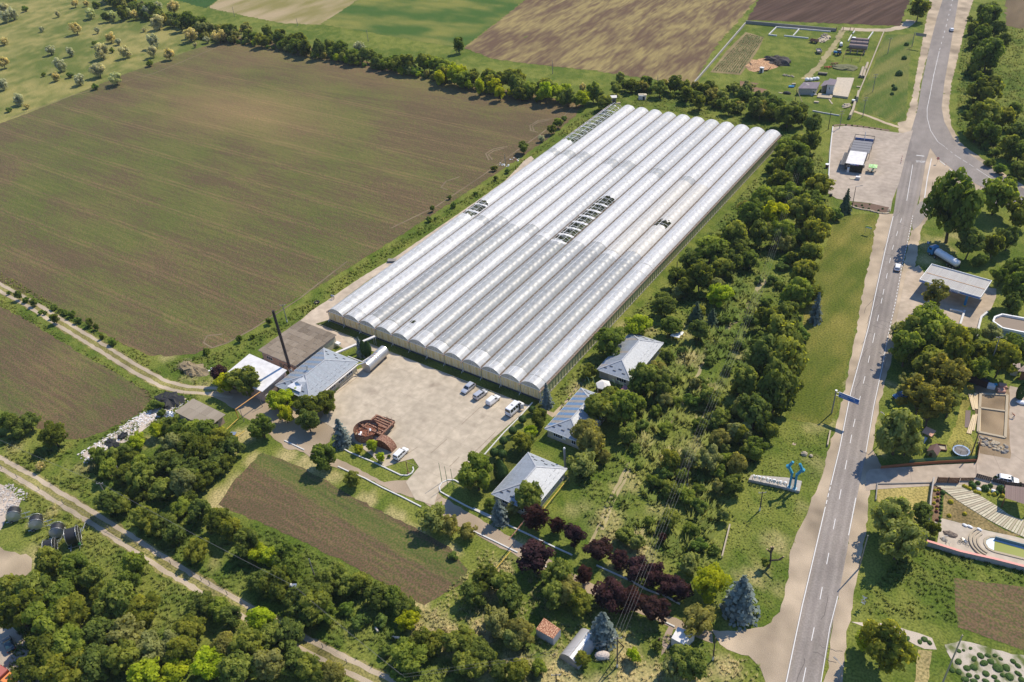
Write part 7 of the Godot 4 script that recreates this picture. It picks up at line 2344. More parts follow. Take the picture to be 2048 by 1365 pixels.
func people():
	person("person in a pale blue top walking on the concrete lane, left of two", V(-8.2, 0.1, -9.4), -2.4, Color(0.35, 0.42, 0.58), Color(0.10, 0.10, 0.14), Color(0.05, 0.03, 0.02))
	person("person in a white top and dark trousers walking on the lane, right of two", V(-7.5, 0.1, -9.5), -2.4, Color(0.7, 0.68, 0.68), Color(0.07, 0.06, 0.09), Color(0.04, 0.03, 0.02), 0.0, 0.3)
	person("worker with bare shoulders and blue trousers bending down on the paved court", V(183.4, 0.1, -51.5), 1.1, Color(0.55, 0.20, 0.10), Color(0.06, 0.10, 0.24), Color(0.30, 0.10, 0.04), 0.9, 0.2)

# ---------------------------------------------------------------- trees and shrubs
# kinds: 0 broad mid green, 1 dark green, 2 bright yellow-green, 3 silvery, 4 plum, 5 olive, 6 low green bush, 7 open pine
const PHRASE := ["leafy green tree", "dark green tree", "bright yellow-green tree", "silvery grey-green shrub", "dark purple plum tree", "olive-green tree", "low green bush", "open-crowned pine"]
const CAT := ["tree", "tree", "tree", "shrub", "tree", "tree", "bush", "tree"]
const NODE := ["leafy_tree", "dark_leaved_tree", "yellow_green_tree", "silver_shrub", "plum_tree", "olive_tree", "bush", "pine_tree"]
var crowns := []
var trunks := []
var tints := []

func crown_mesh(kind: int, seed_: int) -> ArrayMesh:
	var g := RandomNumberGenerator.new()
	g.seed = seed_ * 97 + kind
	var b := mb()
	var hc: float = [1.15, 1.1, 1.1, 0.85, 1.1, 1.1, 0.62, 1.5][kind]
	var ax: Vector3 = [V(1, 0.92, 1), V(1, 0.95, 1), V(1, 0.9, 1), V(1, 0.82, 1), V(1, 0.98, 1), V(1, 1.0, 1), V(1, 0.68, 1), V(1, 1.05, 1)][kind]
	var dark: Color = [Color(0.115, 0.155, 0.028), Color(0.078, 0.113, 0.024), Color(0.215, 0.275, 0.016), Color(0.27, 0.29, 0.18), Color(0.036, 0.019, 0.023), Color(0.175, 0.195, 0.065), Color(0.095, 0.150, 0.032), Color(0.130, 0.150, 0.042)][kind]
	var pale: Color = [Color(0.275, 0.310, 0.062), Color(0.190, 0.235, 0.048), Color(0.40, 0.46, 0.03), Color(0.56, 0.56, 0.43), Color(0.085, 0.040, 0.045), Color(0.32, 0.335, 0.125), Color(0.210, 0.280, 0.065), Color(0.27, 0.275, 0.085)][kind]
	var clumps: int = [48, 48, 46, 40, 40, 50, 30, 30][kind]
	var size: float = [0.16, 0.15, 0.14, 0.13, 0.14, 0.15, 0.17, 0.15][kind]
	var stretch := V(g.randf_range(0.86, 1.1), g.randf_range(0.9, 1.12), g.randf_range(0.86, 1.1))
	for i in clumps:
		var d := V(g.randfn(), g.randfn() * 0.9 + 0.25, g.randfn()).normalized()
		var far := g.randf_range(0.42, 0.84) if i > 4 else g.randf_range(0.0, 0.4)
		if kind == 7: far = g.randf_range(0.5, 1.0)
		var c := V(0, hc, 0) + d * far * ax * stretch
		var cr := g.randf_range(0.13, 0.34) * (0.85 if kind == 7 else 1.0)
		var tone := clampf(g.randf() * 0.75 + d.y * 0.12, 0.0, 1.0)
		var leaves := int(72.0 * cr * cr / 0.06) if kind != 7 else 70
		for k in leaves:
			var n := V(g.randfn(), g.randfn() + 0.25, g.randfn()).normalized()
			var p := c + n * cr * V(1.0, 0.8, 1.0) * (0.72 + 0.36 * g.randf())
			if p.y < 0.04: continue
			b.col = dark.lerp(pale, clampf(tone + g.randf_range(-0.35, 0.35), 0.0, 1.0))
			leaf(b, p, (n + V(g.randf_range(-1, 1), g.randf_range(-0.4, 1), g.randf_range(-1, 1)) * 0.9).normalized(), size * g.randf_range(0.5, 1.2), g, (n + V(0, 0.55, 0)).normalized(), 0.5)
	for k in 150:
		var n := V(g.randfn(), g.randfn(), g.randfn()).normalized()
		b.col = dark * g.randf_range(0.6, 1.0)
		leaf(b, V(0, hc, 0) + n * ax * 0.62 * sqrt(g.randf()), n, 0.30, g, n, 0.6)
	return b.mesh()

func trunk_mesh(hc: float, seed_: int) -> ArrayMesh:
	var g := RandomNumberGenerator.new()
	g.seed = seed_
	var b := mb()
	var lean := V(g.randf_range(-0.08, 0.08), hc * 0.55, g.randf_range(-0.08, 0.08))
	b.tube(V(0, -0.05, 0), lean, 0.075, 0.055, 7, false)
	for i in 5:
		var a := TAU * (i + g.randf() * 0.6) / 5.0
		b.tube(lean * g.randf_range(0.75, 1.0), lean + V(cos(a) * 0.5, hc * 0.5 + g.randf_range(-0.1, 0.3), sin(a) * 0.5), 0.036, 0.012, 5, false)
	return b.mesh()

func tree(kind: int, x: float, z: float, r: float, label: String, group: String, rise := 1.0):
	var g := int(absf(x * 13.7 + z * 7.1))
	var t := thing(NODE[kind], label, CAT[kind], V(x, 0, z), fmod(absf(x * 3.1 + z * 5.7), TAU), group)
	var v: int = g % crowns[kind].size()
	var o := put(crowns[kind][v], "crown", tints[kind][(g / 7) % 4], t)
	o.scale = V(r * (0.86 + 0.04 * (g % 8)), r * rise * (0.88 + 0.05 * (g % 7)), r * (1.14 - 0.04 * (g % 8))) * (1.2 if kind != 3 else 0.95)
	o = put(trunks[v % 4], "trunk", M.bark, t)
	o.scale = V(r, r * rise * (0.6 if kind in [3, 6] else 1.0), r)

func stand(where: String, group: String, a: Array, rise := 1.0):   # x, z, radius, kind for each tree, counted from the left
	for i in range(0, a.size(), 4):
		var k: int = a[i + 3]
		var said: String = PHRASE[k]
		tree(k, a[i], a[i + 1], a[i + 2], "%s, %s from the left %s" % [said, ordinal(i / 4), where], group, rise * (0.92 + 0.16 * fmod(absf(a[i] * 0.37), 1.0)))

func spruce_mesh(seed_: int, spread: float, blue: bool) -> ArrayMesh:
	var g := RandomNumberGenerator.new()
	g.seed = seed_
	var b := mb()
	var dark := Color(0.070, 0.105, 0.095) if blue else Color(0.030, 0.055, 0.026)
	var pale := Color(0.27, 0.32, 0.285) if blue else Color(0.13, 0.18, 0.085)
	var layers := 13
	for i in layers:
		var y := 0.05 + 0.95 * i / layers
		var r := spread * pow(1.0 - y, 0.62 if spread > 0.38 else 0.85) * g.randf_range(0.8, 1.15) + 0.012
		var n := int(6 + 9 * (1.0 - y))
		for k in n:
			var a := TAU * (k + g.randf()) / n
			var d := V(cos(a), -0.28, sin(a))
			var rr := r * g.randf_range(0.55, 1.2)
			var side := V(-sin(a), 0, cos(a))
			for q in 5:
				var f := (q + 1) / 5.0
				var p := V(0, y, 0) + d * rr * f
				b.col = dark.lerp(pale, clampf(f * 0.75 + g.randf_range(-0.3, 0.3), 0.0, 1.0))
				for s in 3:
					leaf(b, p + side * g.randf_range(-0.5, 0.5) * r * 0.35 + V(0, g.randf_range(-0.012, 0.012), 0), (V(d.x * 0.6, 1.0, d.z * 0.6) + V(g.randf_range(-0.6, 0.6), 0, g.randf_range(-0.6, 0.6))).normalized(), 0.045 + 0.05 * (1.0 - y), g, V(d.x, 0.5, d.z), 0.5)
	return b.mesh()

func thuja_mesh(seed_: int, spread: float, ball: bool) -> ArrayMesh:
	var g := RandomNumberGenerator.new()
	g.seed = seed_
	var b := mb()
	for i in 1500 if ball else 1900:
		var u := g.randf()
		var a := g.randf() * TAU
		var p: Vector3
		var n: Vector3
		if ball:
			n = V(g.randfn(), g.randfn(), g.randfn()).normalized()
			p = V(0, 1.55, 0) + n * (0.86 + 0.14 * g.randf()) * V(1, 0.9, 1)
		else:
			var r := spread * pow(sin(PI * clampf(0.12 + 0.88 * u, 0.0, 1.0)), 0.6)
			n = V(cos(a), 0.25, sin(a)).normalized()
			p = V(cos(a) * r, 0.02 + u * 0.98, sin(a) * r) * V(1.0 + g.randf_range(-0.08, 0.08), 1, 1)
		b.col = Color(0.035, 0.075, 0.016).lerp(Color(0.085, 0.145, 0.035), g.randf())
		leaf(b, p, (n + V(g.randf_range(-1, 1), g.randf_range(-1, 1), g.randf_range(-1, 1)) * 0.5).normalized(), 0.2 if ball else 0.055, g, n, 0.6)
	return b.mesh()

func conifer(called: String, label: String, a: Array, spread: float, mesh: Mesh, group := ""):
	var h: float = a[2]
	var t := thing(called, label, "tree", V(a[0], 0, a[1]), fmod(absf(a[0] + a[1]), TAU), group)
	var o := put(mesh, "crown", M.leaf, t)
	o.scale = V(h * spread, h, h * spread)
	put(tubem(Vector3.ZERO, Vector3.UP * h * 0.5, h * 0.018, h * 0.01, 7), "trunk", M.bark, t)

func hedge(where: String, group: String, line: PackedVector2Array, gap: float, spread: float, lo: float, hi: float, kinds: Array, seed_: int):
	var g := RandomNumberGenerator.new()
	g.seed = seed_
	var out := []
	for i in line.size() - 1:
		var d := line[i + 1] - line[i]
		var k := maxi(1, int(d.length() / gap))
		for j in k:
			var p := line[i] + d * (j + g.randf()) / k + d.normalized().orthogonal() * g.randf_range(-spread, spread)
			out.append([p.x, p.y, g.randf_range(lo, hi), kinds[g.randi() % kinds.size()]])
	var flat := []
	for o in out:
		flat.append_array(o)
	stand(where, group, flat, 1.1)

func trees():
	for k in 8:
		var c := []
		for s in 5:
			c.append(crown_mesh(k, s + 1))
		crowns.append(c)
		var m := []
		for s in 4:
			var w: Color = [Color(1, 1, 1), Color(0.86, 0.9, 0.95), Color(1.12, 1.08, 0.95), Color(0.93, 1.0, 0.85)][s]
			m.append(leafy(w.r * 1.72, w.g * 1.62, w.b * 1.45, 0.75))
		tints.append(m)
	for s in 4:
		trunks.append(trunk_mesh(1.15, s + 3))
	stand("in the lower left wood", "trees of the lower left wood", [13.4, 112.2, 3.1, 0, 21.3, 115.4, 3.6, 1, 34.4, 121.3, 2.8, 1, 19.3, 110.4, 3.5, 0, 28.9, 113.5, 3.8, 0, 14, 104, 2.9, 0, 34.7, 116.7, 3.5, 1, 25.3, 108.5, 3.5, 1, 42.3, 118.1, 3.6, 0, 20.5, 101.9, 3.1, 1, 32.4, 109.6, 3.4, 0, 39, 113.8, 3.5, 0, 26.2, 101.1, 2.6, 0, 46, 113.9, 3.6, 1, 31.5, 103.5, 2.2, 1, 40.3, 108.9, 3.3, 1, 37.7, 102.4, 3.6, 0, 49.6, 110.1, 3.2, 0, 45.2, 106.2, 3.3, 5, 33.1, 97.2, 2.4, 1, 31, 93.8, 2.5, 0, 42.8, 101, 3, 0, 56.2, 109.5, 3.2, 2, 52.2, 105.7, 3, 5, 54.3, 102.2, 2.2, 5, 59.6, 105.9, 2.8, 2, 58.6, 102.8, 2.6, 0, 54.6, 97.8, 2.7, 0, 52.2, 92.6, 2.8, 1, 65.6, 101.5, 3.2, 2, 56.3, 91.7, 2.3, 0, 65.3, 97.6, 2.8, 5, 59.8, 91.6, 2.1, 1, 72.1, 99.3, 3.1, 0, 69.8, 95, 3, 0, 66, 88.8, 2.5, 2, 70.5, 90.4, 2.4, 0, 75.8, 95.2, 3, 5, 73.5, 88.1, 3.1, 1, 79.7, 92.2, 2.6, 1, 83.7, 91.7, 2.5, 0, 87.4, 90.1, 2.3, 5])
	stand("in the hedgerow above the lower left track", "trees along the lower left track", [9.6, 85.5, 2.9, 1, 12, 83.8, 2, 0, 20.4, 83.6, 2.4, 0, 25, 84.4, 1.9, 0, 26.7, 82.7, 2.8, 1, 31.4, 83.2, 2.3, 1, 25.1, 76.8, 2.2, 0, 39.4, 83.7, 2.6, 0, 31.3, 75.6, 2.6, 1, 37.6, 75.8, 2.8, 1, 41.8, 75.9, 2.5, 0, 48.5, 76.7, 2.7, 1, 52.3, 76.7, 2.2, 2, 58.3, 82, 2.5, 1, 55.3, 76.3, 1.9, 2, 63.7, 81, 3.2, 1, 59.3, 74.7, 2.7, 1, 62.3, 76.7, 2.6, 1, 72, 83.3, 2.6, 1, 71.1, 80, 3.6, 1, 74.8, 81.1, 3.1, 0, 71.5, 75.7, 2.6, 1, 76.6, 80.6, 2.3, 0, 72.1, 71.7, 1.9, 0, 78.3, 76.9, 1.7, 6, 75.3, 72.9, 2.1, 0, 83.2, 77.6, 1.8, 6, 77.8, 71.4, 2.1, 0, 83.5, 71.7, 2.7, 1, 86.6, 75.3, 1.6, 6, 91.9, 79.9, 1.4, 6, 85.8, 70.4, 2.3, 1, 98, 82.4, 1.9, 6, 90.1, 70.8, 2.4, 1, 92.3, 72.9, 2, 2, 97.6, 79.1, 2.9, 0, 97.3, 75.2, 2.2, 1, 100, 73.8, 2, 0, 104.2, 71.3, 2.6, 0, 108.9, 74.2, 2.7, 0, 108.3, 71.2, 2.7, 1, 110.4, 71.5, 2.1, 1, 114.1, 72.1, 1.9, 1, 117.7, 71, 2.3, 0, 120.1, 67.5, 1.4, 0])
	stand("in the thicket around the flat shed", "bushes of the thicket by the shed", [-43.9, 81.1, 2.3, 1, -39.7, 81.4, 2.3, 1, -37.3, 81.4, 2, 1, -37.9, 78.4, 2.6, 1, -20.7, 86.2, 1.4, 3, -25.1, 78.5, 3.2, 1, -11.1, 75.8, 1.8, 0, -7, 76.5, 2.1, 1, -2, 78.1, 2.3, 0, -5.1, 74.5, 1.8, 0, 0.3, 76.7, 2, 3, 4.1, 77.2, 2.8, 1, -3.7, 71.7, 1.9, 1, 0.6, 72.2, 2.2, 1, 11.1, 79.4, 2.4, 1, -3.9, 68.1, 2.2, 2, 6.6, 73.9, 2.5, 0, 10.4, 76.3, 3, 0, -14, 55.1, 1.9, 6, 8.6, 71.6, 2.8, 1, -3.3, 62.1, 2, 2, -10.4, 56.2, 1.2, 6, 5.8, 67.7, 2.3, 1, 16.5, 75.8, 2.7, 0, -1.7, 59.2, 2, 1, 11.5, 69.2, 3, 1, 8, 65.1, 3.1, 5, 5.3, 60.7, 2.6, 1, 15.9, 68.9, 3.3, 1, 20.7, 72.4, 2.9, 5, 23.3, 73.7, 1.8, 1, 10.9, 62.6, 3.1, 1, 8.1, 58.7, 2.9, 0, 18.8, 67.4, 3, 1, 15.8, 62.9, 3.3, 1, 22.6, 68.8, 2.5, 1, 11.1, 57.2, 3.1, 1, 21.2, 65.7, 2.7, 1, 19.4, 62.2, 3, 1, 16.2, 57.5, 3.1, 0, 22.3, 61.5, 2.5, 1, 20.3, 57, 2.8, 1])
	stand("among the trees round the boiler house", "trees round the boiler house", [-6.5, 38.1, 2.3, 4, -1.2, 40, 2.8, 2, 4.9, 37.9, 4.1, 0, 3.2, 34, 1.8, 0, 22, 47.9, 3, 1, 17.7, 38.5, 2.6, 2, 23.2, 40.8, 2.1, 2, 18, 35.4, 2.5, 2, 19.1, 32, 1.9, 2, 27.5, 36.1, 3.2, 1, 31.3, 40.1, 2.5, 1, 44.4, 48.1, 3, 1, 29.8, 31.9, 2.8, 1, 54.8, 49, 1.7, 0, 48.1, 39.6, 1.1, 2, 51, 37.5, 1.3, 2, 55.2, 39.2, 1.1, 2, 55.9, 37, 0.5, 6, 80, 35.4, 2.4, 5, 82.2, 34.6, 3.8, 0])
	stand("among the trees round the three hip-roofed houses", "trees round the hip-roofed houses", [88.2, 38.1, 1.4, 1, 93.5, 37, 1.4, 5, 83.7, 18.4, 2.1, 0, 84.4, 16.5, 1.6, 0, 96.1, 33.4, 2.8, 0, 82.9, 12.6, 1.5, 2, 82.8, 8.5, 2.1, 1, 100.9, 17.3, 3.1, 5, 97, 8.3, 3.3, 5, 84.4, -14.7, 2.1, 1, 99.8, 11.1, 3.2, 5, 96.2, -0.2, 4.4, 0, 103.5, 11.9, 1.6, 5, 84.6, -25.6, 4, 1, 95.9, -6.7, 2.6, 0, 101.5, -2.7, 3.7, 0, 105.3, 3.2, 2.1, 0, 99.1, -9.7, 1.8, 6, 87.6, -37.5, 3.5, 2, 99.4, -14.5, 2.3, 1, 99.7, -17.1, 3.1, 0, 100, -24.8, 2, 5, 105, -16.4, 2.8, 1, 103.3, -22.3, 2.3, 5, 107.4, -13.9, 2.1, 5, 99.9, -30.4, 1.8, 1, 95.4, -42.8, 2.8, 1])
	stand("among the purple plums along the drive", "purple plum trees", [100.4, 37.8, 2.8, 4, 106.8, 47.6, 3.6, 4, 105.2, 36.3, 1.7, 4, 110.4, 37.2, 2.3, 4, 117.2, 44.8, 1.8, 4, 116.8, 38.3, 2.7, 4, 124.9, 47.1, 3.4, 4, 121.7, 37.5, 2.2, 4, 128.6, 45.9, 2.8, 4, 126, 37.9, 2.6, 4, 133.4, 45.7, 2.9, 4, 130, 37.9, 2.4, 4, 126.6, 26.8, 1, 4, 133.6, 38.1, 2.4, 4, 136.4, 38.4, 2.1, 4])
	stand("between small field and the lower sheds", "trees between the small field and the lower sheds", [80.2, 49.5, 3, 5, 84.5, 48.9, 2.1, 5, 89.1, 54, 1.1, 6, 88.8, 47.7, 1.8, 5, 100, 60.9, 2.6, 1, 100.8, 56.6, 2.9, 1, 108.1, 64, 2.5, 5, 104.5, 56.2, 2.6, 0, 109.8, 63.8, 1.4, 5, 107.7, 58.3, 2.6, 1, 113, 65, 2.3, 5, 113.4, 63.2, 2.5, 5, 114.6, 52.9, 2.4, 0, 112.9, 48.2, 2.6, 0, 116.3, 50.2, 2.8, 5, 119.8, 51.6, 2.3, 0, 126.5, 61.6, 1.5, 0, 134.5, 55.8, 1.3, 2, 137.2, 51.3, 0.9, 1, 142.1, 54.8, 1.9, 5, 144.8, 53.2, 3.1, 0, 142, 43.7, 2.9, 5, 140.8, 34.5, 3.4, 2])
	stand("in the belt between greenhouse and lawn", "trees of the belt between greenhouse and lawn", [89.6, -50.6, 3.3, 1, 85.9, -66.2, 2.5, 1, 90.8, -62, 2.5, 1, 85.5, -77.1, 3.2, 1, 103.4, -44.1, 2.6, 1, 93.4, -67, 3.7, 1, 89.6, -83.1, 4.6, 0, 101.6, -62.9, 3.3, 2, 96.9, -76.1, 2.8, 0, 97.5, -80.7, 3.2, 1, 93.8, -93.6, 4, 0, 95.7, -89.8, 3.3, 1, 123.5, -27.6, 3.2, 0, 93, -108.5, 3.8, 1, 101.7, -86.8, 2.9, 1, 130.2, -16.9, 4, 1, 99.5, -100.8, 3.7, 1, 92.5, -123.8, 3.9, 0, 124.8, -37.9, 4.6, 1, 119, -57.5, 3.5, 1, 99.4, -114.7, 4.1, 2, 132.1, -25.2, 4.9, 1, 93, -137.4, 3.7, 1, 105, -104.3, 3.3, 0, 125.2, -47.9, 4.8, 0, 89.1, -153.2, 3.8, 1, 98.8, -128.5, 4.3, 0, 123.3, -59.8, 3.5, 1, 130.7, -38.3, 4.8, 0, 132.8, -32.9, 3.4, 1, 88.1, -166.9, 3.9, 1, 121.9, -69.7, 3.9, 0, 97.1, -146.1, 4.5, 1, 106.7, -118.4, 4.1, 0, 120.1, -83.6, 4, 0, 106, -130.5, 3.9, 1, 117.5, -96.3, 3.5, 0, 91.5, -175.6, 3.2, 1, 124.5, -76.3, 3, 1, 115, -108.7, 3.6, 0, 105.6, -142.6, 4, 0, 113.4, -119.6, 3.4, 0], 1.1)
	stand("among the orchard bushes left of the monument", "orchard bushes", [119.4, 31, 2, 0, 122.7, 31.4, 1.6, 5, 121.8, 23.6, 1.5, 6, 106.6, -9.7, 1.9, 6, 117.5, 12.4, 2, 6, 112.1, -4.2, 1.9, 0, 118.6, 6.5, 2.4, 0, 121.9, 13.5, 2, 0, 125.8, 21.7, 2, 0, 105.6, -23.8, 1.6, 6, 101.7, -36.9, 1.4, 6, 125.5, 13.2, 1.9, 0, 121.9, 2.7, 2.4, 5, 130.8, 22, 2, 6, 134.8, 30.9, 2.3, 5, 113.3, -17.8, 2.1, 6, 111.7, -26.2, 2, 6, 118.9, -10, 2.1, 6, 129.7, 14.3, 2, 6, 134.3, 24.7, 1.8, 6, 110.5, -35.6, 1.8, 6, 126.7, 2, 2.6, 5, 117.5, -19.9, 2.3, 0, 137.2, 23.9, 1.2, 6, 122.5, -14.1, 2.1, 0, 125.4, -7.1, 2.4, 5, 129.7, 3, 1.9, 6, 110.7, -43.9, 1.4, 6, 135.5, 14.5, 1.4, 5, 106.7, -55.1, 2, 6, 116.1, -34.4, 1.6, 6, 134, 6.1, 2.3, 1, 124, -20.1, 1.8, 6, 132.2, -0.5, 2.4, 5, 129, -10.9, 2.7, 5, 114.8, -46.3, 1.7, 6, 132.8, -7.6, 2.2, 0, 112.9, -58.5, 2, 6, 107.6, -80.4, 1.5, 6])
	stand("along the right side of the road", "trees right of the road", [88.6, -355.1, 4.6, 1, 136.3, -235.1, 2.1, 6, 127.3, -291, 2.3, 6, 133, -266.7, 2.2, 6, 143.7, -211.8, 3.3, 1, 124.2, -326, 3.7, 1, 143.7, -221.3, 5.5, 0, 139.9, -248.1, 6.2, 1, 147.5, -209.8, 3.9, 1, 119.7, -366.1, 5, 1, 122.5, -350.4, 5.2, 1, 132.8, -291.5, 6.3, 1, 152.2, -192.7, 2.2, 6, 146.3, -229.9, 4.3, 1, 128.7, -340.7, 3.5, 1, 156.4, -187.9, 2.2, 6, 134, -326.2, 3.1, 1, 150.6, -229.3, 3.8, 0, 156.5, -202.5, 3.2, 0, 161.8, -179.5, 2.1, 6, 152.3, -243.1, 2.7, 1, 157.2, -214.8, 3.7, 1, 160.8, -200.6, 3.6, 1, 163.9, -186, 3.1, 1])
	stand("in the group between side road and petrol station", "trees by the petrol station", [151.1, -130.1, 7.3, 1, 158.4, -122.7, 3.5, 1, 162.5, -119.6, 2.2, 6, 164.7, -126, 2.8, 1, 160.1, -155.6, 4.8, 0, 169.6, -110.7, 2.1, 1, 168, -133, 2.9, 1, 175.3, -95.8, 2.3, 1, 175, -101.3, 3.5, 1, 173.4, -114.6, 3.6, 1, 168.3, -149.2, 4.3, 1], 1.25)
	stand("in the clump below the petrol station", "trees below the petrol station", [161.8, -24.7, 4.6, 5, 151.2, -69.8, 2.4, 5, 155.3, -59.4, 3.8, 0, 164.1, -25.7, 3.1, 5, 159.7, -46.8, 2.6, 7, 156.3, -64.9, 4.7, 0, 163, -40.4, 4, 7, 157.9, -68.8, 5.6, 0, 166.1, -37.9, 3.5, 7, 162.4, -56.7, 4.2, 0, 156.2, -87.9, 2.9, 7, 166.1, -49.8, 3.8, 7, 162.8, -65.5, 4.9, 0, 169.5, -44, 3, 7, 166.3, -61.7, 4.3, 0, 169.3, -52.3, 2.8, 7, 167.1, -73.6, 3, 1, 170.4, -70, 2.7, 1, 173.1, -62.2, 2.6, 0, 173, -80.4, 2.7, 5, 176.8, -66.2, 3.5, 0, 176.2, -74.6, 2.7, 5, 177.8, -75.5, 2.9, 1, 180.6, -75, 2.7, 1], 1.15)
	stand("at the road's lower right side", "trees at the lower right", [170.7, 31.1, 1.7, 2, 174.4, 33.2, 3.8, 0, 167.1, 0.6, 3.6, 5, 170.1, 6.3, 3.8, 5, 170, -0.5, 2.1, 5, 171.9, -7.3, 2, 1, 173.1, -4.8, 1.3, 1, 175, -3.6, 1.4, 1], 1.15)
	stand("behind the greenhouse's far end", "trees behind the greenhouse", [-11, -188.9, 3.2, 0, -3.6, -182.6, 3.2, 0, -7.4, -200, 2.8, 0, -2.7, -206, 2.8, 1, 1.9, -212.1, 2.8, 1, 12, -206.2, 3, 0, 16.1, -213.3, 3, 1, 25.4, -205.5, 3, 1, 34.6, -199.4, 2.9, 1, 30.3, -214.8, 2.7, 1, 36.3, -210.2, 2.9, 5, 41, -209.2, 2.7, 5, 48.1, -199.3, 2.8, 1, 48.9, -214.2, 3.4, 1, 59.3, -201.5, 3.7, 1, 64.2, -205.9, 4.1, 1, 83.6, -168.3, 3.5, 0, 74.9, -196.2, 4.4, 1, 85.8, -177.5, 3, 0, 76.8, -207.9, 2.8, 1, 86.3, -191.9, 3.1, 1])
	stand("on the verge left of the greenhouse", "bushes on the greenhouse verge", [-15.2, -71.1, 0.9, 1, -15.4, -81.9, 0.8, 1, -13.8, -109.5, 1.2, 1, -12, -128.4, 2.1, 1, -11.4, -141.4, 1.7, 3, -11.5, -150, 1.9, 1, -12.5, -156.5, 2, 0, -14.7, -165.3, 1.3, 6])
	stand("on the pasture, top left", "silver shrubs on the pasture", [-481.2, -168.2, 4.3, 3, -356.2, -96.4, 3.5, 3, -319.6, -75.4, 3.3, 3, -403, -123.6, 3.3, 3, -452.7, -153.7, 4.1, 3, -283.9, -57.1, 1.6, 6, -453.8, -159.4, 4.2, 3, -287.5, -65.7, 3.6, 3, -466.7, -175.3, 2.4, 6, -278.6, -64, 1.8, 3, -405, -150.5, 2, 3, -318.3, -98, 1.4, 6, -351.3, -123.8, 3.6, 3, -302.8, -96.8, 2.7, 3, -426.4, -175.9, 2.1, 3, -315.2, -107.3, 3.9, 3, -300.5, -103.6, 2.1, 6, -335.6, -127.2, 2.9, 3, -437.2, -196.5, 3, 3, -374, -156.4, 4.4, 3, -282.8, -98.5, 3.6, 3, -430.7, -200.9, 2.4, 3, -397.5, -182.8, 4.4, 3, -338.9, -145.5, 1.9, 6, -267.8, -97.9, 2, 6, -418.5, -200.9, 2.4, 6, -362, -163, 2, 3, -283.6, -111.4, 5, 3, -311.6, -132.9, 5.3, 3, -378.8, -181.8, 2.5, 1, -334.3, -153.9, 3.7, 3, -376.1, -184.9, 3.7, 3, -316, -142.1, 1.5, 6, -262.6, -107.6, 4.9, 3, -325.7, -153.5, 2.6, 3, -369.6, -188.8, 3.2, 1, -298.2, -139.2, 3.8, 3, -371.7, -193.3, 4, 3, -363.4, -193, 3.2, 3, -333.1, -177.6, 1.9, 3, -355.6, -199.1, 4, 3, -270.7, -134.9, 2.1, 6, -282.3, -146.4, 3.5, 3, -297, -158.4, 4.1, 3, -364.9, -211.9, 4.7, 3, -327.5, -185, 5, 3, -268.5, -147.3, 3.5, 3, -347, -212.3, 5.2, 3, -328.9, -196.9, 1.7, 3, -284.2, -175.8, 5, 3, -272.5, -169, 1.5, 3, -272.3, -177.6, 2.6, 3, -286.8, -191.7, 3, 3, -263.3, -180.6, 5, 3, -273.9, -197.6, 2.6, 3, -266, -199.3, 1.9, 3], 1.1)
	hedge("in the undergrowth of the belt beside the greenhouse", "undergrowth of the belt", pv([86.8, -178.1, 91.2, -133.5, 93.4, -95.6, 91.9, -71.1, 93.1, -50.4]), 3.4, 7.0, 1.4, 2.6, [6, 1, 6, 0, 5], 51)
	hedge("in the undergrowth under the belt's roadside trees", "undergrowth of the belt", pv([109, -134, 113.9, -99.1, 119.3, -70.2, 123.9, -45.5, 128.6, -22.3, 133.9, 0.8]), 3.4, 6.5, 1.4, 2.7, [6, 1, 6, 0, 5], 52)
	hedge("in the dense hedge behind the greenhouse's far end", "dense hedge behind the greenhouse", pv([-13.1, -209.6, 11.9, -211.9, 43.3, -207.3, 69.6, -203.2, 88, -198.9]), 2.8, 4.0, 1.5, 2.8, [1, 6, 1, 0, 5], 61)
	hedge("in the bushes below the farm compound", "bushes below the farm compound", pv([18.2, -214.6, 34.3, -222.8, 54.9, -218.6, 75.7, -210.6]), 3.2, 4.0, 1.5, 2.6, [1, 6, 1, 5], 62)
	hedge("in the bushes along the road's far right side", "bushes along the road's right side", pv([115.7, -367.2, 129.8, -300.1, 140.6, -234.8, 151.8, -208.2, 164.1, -190.5]), 3.6, 4.0, 1.3, 2.6, [6, 1, 6, 0], 63)
	hedge("in the scrub between houses and monument", "scrub of the orchard", pv([103.3, -19.5, 108.5, -0.3, 118.8, 9.6, 128.4, 11.3, 126, -6.1, 113.1, -29.7]), 4.2, 6.0, 1.0, 2.0, [6, 5, 6, 0], 53)
	hedge("in the low front of the far hedgerow", "low front of the far hedgerow", pv([-291.8, -180.5, -235.5, -186.4, -191.6, -183.6, -153.7, -183.4, -110.8, -181.9, -83.6, -179.8, -58.1, -177.9, -33.4, -179]), 3.2, 1.5, 1.1, 2.1, [6, 6, 2, 5], 54)
	hedge("in the far hedgerow, its left end", "far hedgerow behind the big field", pv([-434.6, -216.6, -389, -207.1, -334.1, -194.3, -283.9, -189.6, -239.9, -190.5]), 3.0, 5.0, 2.2, 3.8, [1, 1, 6, 1, 5], 5)
	hedge("in the far hedgerow, its middle stretch", "far hedgerow behind the big field", pv([-239.9, -190.5, -195.4, -187.4, -157, -187.1, -113.6, -185.4]), 2.8, 5.0, 2.2, 3.8, [1, 1, 6, 1, 0], 6)
	hedge("in the far hedgerow, its right end", "far hedgerow behind the big field", pv([-115.5, -187.7, -87.8, -185.4, -61.1, -182.2, -35.4, -182.2, -11.7, -183.2]), 2.4, 6.0, 2.4, 4.0, [1, 0, 1, 2, 0], 7)
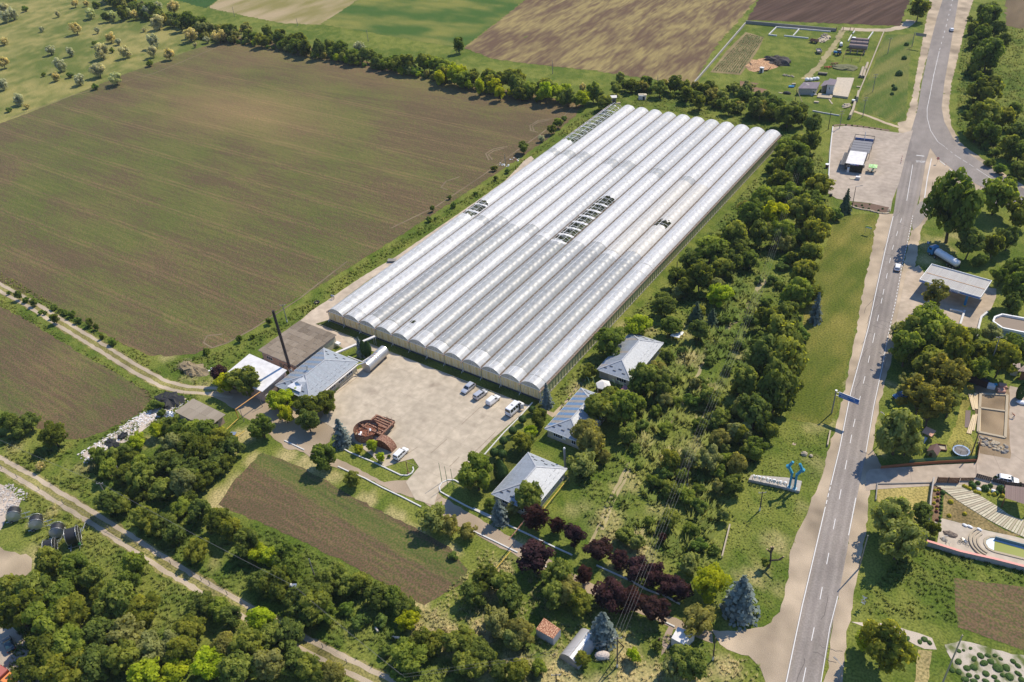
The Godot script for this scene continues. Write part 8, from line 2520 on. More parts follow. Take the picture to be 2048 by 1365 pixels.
	stand("standing out of the far hedgerow", "taller trees in the far hedgerow", [-165.9, -198.1, 3.6, 3, -114.4, -184.9, 2.3, 6, -116.7, -195.9, 2.1, 3, -93.4, -176.8, 2.8, 2, -114.4, -220.7, 2.7, 1, -67.2, -174.5, 2.4, 2, -54.6, -173.1, 2.4, 2, -44.9, -175.7, 2.8, 1, -23.8, -197.3, 2.1, 3], 1.3)
	for i in 5:
		var line: PackedVector2Array = [pv([113.6, -185.5, 114, -176]), pv([-113, 43.3, -98.2, 42.9, -75.3, 44.4]), pv([-91.8, 39.5, -70.5, 40.3, -51.8, 42.2]), pv([-16.5, 5.8, -16.1, 18.8, -19.3, 27.9, -24, 35.5]), pv([-8, -115.9, -9.8, -84.1, -11.3, -55.8])][i]
		if i == 0: continue
		hedge(["", "along the upper left track's lower edge", "along the upper left track's upper edge", "on the bank below the big field's corner", "on the verge beside the concrete lane"][i], ["", "bushes by the upper left track", "bushes by the upper left track", "bushes on the field corner bank", "bushes beside the concrete lane"][i], line, [1, 4.5, 4.0, 5.0, 9.0][i], 1.0, 0.7, 1.3, [6, 6, 1], 30 + i)
	var bs := spruce_mesh(2, 0.34, true)
	var gs := spruce_mesh(5, 0.30, false)
	var bg := spruce_mesh(9, 0.40, true)
	conifer("blue_spruce", "tall blue spruce at the greenhouse's near right corner", [80.4, 0.9, 8.4], 0.62, bs)
	conifer("blue_spruce", "slim blue spruce beside two dark thujas by the pipe bridge", [21, 8.9, 7.5], 0.55, bs)
	conifer("blue_spruce", "pale blue spruce beside the nearest hip-roofed house", [92.1, 40.1, 7.6], 0.7, bg)
	conifer("blue_spruce", "big blue spruce standing alone on the lawn by the earth drive's mouth", [147.6, 35.3, 12.2], 0.78, bg)
	conifer("blue_spruce", "blue-grey spruce on the edge of the roadside lawn", [128.7, -68.5, 10.9], 0.55, bs)
	conifer("spruce", "dark green spruce beside the round rusty tank", [42, 39.2, 9.1], 0.7, bg)
	conifer("spruce", "dark narrow spruce beside the lamp post below the paved court", [117, -135.7, 9.8], 0.75, gs)
	conifer("spruce", "blue-green spruce beside the long poly tunnel", [127.1, 54.8, 9.3], 0.80, bg)
	conifer("spruce", "small dark conifer, left of two, in the weedy clearing", [98.9, -52.5, 7.6], 1.0, gs)
	conifer("spruce", "small dark conifer, right of two, in the weedy clearing", [103.8, -52.7, 6.6], 1.1, gs)
	var th := thuja_mesh(3, 0.19, false)
	conifer("thuja", "left of two dark columnar thujas by the pipe bridge", [21.8, 8.3, 5.6], 1.0, th)
	conifer("thuja", "right of two dark columnar thujas by the pipe bridge", [22.8, 7.5, 5.2], 1.0, th)
	conifer("thuja", "dense dark columnar thuja beside the nearest hip-roofed house", [84.9, 29.3, 7], 1.1, th)
	conifer("thuja", "shorter thuja just behind the dense columnar one", [85.3, 28, 4.2], 1.1, th)
	conifer("thuja", "dark columnar thuja by the court near the picture's right edge", [183.3, -60.1, 5.3], 1.0, th)
	for i in 3:
		conifer("clipped_thuja", "%s clipped green cone beside the parked white car" % ["left", "middle", "right"][i], [[183.4, -27.4, 1.5], [185.9, -28.1, 1.8], [188.4, -28.3, 1.2]][i], 1.7, th, "clipped cones by the white car")
	var globe := thuja_mesh(4, 1.0, true)
	var gl := [78.2, 27.2, 0.8, 79.3, 23.7, 1.2, 81.3, 23.2, 1.2, 78.8, 19, 1.1, 78.8, 14.8, 1.1, 78.6, 10, 1.1, 78.6, 5.4, 1]
	for i in 7:
		var p := V(gl[i * 3], 0, gl[i * 3 + 1])
		var r: float = gl[i * 3 + 2]
		var t := thing("globe_tree", "%s clipped globe tree on a white stem, counted from the left" % ordinal(i), "tree", p, i * 1.3, "clipped globe trees by the yard kerb")
		var o := put(globe, "crown", M.leaf, t)
		o.scale = Vector3.ONE * r
		put(tubem(Vector3.ZERO, Vector3.UP * r * 1.2, 0.12, 0.09, 7), "trunk", M.bark_white, t)
	var sm := {}
	for c in [["yellow", Color(0.42, 0.36, 0.02), Color(0.55, 0.48, 0.04)], ["green", Color(0.05, 0.10, 0.02), Color(0.10, 0.17, 0.04)], ["red", Color(0.10, 0.03, 0.03), Color(0.20, 0.07, 0.06)]]:
		var g := RandomNumberGenerator.new()
		g.seed = 8
		var b := mb()
		for i in 420:
			var n := V(g.randfn(), absf(g.randfn()), g.randfn()).normalized()
			b.col = c[1].lerp(c[2], g.randf())
			leaf(b, n * V(1, 1.2, 1) * g.randf_range(0.7, 1.0) + V(0, 0.1, 0), (n + V(g.randf_range(-1, 1), 0.3, g.randf_range(-1, 1)) * 0.5).normalized(), 0.3, g, n, 0.6)
		sm[c[0]] = b.mesh()
	var beds := [["yellow", "yellow dwarf conifer on the garden lawn", [177.1, -11.4, 0.5, 176.5, -15.7, 0.6, 179.8, -13.6, 0.5]], ["green", "round green shrub in the garden bed's right row", [175.7, -8.9, 0.4, 175.5, -10, 0.3, 175.3, -11.3, 0.3, 175.2, -12.4, 0.4, 175, -13.3, 0.4, 174.8, -14.4, 0.4, 174.6, -15.5, 0.3, 174.4, -16.5, 0.3, 174.4, -17.7, 0.6]], ["red", "reddish shrub in the garden bed", [174.5, -11.3, 0.4, 175.2, -8.8, 0.4, 174.3, -12.8, 0.4, 174, -14.7, 0.4, 173.6, -16.9, 0.4, 173.5, -18.6, 0.4]], ["yellow", "small yellow shrub in the garden bed's left row", [173.5, -13.6, 0.4, 173.3, -15.4, 0.3, 172.8, -17.6, 0.4, 174.4, -12.1, 0.3, 173.4, -18, 0.3, 173.8, -15.9, 0.3]], ["yellow", "yellow ground shrub beside the plank path", [178, -22.1, 0.5, 178.5, -22, 0.5, 179.2, -21.8, 0.5, 180.5, -21.5, 0.5, 181.2, -21.6, 0.5, 183.1, -22.3, 0.4, 184.1, -22.7, 0.5, 185.7, -23.2, 0.5]], ["green", "green shrub in the rockery above the plank path", [179.2, -23.8, 0.6, 179.6, -23, 0.8, 180.4, -24.5, 0.6, 182.1, -23.6, 0.9, 182.9, -25, 0.6, 184.4, -23.3, 0.6, 185, -25.1, 0.9, 185.6, -24.5, 0.6]], ["green", "small clipped shrub in the border below the paved court", [117.5, -143, 0.3, 119.2, -141.6, 0.5, 120.8, -143.2, 0.4, 121.7, -141.5, 0.4, 123.5, -141.8, 0.4, 123, -144.8, 0.2, 126.8, -141.9, 0.4, 127.7, -143.7, 0.4]], ["green", "tiny conifer in the row along the court's upper edge", [91.2, -206.2, 0.3, 95.7, -208.6, 0.4, 98, -209.1, 0.4, 100.1, -209.4, 0.3, 102.5, -209.6, 0.3, 104.7, -209.8, 0.3, 107, -209.8, 0.3, 109.4, -209.6, 0.3]], ["green", "young shrub in the row along the grass strip", [103.6, -248.8, 0.9, 101.5, -258.8, 0.8, 103.1, -255, 1.2, 100.3, -273.6, 1.7, 97.1, -295.5, 1.3, 93.2, -315.5, 1.2]]]
	for s in beds:
		var a: Array = s[2]
		for i in range(0, a.size(), 3):
			var t := thing("garden_shrub", "%s %s" % [ordinal(i / 3), s[1]], "shrub", V(a[i], 0.05, a[i + 1]), i * 0.7, "shrubs: " + s[1])
			var o := put(sm[s[0]], "foliage", M.leaf, t)
			o.scale = Vector3.ONE * maxf(a[i + 2], 0.3)
			put(tubem(Vector3.ZERO, Vector3.UP * 0.5 * a[i + 2], 0.05, 0.03, 5), "stem", M.bark, t)
	var rock := [180.9, -22.7, 183.8, -23.7, 182.5, -23.7]
	for i in 3:
		var t := thing("garden_rock", "%s white boulder in the rockery above the plank path" % ["left", "right", "middle"][i], "rock", V(rock[i * 2], 0.2, rock[i * 2 + 1]), 0, "white boulders of the rockery")
		var b := mb()
		b.ball(Vector3.ZERO, V(0.55, 0.4, 0.45), 9, 6, 0.15, i)
		put(b.mesh(), "rock", M.white, t)
	var gp := [177.2, 24.2, 0.5, 179.3, 23.8, 0.5, 179.9, 22.8, 0.6, 180.9, 23.1, 0.6, 185.7, 26.9, 0.6, 185.9, 22.1, 0.4, 186.3, 24.5, 0.7, 186.8, 26.6, 0.6, 186.6, 21.5, 0.4, 188.1, 27.6, 0.6, 187.9, 25.1, 0.6, 188.5, 26.4, 0.6, 187.6, 20.4, 0.4, 188.6, 22.4, 0.6, 188.9, 24.3, 0.7, 189.5, 27.2, 0.6, 189.8, 26, 0.6, 189.5, 21.1, 0.6, 190.3, 22.4, 0.8, 191, 24.5, 0.7, 191.3, 26.1, 0.6, 190.6, 20.4, 0.5, 191.3, 21.4, 0.6, 192.4, 24.4, 0.6, 191.7, 19.7, 0.5, 192.6, 22.2, 0.8, 193.1, 25.2, 0.6, 192.7, 19.9, 0.4, 193.6, 23.3, 0.6, 193.9, 21.3, 0.7, 194.7, 23, 0.7, 194.7, 19.3, 0.6, 195.6, 19.8, 0.6, 195.9, 21.5, 0.6, 196.6, 22.5, 0.6]
	for i in range(0, gp.size(), 3):
		var t := thing("cushion_plant", "%s round green cushion plant from the left on the pale gravel" % ordinal(i / 3), "plant", V(gp[i], 0.02, gp[i + 1]), i * 0.6, "cushion plants on the pale gravel")
		var o := put(sm.green, "foliage", M.leaf, t)
		o.scale = V(0.8 + 0.13 * (i % 4), 0.45 + 0.1 * (i % 3), 1.15 - 0.1 * (i % 5)) * gp[i + 2]
	var pt := thing("lopped_tree", "lopped tree with bare cut limbs and one leafy side on the roadside grass", "tree", V(148.5, 0, 21.5), 0.4)
	var pb := mb()
	pb.tube(Vector3.ZERO, V(0.2, 2.2, 0), 0.34, 0.26, 8)
	for e in [[V(0.2, 2.2, 0), V(0.1, 4.2, -0.4)], [V(0.1, 4.2, -0.4), V(-0.8, 5.4, -0.2)], [V(0.1, 4.2, -0.4), V(0.5, 5.6, -0.8)], [V(0.1, 4.0, -0.4), V(0.0, 5.9, -0.5)], [V(0.2, 2.2, 0), V(1.8, 3.4, 0.6)], [V(1.8, 3.4, 0.6), V(2.6, 4.2, 0.3)]]:
		pb.tube(e[0], e[1], 0.22, 0.16, 7)
	put(pb.mesh(), "trunk", M.bark, pt)
	for e in [V(-0.8, 5.4, -0.2), V(0.5, 5.6, -0.8), V(0.0, 5.9, -0.5), V(2.6, 4.2, 0.3)]:
		put(tubem(e, e + V(0, 0.08, 0), 0.17, 0.17, 8), "cut_end", M.wood, pt)
	var pc := put(crowns[0][1], "leafy_shoots", tints[0][0], pt)
	pc.scale = Vector3.ONE * 1.1
	pc.position = V(-0.9, 0.8, 0.5)

# ---------------------------------------------------------------- tall grass and weeds
func tuft_mesh(seed_: int) -> ArrayMesh:
	var g := RandomNumberGenerator.new()
	g.seed = seed_
	var b := mb()
	for i in 9:
		var a := g.randf() * TAU
		var r := g.randf() * 0.28
		var p := V(cos(a) * r, 0, sin(a) * r)
		var d := V(cos(a + 0.6) * g.randf_range(0.1, 0.45), g.randf_range(0.35, 0.75), sin(a + 0.6) * g.randf_range(0.1, 0.45))
		var s := V(-sin(a), 0, cos(a)) * g.randf_range(0.07, 0.13)
		var n := V(d.x * 0.6, 1.0, d.z * 0.6).normalized()
		b.trin(p - s, p + d, p + s, n, n, n)
	return b.mesh()

func scatter(called: String, label: String, polys: Array, density: float, size: float, dry: float, seed_: int, avoid: Array):
	var g := RandomNumberGenerator.new()
	g.seed = seed_
	var where := []
	var cols := []
	for poly in polys:
		var lo: Vector2 = poly[0]
		var hi: Vector2 = poly[0]
		for q in poly:
			lo = lo.min(q)
			hi = hi.max(q)
		var n := int((hi.x - lo.x) * (hi.y - lo.y) * density)
		for i in n:
			var p := Vector2(g.randf_range(lo.x, hi.x), g.randf_range(lo.y, hi.y))
			if not Geometry2D.is_point_in_polygon(p, poly): continue
			if noise_b.get_noise_2d(p.x * 0.8, p.y * 0.8) < g.randf_range(-0.5, 0.25): continue
			var skip := false
			for q in avoid:
				if Geometry2D.is_point_in_polygon(p, q):
					skip = true
					break
			if skip: continue
			var s := size * g.randf_range(0.55, 1.4)
			where.append(Transform3D(Basis(Vector3.UP, g.randf() * TAU).scaled(V(s, s * g.randf_range(0.7, 1.2), s)), V(p.x, 0.02, p.y)))
			var c := meadow(p.x, p.y, dry) * g.randf_range(0.75, 1.15)
			cols.append(Color(c.r, c.g, c.b))
	var o := multi(tuft_mesh(seed_), called, M.leaf, where, null, cols)
	tag(o, label, "grass")

func grasses():
	var houses := [lane]
	for l in [[-143.3, 39.4, -119.2, 41.6, -99.4, 42.2, -76.1, 43.9, -55.2, 45.2, -35.5, 46.7, -20.9, 47, -13.5, 45.4, -6.8, 42.3, 1, 39.9], [-46.9, 91.4, -33.3, 90.5, -20.2, 89.8, -7.1, 89.6, 7.1, 89.2, 20.7, 89.1, 33.5, 89, 45.3, 88.6, 56.1, 88.1, 66.5, 87.6, 76.1, 87, 87.6, 85.9, 98.2, 84.7, 108.3, 83.5]]:
		houses.append(ribbon(pv(l), 4.4))
	for h in [[86, 97, -36, -15], [86, 97, -7.5, 12], [87, 99, 20, 37], [-5, 26, 8, 39], [-5, 9, 48, 56]]:
		houses.append(PackedVector2Array([Vector2(h[0], h[2]), Vector2(h[1], h[2]), Vector2(h[1], h[3]), Vector2(h[0], h[3])]))
	scatter("tall_grass", "rough tall grass of the orchard between houses and lawn", [pv([79.8, -4, 79.6, -29.2, 82.4, -69.4, 79.9, -174.9, 89.2, -195.1, 112, -135.5, 123.1, -72.3, 134.7, -23.5, 135.9, -0.3, 139.6, 26.1, 131.6, 33.8, 114.4, 33.1, 103.6, 25.7, 95.1, 11.4])], 2.2, 1.1, 0.02, 3, houses)
	scatter("tall_weeds", "tall feathery pale-green weeds of the overgrown orchard", [pv([102.1, 3.4, 101, -18.2, 99.5, -53.9, 101.6, -79.4, 112.3, -72.5, 122.4, -34.8, 131.7, -1.6, 136.2, 23.4, 129, 30.8, 116.1, 27.1])], 0.9, 2.4, 0.0, 33, houses)
	scatter("tall_grass", "rough tall grass of the hedgerow strip along the lower left track", [pv([-44.3, 84.3, -26.6, 78.7, -8.7, 77, 16.8, 76.1, 30.5, 71.9, 50.1, 69.2, 71.2, 68.2, 92.1, 67.7, 103.9, 66.1, 118.2, 64.1, 123.3, 72, 107.1, 81.9, 87.2, 85.5, 66.3, 87.4, 44.8, 88.3, 20.3, 88.8, -8, 89, -34.6, 89.8])], 2.4, 1.1, 0.02, 4, houses)
	scatter("tall_grass", "rough tall grass under the lower left wood", [pv([-20.2, 89.8, 8.2, 90, 34.5, 89.7, 56.9, 88.8, 76.8, 87.6, 88.3, 86.7, 92.3, 91, 32.3, 127.8, 12.4, 109.5, 5.1, 102.5, -6.4, 100.7])], 2.0, 1.1, 0.04, 5, houses)
	scatter("tall_grass", "rough grass on the bank between big field and boiler house", [pv([-29.9, 40.1, -18.7, 28.5, -15.5, 15.2, -14.8, -1.4, -14.3, -29.5, -11.2, -70.3, -8.2, -123.5, -9.8, -170.9, -5.3, -195.2, -3.1, -186.4, -7, -129.3, -5.4, -104.8, -7, -62, -9.3, -24, -9.1, 4.3, -10.6, 19.8, -10.2, 32, -8.1, 41.2, -17.9, 44.1])], 3.0, 0.9, 0.03, 6, houses)
	scatter("tall_grass", "rough grass on the verges of the upper left track and shed", [pv([-129.5, 35.7, -74.6, 39.4, -36, 40.9, -22.8, 45.5, -36.1, 46.2, -77.1, 43.2, -121.1, 40.5]), pv([-114.7, 44.1, -63.5, 48.5, -23, 50.7, -8.9, 44.1, -1.8, 53.4, -3.3, 65.4, -15.3, 75.5, -26.6, 78.7, -19, 70, -17.3, 55, -23.3, 52.2, -39.5, 50.8, -88.8, 48.5, -107.3, 48.4])], 2.6, 0.8, 0.06, 7, houses)
	scatter("tall_grass", "rough grass on the lower right slope below the pool wall", [pv([167.9, 16.5, 171.1, 5.9, 175.4, -1.3, 185, -2.3, 193, -3.4, 193.5, -0.1, 181.6, 4.8, 184.4, 16.2, 174.7, 20.1, 167.8, 22.9])], 3.0, 0.9, 0.0, 8, houses)
	scatter("tall_grass", "rough grass around the right-hand roadside trees", [pv([112.3, -366, 138.8, -358.3, 164.4, -190.7, 147.4, -203.7, 134.8, -226.6, 123.2, -283.3])], 1.2, 1.2, 0.02, 9, houses)
	scatter("tall_grass", "rough dry grass between plum trees and lower sheds", [pv([93.7, 68.1, 92.8, 49, 104.7, 46.8, 122, 46.9, 137.1, 47.4, 145.9, 45.9, 155.2, 44, 156.6, 47.5, 121.3, 69, 110.4, 70.1, 98.4, 70.8])], 2.2, 0.9, 0.3, 10, houses)
	scatter("tall_grass", "rough grass strip behind the greenhouse's far end", [pv([-11.5, -199.2, 2.4, -215.5, 43.5, -206.7, 73.3, -199, 85.3, -182.6, 77.6, -187.1, 37.4, -193.6, 0.1, -192.3])], 2.0, 1.0, 0.0, 11, houses)
	scatter("tall_grass", "short tufty grass round the monument and road verge", [pv([135, -22.6, 145.7, -26.6, 149.2, -9.8, 150.3, 7.1, 153, 24.1, 153.3, 33.6, 145.4, 39.8, 138.9, 21.8, 135.9, -0.3])], 2.2, 0.55, 0.02, 12, houses)

# ---------------------------------------------------------------- poles, wires, signs
func pole(label: String, a: Array, m: Material, arms := 0, foot := false, group := "", turn := 0.6) -> Node3D:
	var h: float = a[2]
	var t := thing("utility_pole", label, "pole", V(a[0], 0, a[1]), turn, group)
	put(tubem(Vector3.ZERO, Vector3.UP * h, 0.16, 0.11, 8), "shaft", m, t)
	for i in arms:
		put(boxm(V(1.7, 0.12, 0.12), V(0, h - 0.35 - i * 1.1, 0)), "crossarm", M.pole_grey, t)
		for s in [-0.75, 0.0, 0.75]:
			put(tubem(V(s, h - 0.3 - i * 1.1, 0), V(s, h - 0.05 - i * 1.1, 0), 0.06, 0.05, 6), "insulator", M.white, t)
	if foot:
		put(tubem(V(0, 0, 0.0), V(0, 1.0, 0.0), 0.19, 0.18, 8), "white_foot", M.white, t)
	return t

func wire(label: String, pts: Array, sag: float, r := 0.016):
	var t := thing("power_line", label, "wire")
	for i in pts.size() - 1:
		var b := mb()
		for k in 10:
			var p: Vector3 = pts[i].lerp(pts[i + 1], k / 10.0) + Vector3.DOWN * sag * sin(PI * k / 10.0)
			var q: Vector3 = pts[i].lerp(pts[i + 1], (k + 1) / 10.0) + Vector3.DOWN * sag * sin(PI * (k + 1) / 10.0)
			b.tube(p, q, r, r, 4, false)
		put(b.mesh(), "span", M.wire, t)

func lamp(label: String, a: Array, turn: float, m: Material):
	var h: float = a[2]
	var t := thing("street_lamp", label, "street lamp", V(a[0], 0, a[1]), turn)
	put(tubem(Vector3.ZERO, Vector3.UP * h, 0.13, 0.09, 8), "shaft", m, t)
	put(tubem(V(0, h - 0.2, 0), V(1.5, h + 0.3, 0), 0.05, 0.05, 6), "arm", M.steel, t)
	put(boxm(V(0.8, 0.14, 0.28), V(1.8, h + 0.33, 0)), "lantern", M.pole_grey, t)

func road_sign(called: String, label: String, at: Vector3, h: float, turn: float, face: Mesh, m: Material, rim: Mesh = null, rm: Material = null) -> Node3D:
	var t := thing(called, label, "road sign", at, turn)
	put(tubem(Vector3.ZERO, Vector3.UP * h, 0.05, 0.05, 7), "post", M.steel, t)
	var o := put(face, "plate", m, t)
	o.position = V(0, h, 0.07)
	if rim:
		o = put(rim, "symbol", rm, t)
		o.position = V(0, h, 0.10)
	return t

func disc(r: float, k := 20) -> ArrayMesh:
	return tubem(V(0, 0, -0.015), V(0, 0, 0.015), r, r, k)

func poles_and_signs():
	var big: Array = [132.4, 58.6, 9.8]
	var t := pole("tall dark power pole with a slanting brace beside the poly tunnel", big, M.pole, 1, true)
	var foot: Vector3 = V(131.4, 0, 54)
	var b := mb()
	b.tube(t.global_transform.affine_inverse() * V(foot.x, 0, foot.z), V(0, big[2] - 1.0, 0), 0.13, 0.10, 7)
	put(b.mesh(), "brace", M.pole, t)
	pole("dark pole with a white foot by the earth drive's mouth", [147.3, 47.7, 7.2], M.pole, 0, true)
	pole("pole top with insulators at the bottom edge, left of the poly tunnel", [125.9, 70, 8], M.pole, 1)
	pole("wooden pole in the hedgerow, leftmost beside the lower track", [1.6, 82.7, 4], M.pole_grey, 1)
	pole("leaning-looking grey pole in the bushes above the lower left track", [2.7, 77.7, 5.9], M.pole_grey, 0)
	pole("tall grey pole at the small field's lower edge", [66.8, 74.3, 7.5], M.pole_grey, 0)
	t = pole("short pole carrying a transformer among the hedgerow bushes", [66.3, 79.6, 4.5], M.pole_grey, 2)
	put(boxm(V(0.9, 1.0, 0.8), V(0.5, 4.2, 0.4)), "transformer", M.steel, t)
	put(boxm(V(0.7, 0.6, 0.5), V(-0.4, 4.6, 0.3)), "switch_box", M.white, t)
	var a1: Array = [124.2, 8.9, 8.9]
	pole("dark pole standing in the orchard left of the monument", a1, M.pole, 0, true)
	pole("dark pole with a white foot just below the monument", [141.3, 7.6, 6.2], M.pole, 1, true)
	pole("pale concrete pole at the corner of the pale gravel, lower right", [184.8, 30.6, 15.2], M.stone)
	pole("brown timber pole beside the trampoline", [177.3, -33.2, 7.4], M.pole)
	pole("tall grey pole under trees beside the octagonal hall", [174.8, -64.5, 13.7], M.pole_grey, 1)
	t = pole("twin pole with a long brace at the farm compound's lower hedge", [70.5, -219, 8.7], M.pole)
	foot = V(80.3, 0, -208.5)
	b = mb()
	b.tube(t.global_transform.affine_inverse() * V(foot.x, 0, foot.z), V(0, 8.0, 0), 0.17, 0.13, 7)
	put(b.mesh(), "brace", M.wood, t)
	pole("dark pole with steps on the grass strip by the concrete pipes", [95.4, -248.6, 8.2], M.pole_grey, 2)
	pole("grey pole with a crossarm on the grass strip's near end", [99.2, -220.1, 8.6], M.pole_grey, 2)
	pole("thin pole near the top of the grass strip", [88.3, -300.1, 7.6], M.pole_grey, 1)
	pole("bare dark pole left of the paved court's top corner", [90.6, -201.5, 7.9], M.pole)
	pole("grey pole with boxes at the paved court's top left corner", [94.3, -204.5, 7.7], M.pole_grey, 2)
	var far := [[-50.3, -213.3, 6.9], [8.5, -211, 8.1], [-178.1, -217.5, 6.7], [-115.9, -220.1, 5.5], [-300.1, -223.4, 6.3], [-242.3, -223.9, 4.7]]
	var far_say := ["before the stubble field", "rightmost, nearest the two huts", "behind the silvery shrub, before the green field", "at the stubble field's left corner", "leftmost, before the pale fallow strip", "second from the left, before the fallow strip"]
	for i in 6:
		pole("thin pole in the far hedgerow, %s" % far_say[i], far[i], M.pole_grey, 0, false, "thin poles of the far hedgerow")
	pole("thin grey pole on the bank left of the chimney's shadow side", [-11.7, 7.3, 6.9], M.pole_grey, 1, true)
	pole("thin pole on the verge by the debris beside the concrete lane", [-13.7, -117.3, 3.9], M.pole_grey)
	pole("thin pole at the greenhouse's far left corner beside the hut", [-6.2, -185.1, 4.3], M.pole_grey)
	pole("thin pole on the grass right of the greenhouse's side wall", [83, -73.1, 5], M.pole)
	lamp("lamp post at the lower edge of the paved court beside the spruce", [118.8, -137.6, 9.6], 0.4, M.pole)
	pole("thin grey pole at the right road edge beside the willowy tree", [164.6, 12.5, 10.6], M.pole_grey)
	lamp("street lamp rising from the pines with its arm over the road", [158.5, -27.8, 8], 2.8, M.pole_grey)
	lamp("street lamp at the bottom right road edge", [168.9, 39.9, 5.1], 2.8, M.pole_grey)
	lamp("street lamp between road and forecourt trees", [151.3, -56.6, 3.8], 2.9, M.pole_grey)
	var p0 := V(big[0], big[2], big[1])
	var p1 := V(a1[0], a1[2] + 0.5, a1[1])
	var p2: Vector3 = V(112.1, 9, -69.3)
	var p3: Vector3 = V(96.3, 9, -146.8)
	for i in 4:
		var o := V(-0.9 + i * 0.6, 0.1 - (i % 2) * 0.3, 0.2)
		wire("%s of four wires strung over the orchard, counted from the left" % ordinal(i), [p0 + o, p1 + o, p2 + o, p3 + o], 0.7)
	for i in 2:
		var o := V(-0.5 + i * 1.0, 0, 0.3)
		wire("%s of two wires along the lower left hedgerow" % ["upper", "lower"][i], [V(p0.x, 9.0, p0.z) + o, V(102.3, 8.5, 84.9) + o, V(69.9, 8.5, 81.1) + o, V(7.3, 8.5, 84.2) + o, V(-42.9, 8.5, 89.5) + o], 0.6)
	t = thing("direction_sign", "large blue direction sign on one grey mast at the road's left verge", "road sign", V(145, 0, -32.1), -0.12)
	put(tubem(Vector3.ZERO, Vector3.UP * 7.6, 0.17, 0.15, 10), "mast", M.pole_grey, t)
	put(tubem(Vector3.UP * 7.6, Vector3.UP * 7.7, 0.3, 0.3, 10), "cap", M.white, t)
	put(boxm(V(0.8, 0.1, 0.1), V(0.5, 7.2, 0)), "bracket", M.steel, t)
	put(boxm(V(0.8, 0.1, 0.1), V(0.5, 6.2, 0)), "bracket", M.steel, t)
	put(boxm(V(5.1, 1.55, 0.08), V(3.35, 6.75, 0.02)), "panel", M.sign_blue, t)
	put(boxm(V(5.2, 0.05, 0.1), V(3.35, 7.55, 0.02)), "panel_rim", M.white, t)
	var g := RandomNumberGenerator.new()
	g.seed = 6
	for row in [[0.35, 1.3, 4.9], [0.02, 1.5, 2.9], [-0.38, 1.4, 3.4], [-0.05, 4.7, 4.9], [-0.45, 5.0, 5.7]]:
		var x: float = row[1]
		while x < row[2]:
			var w := g.randf_range(0.06, 0.13)
			put(boxm(V(w, 0.15, 0.02), V(x, 6.75 + row[0], 0.07)), "letter", M.white, t)
			x += w + 0.07
	put(disc(0.16), "emblem", M.white, t).position = V(1.05, 7.1, 0.07)
	t = thing("direction_sign", "grey-backed overhanging direction sign at the upper left of the road", "road sign", V(96.1, 0, -314.2), -0.1)
	put(tubem(Vector3.ZERO, Vector3.UP * 7.0, 0.17, 0.15, 8), "mast", M.pole_grey, t)
	put(boxm(V(5.0, 1.4, 0.1), V(3.1, 6.3, 0)), "panel", M.pole_grey, t)
	road_sign("stop_sign", "red stop sign at the tip of the gravel traffic island", V(135.7, 0, -187.2), 2.2, 0.1, disc(0.5, 8), M.red, boxm(V(0.62, 0.14, 0.02)), M.white)
	for i in 2:
		t = road_sign("round_sign", ["yellow-rimmed dark round sign, left of two on the traffic island", "yellow-rimmed dark round sign, right of two on the traffic island"][i], [V(142.1, 0, -165.2), V(148.2, 0, -169.3)][i], 2.3, 0.1, disc(0.55, 18), M.yellow, disc(0.4, 18), M.dark)
	road_sign("blue_square_sign", "small blue square sign at the road's edge below the big dark tree", V(146.7, 0, -124.2), 2.0, -0.2, boxm(V(0.8, 0.8, 0.03)), M.sign_blue, boxm(V(0.3, 0.5, 0.02)), M.white)
	t = road_sign("priority_signs", "white-and-yellow diamond sign under a triangle sign, lower right road edge", V(167.8, 0, 21.5), 2.6, 3.0, boxm(V(0.02, 0.02, 0.02)), M.white)
	b = mb()
	b.tri(V(-0.55, 3.5, 0.08), V(0.55, 3.5, 0.08), V(0, 2.6, 0.08))
	put(b.mesh(), "triangle", M.white, t)
	b = mb()
	b.quad(V(0, 1.55, 0.08), V(-0.55, 2.1, 0.08), V(0, 2.65, 0.08), V(0.55, 2.1, 0.08))
	put(b.mesh(), "diamond", M.white, t)
	b = mb()
	b.quad(V(0, 1.8, 0.09), V(-0.3, 2.1, 0.09), V(0, 2.4, 0.09), V(0.3, 2.1, 0.09))
	put(b.mesh(), "yellow_centre", M.yellow, t)
	put(boxm(V(0.8, 0.3, 0.03), V(0, 1.35, 0.08)), "lower_plate", M.white, t)
	t.rotation.y = -0.1
	t = thing("notice_board", "small lime-and-white notice board standing on the roadside lawn", "board", V(127.9, 0, -124.6), -0.1)
	put(boxm(V(2.2, 0.9, 0.08), V(0, 2.6, 0)), "panel", plain(0.50, 0.62, 0.12), t)
	put(boxm(V(1.8, 0.3, 0.02), V(0.1, 2.4, 0.05)), "white_field", M.white, t)
	for s in [-0.9, 0.9]:
		put(boxm(V(0.08, 2.3, 0.08), V(s, 1.15, 0)), "post", M.pole_grey, t)
	for i in 6:
		t = thing("marker_post", "%s red-white marker post round the traffic island" % ordinal(i), "post", [V(138.8, 0, -186.9), V(142.7, 0, -181.9), V(148, 0, -177.5), V(150.5, 0, -175.1), V(153.2, 0, -173.2), V(145.8, 0, -166.9)][i], 0, "marker posts of the traffic island")
		put(boxm(V(0.12, 0.5, 0.12), V(0, 0.25, 0)), "base", M.white, t)
		put(boxm(V(0.13, 0.4, 0.13), V(0, 0.7, 0)), "red_top", M.red, t)
